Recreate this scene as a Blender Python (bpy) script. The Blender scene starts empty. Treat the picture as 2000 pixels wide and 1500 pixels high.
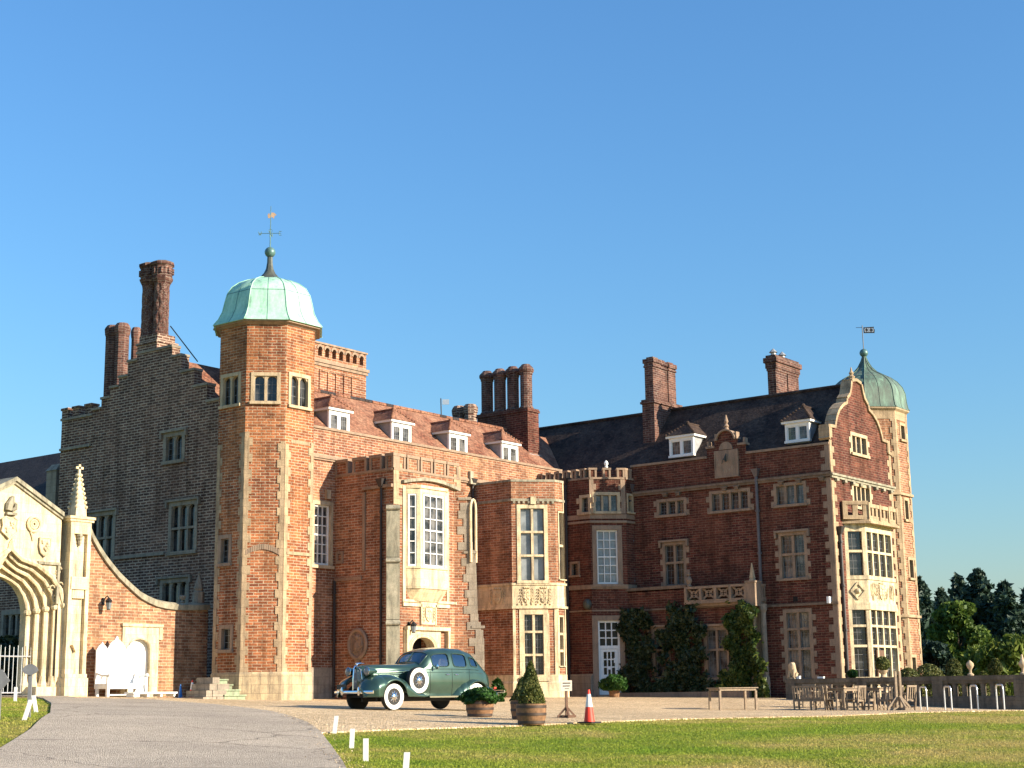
import bpy, math, random
import numpy as np
from mathutils import Vector, Matrix
from mathutils.geometry import delaunay_2d_cdt
R = math.radians
random.seed(7); rng = np.random.default_rng(7)
scene = bpy.context.scene
COL = scene.collection

# ------------------------------------------------------------------ camera
F_PX, PITCH, YAW, ROLL = 3004., 0.200074345, 0.656965047, -0.01340085
EYE = np.array([0., 0., 1.6])
FWD = np.array([math.cos(YAW)*math.cos(PITCH), math.sin(YAW)*math.cos(PITCH), math.sin(PITCH)])
_r = np.array([math.sin(YAW), -math.cos(YAW), 0.]); _u = np.cross(_r, FWD)
RGT = math.cos(ROLL)*_r + math.sin(ROLL)*_u
UPV = -math.sin(ROLL)*_r + math.cos(ROLL)*_u
cam = bpy.data.cameras.new("camera"); cam_o = bpy.data.objects.new("camera", cam); COL.objects.link(cam_o)
cam.sensor_width = 36.; cam.sensor_fit = 'HORIZONTAL'; cam.lens = 36.*F_PX/2000.
cam.clip_start = .1; cam.clip_end = 3000.
cam_o.matrix_world = Matrix(((RGT[0], UPV[0], -FWD[0], EYE[0]), (RGT[1], UPV[1], -FWD[1], EYE[1]), (RGT[2], UPV[2], -FWD[2], EYE[2]), (0, 0, 0, 1)))
scene.camera = cam_o

# ------------------------------------------------------------------ light
SUN_EL = R(21.); SUN_H = np.array([.255, -.967])           # horizontal direction towards the sun
w = bpy.data.worlds.new("World"); scene.world = w; w.use_nodes = True
nt = w.node_tree; bg = nt.nodes["Background"]
sky = nt.nodes.new("ShaderNodeTexSky"); sky.sky_type = 'NISHITA'; sky.sun_disc = False
sky.sun_elevation = SUN_EL; sky.sun_rotation = math.atan2(SUN_H[0], SUN_H[1])
sky.air_density = 1.7; sky.dust_density = 0.3; sky.ozone_density = 10.0; sky.altitude = 0
nt.links.new(sky.outputs[0], bg.inputs[0]); bg.inputs[1].default_value = .10
sl = bpy.data.lights.new("sun", 'SUN'); sl.energy = 5.0; sl.angle = R(.5); sl.color = (1., .86, .66)
so = bpy.data.objects.new("sun", sl); COL.objects.link(so)
_s = Vector((SUN_H[0]*math.cos(SUN_EL), SUN_H[1]*math.cos(SUN_EL), math.sin(SUN_EL)))
so.rotation_euler = _s.to_track_quat('Z', 'Y').to_euler(); so.location = (40, -60, 60)
vs = scene.view_settings; vs.view_transform = 'Standard'; vs.look = 'None'; vs.exposure = 1.15; vs.gamma = 1

# ------------------------------------------------------------------ measuring helpers
def ray(x, y): return FWD*F_PX + RGT*(x-1000.) - UPV*(y-750.)
def onD(x, y, D):
    d = ray(x, y); return EYE + d*(D/math.hypot(d[0], d[1]))
def on_line(x, y, p, t):                 # vertical plane through p along t
    d = ray(x, y); n = np.array([-t[1], t[0]]); k = ((np.array(p[:2])-EYE[:2])@n)/(d[:2]@n)
    return EYE + d*k

# ------------------------------------------------------------------ ground
_cp = []
for x, y, D in ((1150,1414,36.3),(1037,1417,35.6),(937,1402,40),(765,1391,42.5),(695,1388,42.5),(860,1389,45.5),(500,1371,54.5),(420,1366,54.5),
                (655,1435,32.5),(688,1465,29),(715,1490,25),(28,1370,47),(52,1403,33),(70,1392,37),(1430,1389,53.5),(1600,1389,54.5),
                (1740,1390,53),(1800,1388,51.5),(1955,1386,50),(1300,1364,67.5),(1540,1366,62),(1990,1392,57),(1190,1362,67),(650,1368,58.5),
                (1050,1366,63),(160,1362,54),(300,1364,56),(0,1362,52)):
    _cp.append(onD(x, y, D))
for x, y, z in ((0,0,0),(8,8,.25),(14,4,.2),(4,14,.3),(22,9,.35),(60,5,.6),(70,20,.9),(80,30,1.2),(70,60,1.6),(25,60,1.9),(20,45,1.75),(30,75,1.9),(-20,30,.8),(10,40,1.5),(40,-20,.2),(-20,-20,-.2),(100,50,1.6),(100,0,1.0)):
    _cp.append(np.array([x, y, z], float))
_cp = np.array(_cp)
def _tps(r2): return np.where(r2 > 1e-9, r2*np.log(np.maximum(r2, 1e-9)), 0.)
_n = len(_cp); _A = np.zeros((_n+3, _n+3))
_A[:_n, :_n] = _tps(((_cp[:, None, :2]-_cp[None, :, :2])**2).sum(-1)) + np.eye(_n)*25.
_A[:_n, _n] = 1; _A[:_n, _n+1:] = _cp[:, :2]; _A[_n:, :_n] = _A[:_n, _n:].T
_sol = np.linalg.solve(_A, np.concatenate([_cp[:, 2], np.zeros(3)]))
def gz(x, y):
    x = np.asarray(x, float); y = np.asarray(y, float)
    xc = np.clip(x, -25, 105); yc = np.clip(y, -25, 80)
    r2 = (xc[..., None]-_cp[:, 0])**2 + (yc[..., None]-_cp[:, 1])**2
    return _tps(r2)@_sol[:_n] + _sol[_n] + _sol[_n+1]*xc + _sol[_n+2]*yc
def G(x, y, far=90.):                    # pixel -> point on the ground
    d = ray(x, y); d = d/math.hypot(d[0], d[1]); t = np.arange(8., far, .1)
    p = EYE[None]+d[None]*t[:, None]; h = p[:, 2]-gz(p[:, 0], p[:, 1]); k = int(np.argmax(h < 0)) if (h < 0).any() else len(t)-1
    q = p[k]; return np.array([q[0], q[1], float(gz(q[0], q[1]))])
def GD(x, D):                            # point on the ground in the column x at distance D
    d = ray(x, 1360); d = d[:2]/math.hypot(d[0], d[1])*D; return np.array([d[0], d[1], float(gz(d[0], d[1]))])

# ------------------------------------------------------------------ materials
def mat(name, build):
    m = bpy.data.materials.new(name); m.use_nodes = True; n = m.node_tree
    build(n, n.nodes["Principled BSDF"], n.nodes["Material Output"]); return m
def N(n, t, **kw):
    o = n.nodes.new(t)
    for k, v in kw.items():
        if k in o.inputs: o.inputs[k].default_value = v
        else: setattr(o, k, v)
    return o
def coord(n, kind='Object'):
    return n.nodes.new("ShaderNodeTexCoord").outputs[kind]
def noise(n, vec, scale, detail=4., rough=.6):
    t = N(n, "ShaderNodeTexNoise"); t.inputs['Scale'].default_value = scale; t.inputs['Detail'].default_value = detail; t.inputs['Roughness'].default_value = rough
    n.links.new(vec, t.inputs['Vector']); return t.outputs['Fac']
def ramp(n, fac, stops):
    r = n.nodes.new("ShaderNodeValToRGB"); e = r.color_ramp.elements
    while len(e) < len(stops): e.new(.5)
    for k, (p, c) in enumerate(stops):
        e[k].position = p; e[k].color = (c[0], c[1], c[2], 1) if hasattr(c, '__len__') else (c, c, c, 1)
    n.links.new(fac, r.inputs[0]); return r.outputs[0]
def mix(n, fac, a, b, mode='MIX'):
    m = n.nodes.new("ShaderNodeMix"); m.data_type = 'RGBA'; m.blend_type = mode
    for s, v in ((m.inputs[0], fac), (m.inputs[6], a), (m.inputs[7], b)):
        if isinstance(v, (int, float)): s.default_value = v
        elif isinstance(v, (tuple, list)): s.default_value = (v[0], v[1], v[2], 1)
        else: n.links.new(v, s)
    return m.outputs[2]
def mul(n, a, b):
    m = N(n, "ShaderNodeMath", operation='MULTIPLY')
    for s, v in ((m.inputs[0], a), (m.inputs[1], b)):
        if isinstance(v, (int, float)): s.default_value = v
        else: n.links.new(v, s)
    return m.outputs[0]
def bump(n, bs, h, strength=.4, dist=.02):
    b = N(n, "ShaderNodeBump"); b.inputs['Strength'].default_value = strength; b.inputs['Distance'].default_value = dist
    n.links.new(h, b.inputs['Height']); n.links.new(b.outputs[0], bs.inputs['Normal'])
def brick_mat(name, c1, c2, mortar, patch, dark=.45, bw=.33, bh=.105, ms=.016):
    def b(n, bs, out):
        uv = coord(n, 'UV'); ob = coord(n, 'Object')
        wob = N(n, "ShaderNodeVectorMath", operation='MULTIPLY_ADD')      # slightly uneven courses
        nz = N(n, "ShaderNodeTexNoise"); nz.inputs['Scale'].default_value = 2.5; n.links.new(uv, nz.inputs['Vector'])
        n.links.new(nz.outputs['Color'], wob.inputs[0]); wob.inputs[1].default_value = (.03, .03, 0); n.links.new(uv, wob.inputs[2])
        t = N(n, "ShaderNodeTexBrick"); t.inputs['Scale'].default_value = 1.
        t.inputs['Brick Width'].default_value = bw; t.inputs['Row Height'].default_value = bh; t.inputs['Mortar Size'].default_value = ms; t.inputs['Mortar Smooth'].default_value = .3
        t.inputs['Bias'].default_value = -.1
        t.inputs['Color1'].default_value = (*c1, 1); t.inputs['Color2'].default_value = (*c2, 1); t.inputs['Mortar'].default_value = (*mortar, 1)
        n.links.new(wob.outputs[0], t.inputs['Vector'])
        big = noise(n, ob, .55, 5, .65); c = mix(n, mul(n, ramp(n, big, ((.38, 0), (.66, 1))), .65), t.outputs['Color'], mix(n, .75, t.outputs['Color'], patch, 'MIX'))
        t2 = N(n, "ShaderNodeTexBrick"); t2.inputs['Scale'].default_value = 1.; t2.inputs['Brick Width'].default_value = bw; t2.inputs['Row Height'].default_value = bh; t2.inputs['Mortar Size'].default_value = 0.; t2.inputs['Bias'].default_value = .25      # scattered dark headers
        t2.inputs['Color1'].default_value = (1.12, 1.1, 1.05, 1); t2.inputs['Color2'].default_value = (.42, .40, .42, 1); n.links.new(wob.outputs[0], t2.inputs['Vector']); c = mix(n, .5, c, t2.outputs['Color'], 'MULTIPLY')
        mp = N(n, "ShaderNodeMapping"); mp.inputs['Scale'].default_value = (1.6, 1.6, .22); n.links.new(ob, mp.inputs[0]); sk = noise(n, mp.outputs[0], 1.3, 7, .72); c = mix(n, .8, c, ramp(n, sk, ((.36, (.50, .46, .44)), (.52, (1., 1., 1.)), (.68, (1.22, 1.2, 1.16)))), 'MULTIPLY')
        st = noise(n, ob, 1.7, 6, .7); c = mix(n, ramp(n, st, ((.34, .55), (.5, 0))), c, mix(n, 1., c, (dark, dark, dark), 'MULTIPLY'))
        fine = noise(n, uv, 11, 3, .7); c = mix(n, .55, c, ramp(n, fine, ((.25, (.3, .3, .3)), (.75, (1.35, 1.35, 1.35)))), 'MULTIPLY')
        lich = noise(n, ob, 6., 6, .75); c = mix(n, ramp(n, lich, ((.62, 0), (.74, .5))), c, (.5, .42, .3))
        n.links.new(c, bs.inputs['Base Color']); bs.inputs['Roughness'].default_value = .92; bs.inputs['Specular IOR Level'].default_value = .15
        inv = N(n, "ShaderNodeMath", operation='SUBTRACT'); inv.inputs[0].default_value = 1.; n.links.new(t.outputs['Fac'], inv.inputs[1])
        add = N(n, "ShaderNodeMath", operation='ADD'); n.links.new(inv.outputs[0], add.inputs[0]); n.links.new(fine, add.inputs[1])
        bump(n, bs, add.outputs[0], .7, .02)
    return mat(name, b)
def stone_mat(name, c, c2, blocks=True, bump_s=.35, dirt=(.16, .13, .1), joint=.75):
    def b(n, bs, out):
        ob = coord(n); uv = coord(n, 'UV')
        a = noise(n, ob, 2.2, 6, .65); col = mix(n, ramp(n, a, ((.35, 0), (.7, 1))), c, c2)
        if blocks:
            t = N(n, "ShaderNodeTexBrick"); t.inputs['Scale'].default_value = 1.; t.inputs['Brick Width'].default_value = .62; t.inputs['Row Height'].default_value = .3
            t.inputs['Mortar Size'].default_value = .008; t.inputs['Color1'].default_value = (.8, .8, .8, 1); t.inputs['Color2'].default_value = (1.08, 1.05, 1., 1); t.inputs['Mortar'].default_value = (joint*.75, joint*.7, joint*.66, 1)
            n.links.new(uv, t.inputs['Vector']); col = mix(n, .8, col, t.outputs['Color'], 'MULTIPLY')
        mp = N(n, "ShaderNodeMapping"); mp.inputs['Scale'].default_value = (3., 3., .5); n.links.new(ob, mp.inputs[0])
        s = noise(n, mp.outputs[0], 1.6, 6, .7); col = mix(n, ramp(n, s, ((.46, 0), (.68, .75))), col, dirt)
        li = noise(n, ob, 5.5, 6, .75); col = mix(n, ramp(n, li, ((.60, 0), (.72, .4))), col, (.30, .27, .17))
        f = noise(n, ob, 22, 4, .7); col = mix(n, .5, col, ramp(n, f, ((.3, (.62, .62, .62)), (.7, (1.2, 1.2, 1.2)))), 'MULTIPLY')
        n.links.new(col, bs.inputs['Base Color']); bs.inputs['Roughness'].default_value = .88; bs.inputs['Specular IOR Level'].default_value = .2
        bump(n, bs, f, bump_s, .03)
    return mat(name, b)
def plain(name, c, rough=.5, metal=0., var=.25, scale=6., spec=.4, bmp=0., coat=0.):
    def b(n, bs, out):
        f = noise(n, coord(n), scale, 5, .65)
        col = mix(n, 1., c, ramp(n, f, ((.25, 1-var), (.75, 1+var))), 'MULTIPLY')
        n.links.new(col, bs.inputs['Base Color']); bs.inputs['Roughness'].default_value = rough; bs.inputs['Metallic'].default_value = metal; bs.inputs['Specular IOR Level'].default_value = spec
        bs.inputs['Coat Weight'].default_value = coat; bs.inputs['Coat Roughness'].default_value = .04
        if bmp: bump(n, bs, f, bmp, .02)
    return mat(name, b)
def tile_mat(name, c1, c2, mott, mm=.6):
    def b(n, bs, out):
        uv = coord(n, 'UV'); ob = coord(n)
        nz = N(n, "ShaderNodeTexNoise"); nz.inputs['Scale'].default_value = 1.5; n.links.new(uv, nz.inputs['Vector'])
        wob = N(n, "ShaderNodeVectorMath", operation='MULTIPLY_ADD'); n.links.new(nz.outputs['Color'], wob.inputs[0]); wob.inputs[1].default_value = (.05, .08, 0); n.links.new(uv, wob.inputs[2])
        t = N(n, "ShaderNodeTexBrick"); t.inputs['Scale'].default_value = 1.; t.inputs['Brick Width'].default_value = .19; t.inputs['Row Height'].default_value = .13; t.inputs['Mortar Size'].default_value = .012
        t.inputs['Color1'].default_value = (*c1, 1); t.inputs['Color2'].default_value = (*c2, 1); t.inputs['Mortar'].default_value = (c1[0]*.3, c1[1]*.3, c1[2]*.3, 1); n.links.new(wob.outputs[0], t.inputs['Vector'])
        a = noise(n, ob, 1.1, 7, .72); col = mix(n, mul(n, ramp(n, a, ((.4, 0), (.62, 1))), mm), t.outputs['Color'], mott)
        f = noise(n, uv, 7, 3, .7); col = mix(n, .75, col, ramp(n, f, ((.28, (.25, .25, .25)), (.72, (1.5, 1.5, 1.5)))), 'MULTIPLY')
        n.links.new(col, bs.inputs['Base Color']); bs.inputs['Roughness'].default_value = .85; bs.inputs['Specular IOR Level'].default_value = .25
        add = N(n, "ShaderNodeMath", operation='SUBTRACT'); n.links.new(f, add.inputs[0]); n.links.new(t.outputs['Fac'], add.inputs[1])
        bump(n, bs, add.outputs[0], .8, .035)
    return mat(name, b)
def glass_mat(name, c, rough=.04, bs_=.05, cell=5., spec=.6, var=(.3, 2.2)):
    def b(n, bs, out):
        v = N(n, "ShaderNodeTexVoronoi"); v.inputs['Scale'].default_value = cell; n.links.new(coord(n), v.inputs['Vector'])
        f = noise(n, coord(n), 2.5, 3, .5)
        col = mix(n, 1., c, ramp(n, f, ((.38, var[0]), (.62, var[1]))), 'MULTIPLY'); n.links.new(col, bs.inputs['Base Color'])
        bs.inputs['Roughness'].default_value = rough; bs.inputs['Specular IOR Level'].default_value = spec
        bump(n, bs, v.outputs['Color'], bs_, .05)
    return mat(name, b)
def leaf_mat(name, c1, c2, c3, trans=.25, rough=.55):
    def b(n, bs, out):
        g = n.nodes.new("ShaderNodeNewGeometry")
        col = ramp(n, g.outputs['Random Per Island'], ((0., c1), (.55, c2), (1., c3)))
        big = noise(n, coord(n), .9, 3, .5); col = mix(n, .6, col, ramp(n, big, ((.3, .5), (.7, 1.4))), 'MULTIPLY')
        n.links.new(col, bs.inputs['Base Color']); bs.inputs['Roughness'].default_value = rough; bs.inputs['Specular IOR Level'].default_value = .25
        t = N(n, "ShaderNodeBsdfTranslucent"); n.links.new(col, t.inputs[0]); ms = n.nodes.new("ShaderNodeMixShader"); ms.inputs[0].default_value = trans
        n.links.new(bs.outputs[0], ms.inputs[1]); n.links.new(t.outputs[0], ms.inputs[2]); n.links.new(ms.outputs[0], out.inputs[0])
    return mat(name, b)

M = {}
M['brick'] = brick_mat('red_brick', (0.43, 0.165, 0.088), (0.28, 0.098, 0.058), (0.58, 0.45, 0.33), (0.54, 0.30, 0.165), ms=.018)
M['brick_gold'] = brick_mat('orange_brick', (0.44, 0.145, 0.065), (0.275, 0.084, 0.044), (0.58, 0.45, 0.31), (0.54, 0.23, 0.085), ms=.018)
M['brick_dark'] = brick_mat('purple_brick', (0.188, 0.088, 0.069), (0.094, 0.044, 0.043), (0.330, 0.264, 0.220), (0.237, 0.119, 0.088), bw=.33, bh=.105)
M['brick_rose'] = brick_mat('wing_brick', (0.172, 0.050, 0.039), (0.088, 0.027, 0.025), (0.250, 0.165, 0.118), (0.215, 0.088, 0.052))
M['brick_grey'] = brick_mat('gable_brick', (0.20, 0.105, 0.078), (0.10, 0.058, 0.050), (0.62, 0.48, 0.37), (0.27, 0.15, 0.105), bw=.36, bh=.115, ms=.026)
M['brick_wall'] = brick_mat('garden_brick', (0.48, 0.235, 0.135), (0.32, 0.135, 0.078), (0.60, 0.48, 0.33), (0.55, 0.33, 0.17))
M['stone'] = stone_mat('limestone', (.49, .37, .24), (.38, .28, .18), dirt=(.18, .13, .085))
M['stone_dull'] = stone_mat('dull_brown_stone', (.25, .18, .13), (.18, .13, .095), blocks=False, dirt=(.09, .07, .05))  # darker, browner stone for the right wing cornice and coping
M['stone_plain'] = stone_mat('limestone_dressed', (.56, .44, .29), (.46, .35, .22), blocks=False, dirt=(.2, .15, .1))
M['stone_pale'] = stone_mat('limestone_gate', (.74, .63, .43), (.66, .54, .34), blocks=True, joint=1.)
M['stone_pink'] = stone_mat('sandstone', (.36, .255, .18), (.27, .19, .135), blocks=False)
M['stone_grey'] = stone_mat('weathered_stone', (.36, .31, .25), (.28, .24, .19))
M['stone_old'] = stone_mat('lichened_stone', (.40, .36, .27), (.24, .23, .17), blocks=False, dirt=(.09, .08, .06))
M['stone_shade'] = stone_mat('shade_darkened_stone', (.21, .175, .135), (.14, .12, .09), dirt=(.06, .05, .04))  # balustrade stone, its shade put into the base colour
M['stone_green'] = stone_mat('green_stained_stone', (.32, .38, .25), (.22, .29, .18), blocks=False)
M['rubble'] = stone_mat('plinth_stone', (.58, .46, .29), (.40, .31, .20), joint=.5)
M['tile'] = tile_mat('red_clay_tile', (.30, .12, .07), (.15, .06, .04), (.40, .22, .14), .7)
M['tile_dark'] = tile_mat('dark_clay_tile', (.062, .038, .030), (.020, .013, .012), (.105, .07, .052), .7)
M['slate'] = tile_mat('brown_slate', (.05, .042, .045), (.035, .03, .034), (.075, .06, .055))
def _cop(n, bs, out):
    ob = coord(n); mp = N(n, "ShaderNodeMapping"); mp.inputs['Scale'].default_value = (2.2, 2.2, .45); n.links.new(ob, mp.inputs[0])
    a = noise(n, mp.outputs[0], 1.8, 6, .7); col = ramp(n, a, ((.26, (.10, .20, .14)), (.42, (.30, .54, .40)), (.6, (.40, .66, .50)), (.8, (.50, .72, .57))))
    f = noise(n, ob, 9, 5, .7); col = mix(n, .5, col, ramp(n, f, ((.3, .7), (.7, 1.15))), 'MULTIPLY')
    n.links.new(col, bs.inputs['Base Color']); bs.inputs['Roughness'].default_value = .55; bs.inputs['Specular IOR Level'].default_value = .35; bump(n, bs, a, .15, .03)
M['copper'] = mat('verdigris_copper', _cop)
def _cop2(n, bs, out):
    ob = coord(n); mp = N(n, "ShaderNodeMapping"); mp.inputs['Scale'].default_value = (2.6, 2.6, .5); n.links.new(ob, mp.inputs[0])
    a = noise(n, mp.outputs[0], 1.7, 6, .75); col = ramp(n, a, ((.36, (.085, .10, .08)), (.52, (.11, .17, .125)), (.70, (.20, .33, .235))))
    n.links.new(col, bs.inputs['Base Color']); bs.inputs['Roughness'].default_value = .5; bump(n, bs, a, .15, .03)
M['copper2'] = mat('streaked_copper', _cop2)
M['bronze'] = plain('dark_copper', (.09, .10, .085), .5, .3, .35)
M['patina'] = plain('patina_ball', (.10, .19, .18), .45, .3, .35)
M['lead'] = plain('lead_came', (.16, .165, .17), .6, .0)
M['leadgrey'] = plain('lead_sheet', (.30, .31, .32), .55, .2)
M['iron'] = plain('black_iron', (.022, .022, .024), .45, .2, .2)
M['pipe'] = plain('downpipe_paint', (.035, .03, .03), .5)
M['pipe_lead'] = plain('lead_pipe', (.13, .12, .13), .5, .3)
M['white'] = plain('white_paint', (.76, .76, .74), .45, 0, .06)
M['glass'] = glass_mat('window_glass', (.020, .021, .022), .05, .14, 4.)
M['glass_pale'] = glass_mat('blinded_glass', (.20, .22, .235), .1, .04, var=(.75, 1.2))
M['glass_grey'] = glass_mat('curtained_glass', (.075, .072, .068), .08, .12, 4.)
M['glass_black'] = glass_mat('dim_glass', (.012, .011, .010), .12, .02, spec=.2)
M['dark'] = plain('dark_interior', (.012, .010, .009), .9)
M['wood'] = plain('weathered_teak', (.25, .19, .13), .75, 0, .4, 14, bmp=.3)
M['wood_dark'] = plain('dark_oak', (.14, .075, .045), .6, 0, .3, 10)  # dark brown is the oak's own colour
M['barrel'] = plain('oak_stave', (.20, .105, .05), .75, 0, .55, 9, bmp=.4)
M['hoop'] = plain('rusted_hoop', (.07, .05, .04), .6, .5)
M['chrome'] = plain('chrome', (.75, .76, .78), .08, 1., .03)
M['steel'] = plain('galvanised_tube', (.62, .63, .64), .3, .6, .1)
M['rubber'] = plain('tyre_rubber', (.018, .018, .018), .7)
M['whitewall'] = plain('whitewall', (.78, .77, .73), .6, 0, .08)
M['orange'] = plain('cone_red', (.75, .055, .03), .5, 0, .1)
M['conewhite'] = plain('cone_sleeve', (.80, .78, .76), .4, 0, .08)
M['blue'] = plain('cone_blue', (.03, .18, .50), .5)
M['sign_back'] = plain('sign_back', (.22, .22, .23), .5, .2)
M['sign_face'] = plain('sign_board', (.55, .5, .42), .6)
M['seat'] = plain('seat_cloth', (.12, .10, .08), .85)
def _paint(n, bs, out):
    bs.inputs['Base Color'].default_value = (.045, .135, .085, 1); bs.inputs['Metallic'].default_value = .45; bs.inputs['Roughness'].default_value = .28
    bs.inputs['Coat Weight'].default_value = 1.; bs.inputs['Coat Roughness'].default_value = .03
    f = noise(n, coord(n), 3, 5, .6); col = mix(n, 1., (.038, .080, .058), ramp(n, f, ((.3, .8), (.7, 1.15))), 'MULTIPLY'); n.links.new(col, bs.inputs['Base Color'])
M['paint'] = mat('green_car_paint', _paint)
M['paint_dark'] = plain('dark_green_roof', (.02, .045, .032), .25, .2, .1, coat=1.)
def _cg(n, bs, out):
    bs.inputs['Base Color'].default_value = (.02, .025, .025, 1); bs.inputs['Roughness'].default_value = .02
    t = N(n, "ShaderNodeBsdfTransparent"); t.inputs[0].default_value = (.78, .82, .80, 1); ms = n.nodes.new("ShaderNodeMixShader")
    lw = N(n, "ShaderNodeLayerWeight"); lw.inputs[0].default_value = .5; n.links.new(ramp(n, lw.outputs['Fresnel'], ((0., .14), (.6, .9))), ms.inputs[0])
    gl = N(n, "ShaderNodeBsdfGlossy"); gl.inputs['Roughness'].default_value = .02
    n.links.new(t.outputs[0], ms.inputs[1]); n.links.new(gl.outputs[0], ms.inputs[2]); n.links.new(ms.outputs[0], out.inputs[0])
M['carglass'] = mat('car_glass', _cg)
def _gravel(n, bs, out):
    ob = coord(n); v = N(n, "ShaderNodeTexVoronoi"); v.inputs['Scale'].default_value = 26.; n.links.new(ob, v.inputs['Vector'])
    v2 = N(n, "ShaderNodeTexVoronoi"); v2.inputs['Scale'].default_value = 9.; n.links.new(ob, v2.inputs['Vector'])
    c = ramp(n, v.outputs['Color'], ((0., (.38, .26, .145)), (.5, (.74, .56, .345)), (1., (.92, .77, .55))))
    b = noise(n, ob, .35, 6, .65); c = mix(n, .8, c, ramp(n, b, ((.3, (.74, .70, .66)), (.7, (1.12, 1.1, 1.06)))), 'MULTIPLY')
    c = mix(n, .5, c, ramp(n, v2.outputs['Color'], ((0., .5), (1., 1.4))), 'MULTIPLY')
    n.links.new(c, bs.inputs['Base Color']); bs.inputs['Roughness'].default_value = .95; bs.inputs['Specular IOR Level'].default_value = .1
    add = N(n, "ShaderNodeMath", operation='ADD'); n.links.new(v.outputs['Distance'], add.inputs[0]); n.links.new(v2.outputs['Distance'], add.inputs[1]); bump(n, bs, add.outputs[0], .9, .06)
M['gravel'] = mat('pale_gravel', _gravel)
def _asph(n, bs, out):
    ob = coord(n); v = N(n, "ShaderNodeTexVoronoi"); v.inputs['Scale'].default_value = 45.; n.links.new(ob, v.inputs['Vector'])
    c = ramp(n, v.outputs['Color'], ((0., (.24, .205, .162)), (.6, (.47, .405, .325)), (1., (.68, .59, .48))))
    b = noise(n, ob, .5, 6, .7); c = mix(n, .85, c, ramp(n, b, ((.3, (.78, .76, .74)), (.7, (1.18, 1.15, 1.1)))), 'MULTIPLY')
    ck = N(n, "ShaderNodeTexVoronoi", feature='DISTANCE_TO_EDGE'); ck.inputs['Scale'].default_value = .22
    mx = N(n, "ShaderNodeVectorMath", operation='MULTIPLY_ADD'); nz = N(n, "ShaderNodeTexNoise"); nz.inputs['Scale'].default_value = 1.3; nz.inputs['Detail'].default_value = 6; n.links.new(ob, nz.inputs['Vector'])
    n.links.new(nz.outputs['Color'], mx.inputs[0]); mx.inputs[1].default_value = (1.2, 1.2, 0); n.links.new(ob, mx.inputs[2]); n.links.new(mx.outputs[0], ck.inputs['Vector'])
    c = mix(n, ramp(n, ck.outputs['Distance'], ((.0, .6), (.012, 0))), c, (.05, .045, .04))
    n.links.new(c, bs.inputs['Base Color']); bs.inputs['Roughness'].default_value = .9; bs.inputs['Specular IOR Level'].default_value = .15; bump(n, bs, v.outputs['Distance'], .7, .03)
M['asphalt'] = mat('worn_asphalt', _asph)
M['asphalt_patch'] = plain('tarmac_patch', (.34, .30, .26), .9, 0, .35, 30, bmp=.5)
def _lawn(n, bs, out):
    ob = coord(n); b = noise(n, ob, .22, 6, .7); f = noise(n, ob, 14, 5, .75)
    c = ramp(n, b, ((.30, (.12, .20, .018)), (.46, (.20, .24, .034)), (.62, (.36, .29, .09))))
    c = mix(n, .8, c, ramp(n, f, ((.3, .45), (.7, 1.5))), 'MULTIPLY')
    n.links.new(c, bs.inputs['Base Color']); bs.inputs['Roughness'].default_value = .95; bs.inputs['Specular IOR Level'].default_value = .1; bump(n, bs, f, 1., .06)
M['lawn'] = mat('lawn', _lawn)
def _blade(n, bs, out):
    ob = coord(n); b = noise(n, ob, .22, 6, .7); g = n.nodes.new("ShaderNodeNewGeometry")
    c = ramp(n, b, ((.30, (.17, .27, .022)), (.46, (.27, .31, .042)), (.62, (.45, .36, .12))))
    c = mix(n, 1., c, ramp(n, g.outputs['Random Per Island'], ((0., .75), (1., 1.25))), 'MULTIPLY')
    n.links.new(c, bs.inputs['Base Color']); bs.inputs['Roughness'].default_value = .7; bs.inputs['Specular IOR Level'].default_value = .15
    t = N(n, "ShaderNodeBsdfTranslucent"); n.links.new(c, t.inputs[0]); ms = n.nodes.new("ShaderNodeMixShader"); ms.inputs[0].default_value = .35
    n.links.new(bs.outputs[0], ms.inputs[1]); n.links.new(t.outputs[0], ms.inputs[2]); n.links.new(ms.outputs[0], out.inputs[0])
M['blade'] = mat('grass_blade', _blade)
M['leaf_con'] = leaf_mat('conifer_needles', (.020, .042, .030), (.036, .068, .048), (.065, .105, .070), .15)
M['leaf_tree'] = leaf_mat('tree_leaves', (.04, .08, .014), (.085, .14, .024), (.15, .21, .04), .3)
M['leaf_willow'] = leaf_mat('willow_leaves', (.06, .10, .016), (.13, .18, .032), (.25, .29, .06), .35)
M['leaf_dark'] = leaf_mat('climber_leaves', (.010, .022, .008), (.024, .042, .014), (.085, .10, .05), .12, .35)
M['leaf_climb'] = leaf_mat('sun_tinted_climber_leaves', (.02, .042, .009), (.05, .085, .016), (.15, .175, .04), .25, .4)  # brighter copy of the climber leaves, sunlight put into the colour
M['leaf_box'] = leaf_mat('topiary_leaves', (.06, .085, .02), (.12, .14, .035), (.21, .20, .06), .2)
M['leaf_pot'] = leaf_mat('shrub_leaves', (.015, .05, .008), (.03, .09, .014), (.06, .14, .025), .3)
M['bark'] = plain('bark', (.06, .045, .032), .9, 0, .4, 8, bmp=.5)

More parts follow.
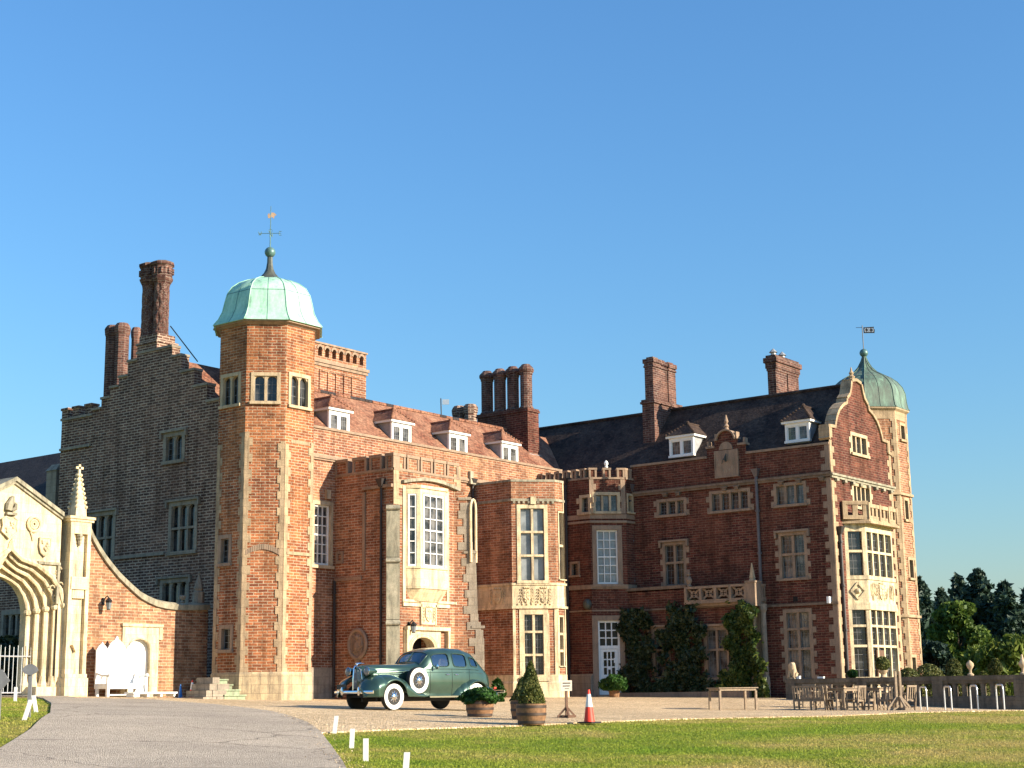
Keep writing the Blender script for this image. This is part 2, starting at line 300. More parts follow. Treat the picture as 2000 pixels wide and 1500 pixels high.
# ------------------------------------------------------------------ mesh builder
class MB:
    def __init__(s): s.v = []; s.f = []; s.m = []
    def add(s, vs, fs, mi=0):
        o = len(s.v); s.v += [tuple(map(float, p)) for p in vs]; s.f += [tuple(i+o for i in f) for f in fs]; s.m += [mi]*len(fs)
    def box(s, a, b, mi=0):
        (x0, y0, z0), (x1, y1, z1) = a, b
        s.add([(x0,y0,z0),(x1,y0,z0),(x1,y1,z0),(x0,y1,z0),(x0,y0,z1),(x1,y0,z1),(x1,y1,z1),(x0,y1,z1)],
              [(0,3,2,1),(4,5,6,7),(0,1,5,4),(1,2,6,5),(2,3,7,6),(3,0,4,7)], mi)
    def hexa(s, bot, top, mi=0):          # two loops of equal length
        n = len(bot); s.add(list(bot)+list(top), [tuple(range(n))[::-1], tuple(range(n, 2*n))]+[(i, (i+1) % n, n+(i+1) % n, n+i) for i in range(n)], mi)
    def prism(s, poly, z0, z1, mi=0): s.hexa([(x, y, z0) for x, y in poly], [(x, y, z1) for x, y in poly], mi)
    def loft(s, rings, closed=True, caps=True, mi=0):
        n = len(rings[0]); vs = [p for r in rings for p in r]; fs = []
        for k in range(len(rings)-1):
            for i in range(n if closed else n-1):
                j = (i+1) % n; fs.append((k*n+i, k*n+j, (k+1)*n+j, (k+1)*n+i))
        if caps and closed: fs += [tuple(range(n))[::-1], tuple(range((len(rings)-1)*n, len(rings)*n))]
        s.add(vs, fs, mi)
    def lathe(s, prof, c=(0, 0, 0), seg=16, mi=0, axis='z', phase=0., caps=True):
        rings = []
        for r, h in prof:
            ring = []
            for k in range(seg):
                a = 2*math.pi*k/seg+phase; p, q = r*math.cos(a), r*math.sin(a)
                ring.append((c[0]+p, c[1]+q, c[2]+h) if axis == 'z' else (c[0]+p, c[1]+h, c[2]-q) if axis == 'y' else (c[0]+h, c[1]+p, c[2]+q))
            rings.append(ring)
        s.loft(rings, True, caps, mi)
    def ball(s, c, r, seg=14, mi=0, sx=1, sy=1, sz=1):
        rings = []
        for k in range(1, 9):
            a = -math.pi/2+math.pi*k/9
            rings.append([(c[0]+sx*r*math.cos(a)*math.cos(2*math.pi*i/seg), c[1]+sy*r*math.cos(a)*math.sin(2*math.pi*i/seg), c[2]+sz*r*math.sin(a)) for i in range(seg)])
        s.loft(rings, True, True, mi)
    def tube(s, pts, r, seg=8, mi=0, closed=False):
        pts = [Vector(map(float, p)) for p in pts]; rings = []; n = len(pts); prev = None
        for i, p in enumerate(pts):
            a = pts[(i-1) % n] if (i > 0 or closed) else p; b = pts[(i+1) % n] if (i < n-1 or closed) else p
            t = (b-a).normalized()
            ref = Vector((0, 0, 1)) if abs(t.z) < .9 else Vector((1, 0, 0))
            if prev is None: u = t.cross(ref).normalized()
            else: u = (prev-t*prev.dot(t)).normalized()
            prev = u; v = t.cross(u); rr = r[i] if hasattr(r, '__len__') else r
            rings.append([tuple(p+u*(rr*math.cos(2*math.pi*k/seg))+v*(rr*math.sin(2*math.pi*k/seg))) for k in range(seg)])
        if closed: s.loft(rings+[rings[0]], True, False, mi)
        else: s.loft(rings, True, True, mi)
    def bar(s, a, b, w, h, mi=0):          # square bar
        a = Vector(a); b = Vector(b); t = (b-a).normalized(); ref = Vector((0, 0, 1)) if abs(t.z) < .95 else Vector((1, 0, 0))
        u = t.cross(ref).normalized()*w/2; v = u.cross(t).normalized()*h/2
        s.hexa([tuple(a+u+v), tuple(a-u+v), tuple(a-u-v), tuple(a+u-v)], [tuple(b+u+v), tuple(b-u+v), tuple(b-u-v), tuple(b+u-v)], mi)
    def build(s, name, mats, parent=None, origin=None, smooth=False, ang=35., fix=True):
        me = bpy.data.meshes.new(name)
        o = np.array(origin if origin is not None else (ORG.get(parent.name, (0, 0, 0)) if parent else (0, 0, 0)), float)
        V = np.array(s.v, float).reshape(-1, 3)-o
        me.from_pydata([tuple(p) for p in V], [], s.f)
        if fix:
            import bmesh
            bm = bmesh.new(); bm.from_mesh(me); bmesh.ops.recalc_face_normals(bm, faces=bm.faces); bm.to_mesh(me); bm.free()
        if not isinstance(mats, (list, tuple)): mats = [mats]
        for m in mats: me.materials.append(M[m])
        me.polygons.foreach_set('material_index', s.m)
        uv = me.uv_layers.new(name='UVMap').data
        for p in me.polygons:
            n = p.normal
            if abs(n.z) > .96: t = Vector((1, 0, 0)); b = Vector((0, 1, 0))
            else: t = Vector((-n.y, n.x, 0)).normalized(); b = n.cross(t)
            for li in p.loop_indices:
                q = Vector(V[me.loops[li].vertex_index]+o); uv[li].uv = (q.dot(t), q.dot(b))
        if smooth:
            me.polygons.foreach_set('use_smooth', [True]*len(me.polygons)); me.set_sharp_from_angle(angle=R(ang))
        ob = bpy.data.objects.new(name, me); COL.objects.link(ob)
        ORG[ob.name] = tuple(o)
        if parent: ob.parent = parent
        elif origin is not None: ob.location = origin
        return ob
ORG = {}
def thing(name, label, cat, loc=(0, 0, 0), rz=0., group=None, local=True):
    o = bpy.data.objects.new(name, None); COL.objects.link(o); o.location = [float(c) for c in loc]; o.rotation_euler.z = rz; o.empty_display_size = .3
    o['label'] = label; o['category'] = cat
    if group: o['group'] = group
    ORG[o.name] = (0, 0, 0) if local else tuple(float(c) for c in loc)
    return o
def tag(o, label, cat, group=None):
    o['label'] = label; o['category'] = cat
    if group: o['group'] = group
    return o
def struct(o, kind='structure'): o['kind'] = kind; return o
def dup(root, loc, rz, label, group=None):
    r = root.copy(); COL.objects.link(r); r.location = [float(c) for c in loc]; r.rotation_euler.z = rz; r['label'] = label
    if group: r['group'] = group
    for ch in list(root.children):
        c = ch.copy(); COL.objects.link(c); c.parent = r
        for g in ch.children:
            d = g.copy(); COL.objects.link(d); d.parent = c
    return r

def cards(name, P, size, mat_, parent=None, origin=(0, 0, 0), up_bias=0., out=None, aspect=1.7, jitter=.5, droop=0.):
    """many small leaf-shaped quads at the points P"""
    P = np.asarray(P, float)-np.asarray(origin, float); n = len(P)
    nrm = rng.normal(size=(n, 3)); nrm[:, 2] += up_bias
    if out is not None: nrm += np.asarray(out)*1.2
    nrm /= np.linalg.norm(nrm, axis=1)[:, None]+1e-9
    t = np.cross(nrm, rng.normal(size=(n, 3))); t[:, 2] -= droop; t -= nrm*(t*nrm).sum(1)[:, None]; t /= np.linalg.norm(t, axis=1)[:, None]+1e-9
    b = np.cross(nrm, t); sz = size*(1+jitter*(rng.random(n)-.5)*2)
    L = t*(sz*aspect/2)[:, None]; Wd = b*(sz/2)[:, None]
    V = np.empty((n, 4, 3)); V[:, 0] = P-L; V[:, 1] = P+Wd-L*.1; V[:, 2] = P+L; V[:, 3] = P-Wd-L*.1
    me = bpy.data.meshes.new(name); me.vertices.add(4*n); me.vertices.foreach_set('co', V.ravel()); me.loops.add(4*n); me.loops.foreach_set('vertex_index', np.arange(4*n, dtype=np.int32))
    me.polygons.add(n); me.polygons.foreach_set('loop_start', np.arange(0, 4*n, 4, dtype=np.int32)); me.update(calc_edges=True); me.materials.append(M[mat_])
    ob = bpy.data.objects.new(name, me); COL.objects.link(ob)
    if parent: ob.parent = parent
    return ob

# ------------------------------------------------------------------ wall frames
class Fr:
    def __init__(s, o, t):
        s.o = np.array(o[:2], float); t = np.array(t, float); s.t = t/np.hypot(*t); s.n = np.array([s.t[1], -s.t[0]]); s.holes = []
    def P(s, a, z, d=0.): q = s.o+s.t*a+s.n*d; return (q[0], q[1], z)
    def px(s, x, y, d=0.):
        q = on_line(x, y, s.o+s.n*d, s.t); return float((q[:2]-s.o)@s.t), float(q[2])
    def S(s, x, y): return s.px(x, y)[0]
    def Z(s, x, y): return s.px(x, y)[1]
    def rect(s, x0, y0, x1, y1):
        ym, xm = (y0+y1)/2, (x0+x1)/2
        return s.S(x0, ym), s.S(x1, ym), s.Z(xm, y1), s.Z(xm, y0)
    def box(s, mb, a0, a1, z0, z1, d0, d1, mi=0):
        mb.hexa([s.P(a0, z0, d0), s.P(a1, z0, d0), s.P(a1, z0, d1), s.P(a0, z0, d1)], [s.P(a0, z1, d0), s.P(a1, z1, d0), s.P(a1, z1, d1), s.P(a0, z1, d1)], mi)
    def poly(s, mb, pts, d0, d1, mi=0):
        mb.hexa([s.P(a, z, d0) for a, z in pts], [s.P(a, z, d1) for a, z in pts], mi)
    def face(s, mb, outline, d=0., mi=0, reveal=.22):
        """wall face with the recorded window holes cut out, and their reveals"""
        vs = [Vector(p) for p in outline]; n = len(vs); ed = [(i, (i+1) % n) for i in range(n)]
        for (a0, a1, z0, z1) in s.holes:
            k = len(vs); vs += [Vector((a0, z0)), Vector((a1, z0)), Vector((a1, z1)), Vector((a0, z1))]; ed += [(k, k+1), (k+1, k+2), (k+2, k+3), (k+3, k)]
        r = delaunay_2d_cdt(vs, ed, [], 0, 1e-6); V2, F2 = r[0], r[2]
        def inside(p):
            c = False; j = n-1
            for i in range(n):
                a, b = outline[i], outline[j]
                if (a[1] > p[1]) != (b[1] > p[1]) and p[0] < (b[0]-a[0])*(p[1]-a[1])/(b[1]-a[1])+a[0]: c = not c
                j = i
            return c
        fs = []
        for f in F2:
            c = (sum(V2[i][0] for i in f)/len(f), sum(V2[i][1] for i in f)/len(f))
            if not inside(c): continue
            if any(a0 < c[0] < a1 and z0 < c[1] < z1 for a0, a1, z0, z1 in s.holes): continue
            fs.append(tuple(f))
        mb.add([s.P(v[0], v[1], d) for v in V2], fs, mi)
        for (a0, a1, z0, z1) in s.holes:
            q = [(a0, z0), (a1, z0), (a1, z1), (a0, z1)]
            mb.add([s.P(a, z, d) for a, z in q]+[s.P(a, z, d-reveal) for a, z in q], [(i, (i+1) % 4, 4+(i+1) % 4, 4+i) for i in range(4)]+[(4, 5, 6, 7)], mi)

# ================================================================== GROUND
def sheet(name, poly, off, m, step=.7, skirt=.12):
    xs = [p[0] for p in poly]; ys = [p[1] for p in poly]; n = len(poly)
    dense = []
    for i in range(n):
        a, b = np.array(poly[i]), np.array(poly[(i+1) % n]); k = max(1, int(np.hypot(*(b-a))/step))
        dense += [tuple(a+(b-a)*j/k) for j in range(k)]
    pg = dense; vs = [Vector(p) for p in pg]; ed = [(i, (i+1) % len(pg)) for i in range(len(pg))]
    def inside(p):
        c = False; j = len(pg)-1
        for i in range(len(pg)):
            a, b = pg[i], pg[j]
            if (a[1] > p[1]) != (b[1] > p[1]) and p[0] < (b[0]-a[0])*(p[1]-a[1])/(b[1]-a[1])+a[0]: c = not c
            j = i
        return c
    for x in np.arange(min(xs), max(xs), step):
        for y in np.arange(min(ys), max(ys), step):
            q = (x+.013, y+.017)
            if inside(q): vs.append(Vector(q))
    V2, E2, F2 = delaunay_2d_cdt(vs, ed, [], 0, 1e-6)[:3]
    z = gz(np.array([v[0] for v in V2]), np.array([v[1] for v in V2]))+off
    mb = MB(); fs = [tuple(f) for f in F2 if inside((sum(V2[i][0] for i in f)/3, sum(V2[i][1] for i in f)/3))]
    mb.add([(v[0], v[1], zz) for v, zz in zip(V2, z)], fs)
    m_ = len(pg)
    mb.add([(p[0], p[1], float(gz(*p))+off) for p in pg]+[(p[0], p[1], float(gz(*p))+off-skirt) for p in pg], [(i, (i+1) % m_, m_+(i+1) % m_, m_+i) for i in range(m_)])
    return struct(mb.build(name, m, smooth=True, ang=50)), inside
def base_ground():
    ax = np.concatenate([[-1500, -600, -250, -120, -60, -40], np.arange(-25, 105.1, 1.), [125, 160, 250, 600, 1500]])
    ay = np.concatenate([[-1500, -600, -250, -120, -60, -40], np.arange(-25, 80.1, 1.), [100, 140, 250, 600, 1500]])
    X, Y = np.meshgrid(ax, ay, indexing='ij'); Z = gz(X, Y); nx, ny = X.shape
    mb = MB(); vs = list(zip(X.ravel(), Y.ravel(), Z.ravel()))
    mb.add(vs, [(i*ny+j, (i+1)*ny+j, (i+1)*ny+j+1, i*ny+j+1) for i in range(nx-1) for j in range(ny-1)])
    return struct(mb.build('lawn', 'lawn', smooth=True))
base_ground()
def xy(*pts): return [tuple(G(x, y)[:2]) for x, y in pts]
# pale gravel forecourt in front of the house, its near edge curving along the drive and the lawn
g_edge = xy((150, 1366), (290, 1368), (420, 1378), (540, 1394), (600, 1414), (627, 1434), (690, 1430.5), (800, 1426), (920, 1422.5), (1040, 1418.5), (1200, 1410.5), (1320, 1406), (1500, 1402), (1640, 1399.5), (1780, 1393), (2030, 1389))
gravel_poly = g_edge + [(53, 17), (58, 17), (60, 40), (57, 48), (36, 48), (31, 47)]
_, in_gravel = sheet('gravel', gravel_poly, .03, 'gravel')
# tarmac drive from the lower left up to the gateway
r_left = xy((-260, 1640), (-60, 1500), (0, 1466), (60, 1428), (98, 1396), (100, 1376), (84, 1366), (60, 1362.5), (-60, 1361))
r_right = xy((150, 1366), (290, 1368), (420, 1378), (540, 1394), (600, 1414), (627, 1434), (648, 1462), (668, 1490), (690, 1530), (760, 1700))
_p = r_left[:]
_p = [p for p in r_left] + [tuple(onD(-60, 1360, 58)[:2]), tuple(onD(120, 1360, 56.5)[:2])] + r_right
_, in_road = sheet('driveway', _p, .045, 'asphalt')
def grass_blades():
    n = 300000
    # denser towards the camera, only where the picture can see the lawn
    D = 17.+(rng.random(n)**1.2)*33.; a = (rng.random(n)*2-1)*.36
    ang = YAW-a; x = D*np.cos(ang); y = D*np.sin(ang)
    def inpoly(poly, x, y):
        c = np.zeros(len(x), bool); j = len(poly)-1
        for i in range(len(poly)):
            xi, yi = poly[i]; xj, yj = poly[j]
            t = ((yi > y) != (yj > y)) & (x < (xj-xi)*(y-yi)/(yj-yi+1e-12)+xi); c ^= t; j = i
        return c
    jx, jy = x+rng.normal(size=n)*.09+.10*np.sin(3.1*x+1.7*y), y+rng.normal(size=n)*.09+.10*np.sin(2.3*x-2.9*y); ok = ~inpoly(gravel_poly, jx, jy) & ~inpoly(_p, jx, jy); x = x[ok]; y = y[ok]; n = len(x); z = gz(x, y)
    h = .012+.022*rng.random(n); w_ = .009+.008*rng.random(n); th = rng.random(n)*6.283; lean = rng.normal(size=(n, 2))*.018
    V = np.empty((n, 3, 3)); V[:, 0] = np.stack([x-w_*np.cos(th), y-w_*np.sin(th), z-.005], 1); V[:, 1] = np.stack([x+w_*np.cos(th), y+w_*np.sin(th), z-.005], 1); V[:, 2] = np.stack([x+lean[:, 0], y+lean[:, 1], z+h], 1)
    me = bpy.data.meshes.new('grass'); me.vertices.add(3*n); me.vertices.foreach_set('co', V.ravel()); me.loops.add(3*n); me.loops.foreach_set('vertex_index', np.arange(3*n, dtype=np.int32))
    me.polygons.add(n); me.polygons.foreach_set('loop_start', np.arange(0, 3*n, 3, dtype=np.int32)); me.update(calc_edges=True); me.materials.append(M['blade'])
    o = bpy.data.objects.new('grass', me); COL.objects.link(o); struct(o, 'stuff'); tag(o, 'short mown grass with dry yellowed patches along the gravel', 'grass')
grass_blades()
def pebbles():
    mb = MB(); rd = random.Random(11); pts = [np.array(p) for p in r_right]
    for k in range(420):
        i = rd.randrange(len(pts)-1); q = pts[i]+(pts[i+1]-pts[i])*rd.random(); q = q+np.array([rd.gauss(0, .22), rd.gauss(0, .22)]); z = float(gz(*q))+.046; r_ = .006+.011*rd.random()
        mb.add([(q[0]+r_, q[1], z), (q[0], q[1]+r_, z), (q[0]-r_, q[1], z), (q[0], q[1]-r_, z), (q[0], q[1], z+r_)], [(0, 1, 4), (1, 2, 4), (2, 3, 4), (3, 0, 4)])
    o = mb.build('loose_stones', 'gravel'); struct(o, 'stuff'); tag(o, 'loose gravel stones scattered along the edge of the drive', 'gravel')
pebbles()

# ================================================================== MANOR HOUSE
HL = (50., 43., 1.4)
H = thing('manor_house', 'large red brick manor house with octagonal domed tower, porch, bays and stone mullioned windows', 'house', HL, local=False)
def part(name, mb, mats, parent=None, label=None, smooth=False, ang=35.):
    # pieces that stand apart from each other become parts of their own
    n = len(mb.v); up = list(range(n))
    def fd(i):
        while up[i] != i: up[i] = up[up[i]]; i = up[i]
        return i
    for f in mb.f:
        for i in f[1:]: up[fd(i)] = fd(f[0])
    isl = {}
    for k, f in enumerate(mb.f): isl.setdefault(fd(f[0]), []).append(k)
    V = np.array(mb.v); ks = list(isl); bb = []
    for r_ in ks:
        q = V[[i for k in isl[r_] for i in mb.f[k]]]; bb.append((q.min(0)-.13, q.max(0)+.13))
    cl = list(range(len(ks)))
    def fc(i):
        while cl[i] != i: cl[i] = cl[cl[i]]; i = cl[i]
        return i
    lo = np.array([b[0] for b in bb]); hi = np.array([b[1] for b in bb])
    for i in range(len(ks)):
        for j in np.nonzero(((lo[i] <= hi) & (hi[i] >= lo)).all(1))[0]: cl[fc(int(j))] = fc(i)
    grp = {}
    for i, r_ in enumerate(ks): grp.setdefault(fc(i), []).extend(isl[r_])
    best = None
    for fl in sorted(grp.values(), key=lambda g: -len(g)):
        m2 = MB(); idx = {}
        for k in fl:
            m2.f.append(tuple(idx.setdefault(i, len(idx)) for i in mb.f[k])); m2.m.append(mb.m[k])
        m2.v = [mb.v[i] for i in idx]
        o = m2.build(name, mats, parent or H, smooth=smooth, ang=ang); best = best or o
    o = best
    if label: o['label'] = label
    return o
BASE = .4                                     # walls run down below the ground

def window(fr, rc, cols=2, trans=(), sur=.15, mull=.11, arched=False, tooth=False, hood=False, pane='glass', lead=(2, 3), stone='stone_plain', depth=.16, sill=True, blind=False, px=True, parent=None, label=None, head=0., proud=.03):
    a0, a1, z0, z1 = fr.rect(*rc) if px else rc
    fr.holes.append((a0-.03, a1+.03, z0-.03, z1+.03))
    mb = MB(); d0, d1 = -.2, proud
    fr.box(mb, a0-sur, a0, z0-.02, z1, d0, d1); fr.box(mb, a1, a1+sur, z0-.02, z1, d0, d1)
    fr.box(mb, a0-sur, a1+sur, z1, z1+sur+head, d0, d1+.004); fr.box(mb, a0-sur-.03, a1+sur+.03, z0-.02-sur*.8, z0-.02, d0, d1+(.07 if sill else .01))
    if tooth:
        z = z0-.1; k = 0
        while z < z1+sur-.1:
            if k % 2 == 0:
                fr.box(mb, a0-sur-.11-.06*random.random(), a0-sur, z, z+.24, -.01, proud-.005); fr.box(mb, a1+sur, a1+sur+.11+.06*random.random(), z, z+.24, -.01, proud-.005)
            z += .24+.02*random.random(); k += 1
    cw = (a1-a0-mull*(cols-1))/cols; zt = [z1]+[z1-(z1-z0)*t for t in trans]+[z0]
    for c in range(1, cols):
        x = a0+c*cw+(c-1)*mull; fr.box(mb, x, x+mull, z0-.02, z1, -.17, proud-.04)
    for t in zt[1:-1]: fr.box(mb, a0, a1, t-mull*.45, t+mull*.45, -.16, proud-.03)
    if arched:
        for c in range(cols):
            x0 = a0+c*(cw+mull); r = cw/2
            for sgn in (0, 1):
                pts = []
                for k in range(7):
                    th = math.pi/2*k/6; pts.append((x0+r-r*math.cos(th) if not sgn else x0+r+r*math.cos(th), z1-r*1.05+r*1.05*math.sin(th)))
                corner = (x0, z1) if not sgn else (x0+cw, z1)
                for k in range(6): fr.poly(mb, [pts[k], pts[k+1], corner], -.15, proud-.05)
    if hood:
        fr.box(mb, a0-sur-.14, a1+sur+.14, z1+sur+.004, z1+sur+.09, -.01, proud+.1)
        for e in (a0-sur-.14, a1+sur+.05): fr.box(mb, e, e+.09, z1+sur-.22, z1+sur+.004, -.01, proud+.09)
    w_ = part('window', mb, stone, parent, label)
    pb = MB(); q = [(a0-.02, z0-.02), (a1+.02, z0-.02), (a1+.02, z1+.02), (a0-.02, z1+.02)]
    pb.add([fr.P(a, z, -.135) for a, z in q], [(0, 1, 2, 3)])
    part('pane', pb, 'glass' if not pane else pane, w_)
    if lead:
        lb = MB()
        for c in range(cols):
            x0 = a0+c*(cw+mull)
            for k in range(len(zt)-1):
                u, l = zt[k], zt[k+1]; off = .02
                fr.box(lb, x0, x0+.03, l, u, -.13, -.115); fr.box(lb, x0+cw-.03, x0+cw, l, u, -.13, -.115); fr.box(lb, x0+.03, x0+cw-.03, l, l+.03, -.13, -.115); fr.box(lb, x0+.03, x0+cw-.03, u-.03, u, -.13, -.115)
                for i in range(1, lead[0]): x = x0+cw*i/lead[0]; fr.box(lb, x-.007, x+.007, l+.03, u-.03, -.13, -.121)
                for j in range(1, lead[1]): z = l+(u-l)*j/lead[1]; fr.box(lb, x0+.03, x0+cw-.03, z-.007, z+.007, -.13, -.123)
        part('glazing_bars', lb, 'lead', w_)
    return w_
def sash(fr, rc, cols, rows, sur=.16, pane='glass_pale', px=True, label=None, stone='stone_plain', bar=.035, frame=.07, head=0.):
    a0, a1, z0, z1 = fr.rect(*rc) if px else rc
    fr.holes.append((a0-.03, a1+.03, z0-.03, z1+.03)); mb = MB()
    fr.box(mb, a0-sur, a0, z0-.02, z1, -.2, .03); fr.box(mb, a1, a1+sur, z0-.02, z1, -.2, .03); fr.box(mb, a0-sur, a1+sur, z1, z1+sur+head, -.2, .035); fr.box(mb, a0-sur-.03, a1+sur+.03, z0-.14, z0-.02, -.2, .1)
    w_ = part('window', mb, stone, None, label); gb = MB()
    fr.box(gb, a0, a0+frame, z0-.02, z1, -.15, -.07); fr.box(gb, a1-frame, a1, z0-.02, z1, -.15, -.07); fr.box(gb, a0+frame, a1-frame, z1-frame, z1, -.15, -.07); fr.box(gb, a0+frame, a1-frame, z0-.02, z0+frame, -.15, -.07)
    A, B, C, D = a0+frame, a1-frame, z0+frame, z1-frame
    for i in range(1, cols): x = A+(B-A)*i/cols; fr.box(gb, x-bar/2, x+bar/2, C, D, -.14, -.085)
    for j in range(1, rows):
        z = C+(D-C)*j/rows; t = bar*1.7 if j == rows//2 else bar; fr.box(gb, A, B, z-t/2, z+t/2, -.14, -.088)
    part('sash', gb, 'white', w_)
    pb = MB(); pb.add([fr.P(a, z, -.145) for a, z in ((a0, z0), (a1, z0), (a1, z1), (a0, z1))], [(0, 1, 2, 3)]); part('pane', pb, pane, w_)
    return w_
def quoins(mb, fr, end, z0, z1, ln=(.40, .24), h=.3, phase=0, proud=.022):
    """toothed dressed stones at one end of a wall face; end = ('L', a) or ('R', a)"""
    z = z0; k = phase
    while z < z1-.05:
        l = (ln[k % 2])*(1+.12*(random.random()-.5)); hh = min(h*(1+.1*(random.random()-.5)), z1-z)
        if end[0] == 'L': fr.box(mb, end[1], end[1]+l, z, z+hh, -.012, proud+.003*(k % 2))
        else: fr.box(mb, end[1]-l, end[1], z, z+hh, -.012, proud+.003*(k % 2))
        z += hh; k += 1
def octa(cx, cy, a):
    h = a*math.tan(math.pi/8)
    c = [(cx-a, cy+h), (cx-a, cy-h), (cx-h, cy-a), (cx+h, cy-a), (cx+a, cy-h), (cx+a, cy+h), (cx+h, cy+a), (cx-h, cy+a)]
    return c, [Fr(c[i], (c[(i+1) % 8][0]-c[i][0], c[(i+1) % 8][1]-c[i][1])) for i in range(8)], 2*h
def ring8(cx, cy, r, z): return [(x, y, z) for x, y in octa(cx, cy, r)[0]]

# ------------------------------------------------ octagonal tower with green dome
TX, TY, TA = 39.46, 42.1, 1.745
tc, tf, ts = octa(TX, TY, TA); FL, FD, FT = tf[0], tf[1], tf[2]
z_eave = FD.Z(478, 629); z_pl = FD.Z(520, 1312)
window(FL, (436, 736, 466, 790), 2, sur=.13, mull=.09, arched=True, label='tower window in the shaded left face')
window(FD, (497, 734, 541, 783), 2, sur=.13, mull=.09, arched=True)
window(FT, (568, 737, 601, 793), 2, sur=.13, mull=.09, arched=True)
window(FL, (432, 1052, 447, 1099), 1, sur=.14, lead=(2, 4), stone='stone_pink')
window(FL, (433, 1228, 450, 1268), 1, sur=.14, lead=(2, 3), stone='stone_pink')
mb = MB()
for i, f in enumerate(tf): f.face(mb, [(0, BASE), (ts, BASE), (ts, z_eave), (0, z_eave)])
part('tower_wall', mb, 'brick_gold')
mb = MB()
for f, zt, zt2 in ((FL, FL.Z(428, 870), FL.Z(474, 845)), (FD, FD.Z(480, 843), FD.Z(554, 862)), (FT, FT.Z(560, 864), FT.Z(608, 866))):
    quoins(mb, f, ('L', 0), z_pl, zt, (.28, .17), .29, 0); quoins(mb, f, ('R', ts), z_pl, zt2, (.26, .15), .29, 1)
FT.box(mb, .3, ts-.2, FT.Z(585, 867)-.02, FT.Z(585, 867)+.12, -.01, .022); FT.box(mb, .15, ts-.05, FT.Z(585, 1085), FT.Z(585, 1085)+.1, -.01, .05)
part('quoins', mb, 'stone')
mb = MB(); zs = FD.Z(515, 1085)                # relieving arch of brick on edge over a stone line
for k in range(15):
    u0, u1 = .12+(ts-.24)*k/15, .12+(ts-.24)*(k+1)/15-.012
    q = lambda u: .22*math.sin(math.pi*(u-.1)/(ts-.2))
    FD.poly(mb, [(u0, zs+q(u0)), (u1, zs+q(u1)), (u1, zs+q(u1)+.2), (u0, zs+q(u0)+.2)], -.01, .03+.004*(k % 2))
part('relieving_arch', mb, 'stone_pink')
mb = MB(); r = ring8
mb.loft([r(TX, TY, TA+.05, BASE), r(TX, TY, TA+.05, z_pl-.08), r(TX, TY, TA+.015, z_pl)], True, True); part('plinth', mb, 'rubble')
mb = MB(); mb.loft([r(TX, TY, TA+.02, z_eave-.08), r(TX, TY, TA+.10, z_eave-.02), r(TX, TY, TA+.19, z_eave), r(TX, TY, TA+.2, z_eave+.06)], True, True); part('cornice', mb, 'stone_pink')
def dome(cx, cy, z, prof, m, seam, rmax, label=None):
    mb = MB(); mb.loft([r(cx, cy, rr, z+h) for rr, h in prof], True, True, 0)
    for i in range(8):
        pts, mid = [], []
        for rr, h in prof:
            c = octa(cx, cy, rr+.004)[0]; p, q = c[i], c[(i+1) % 8]; pts.append((p[0], p[1], z+h)); mid.append(((p[0]+q[0])/2, (p[1]+q[1])/2, z+h+.002))
        mb.tube(pts, .022, 5, 0); mb.tube(mid[:-1], .010, 4, 1)
    k = len(prof)//2
    mb.loft([r(cx, cy, prof[k][0]+.006, z+prof[k][1]-.012), r(cx, cy, prof[k][0]+.004, z+prof[k][1]+.012)], True, False, 1)
    return part('dome', mb, [m, seam], None, label, smooth=True, ang=32)
ZD = z_eave+.06
D1 = dome(TX, TY, ZD, [(2.02, 0), (1.99, .05), (1.84, .25), (1.70, .56), (1.62, .95), (1.54, 1.27), (1.38, 1.56), (1.12, 1.78), (.80, 1.93), (.48, 2.02)], 'copper', 'patina', 2.02, 'pale green copper dome')
mb = MB(); mb.loft([r(TX, TY, rr, ZD+h) for rr, h in ((.52, 2.01), (.34, 2.13), (.22, 2.28), (.14, 2.47), (.105, 2.72), (.10, 2.94))], True, True); part('finial', mb, 'bronze', D1, smooth=True)
mb = MB(); mb.ball((TX, TY, ZD+3.14), .21, 18); part('ball', mb, 'patina', D1, smooth=True, ang=80)
def glyph(mb, o, u, strokes, s, t=.018, d=(0, 0, 1)):
    u = np.array(u, float); d = np.array(d, float)
    for a, b in strokes:
        mb.bar(tuple(np.array(o)+u*a[0]*s+d*a[1]*s), tuple(np.array(o)+u*b[0]*s+d*b[1]*s), t, t)
LET = {'E': [((0, 0), (0, 1)), ((0, 0), (.6, 0)), ((0, .5), (.5, .5)), ((0, 1), (.6, 1))], 'W': [((0, 1), (.2, 0)), ((.2, 0), (.4, .7)), ((.4, .7), (.6, 0)), ((.6, 0), (.8, 1))],
       'N': [((0, 0), (0, 1)), ((0, 1), (.6, 0)), ((.6, 0), (.6, 1))], 'S': [((.6, 1), (0, 1)), ((0, 1), (0, .5)), ((0, .5), (.6, .5)), ((.6, .5), (.6, 0)), ((.6, 0), (0, 0))],
       '[': [((.45, 1), (0, 1)), ((0, 1), (0, 0)), ((0, 0), (.45, 0))], ']': [((0, 1), (.45, 1)), ((.45, 1), (.45, 0)), ((.45, 0), (0, 0))], 'X': [((0, 0), (.9, 1)), ((0, 1), (.9, 0)), ((0, 1), (.9, 1)), ((0, 0), (.9, 0))],
       '3': [((0, 1), (.6, 1)), ((.6, 1), (.6, 0)), ((.1, .5), (.6, .5)), ((0, 0), (.6, 0))], 'I': [((.2, 0), (.2, 1)), ((0, 0), (.4, 0)), ((0, 1), (.4, 1))]}
mb = MB(); zt = ZD+3.28; e = np.array([.61, -.79, 0]); fwd = np.array([.79, .61, 0])
mb.tube([(TX, TY, zt), (TX, TY, zt+1.72)], [.025, .012], 6); c = np.array([TX, TY, zt+.62])
mb.tube([tuple(c-e*.36), tuple(c+e*.33)], .013, 5); mb.tube([tuple(c-fwd*.3), tuple(c+fwd*.3)], .012, 5)
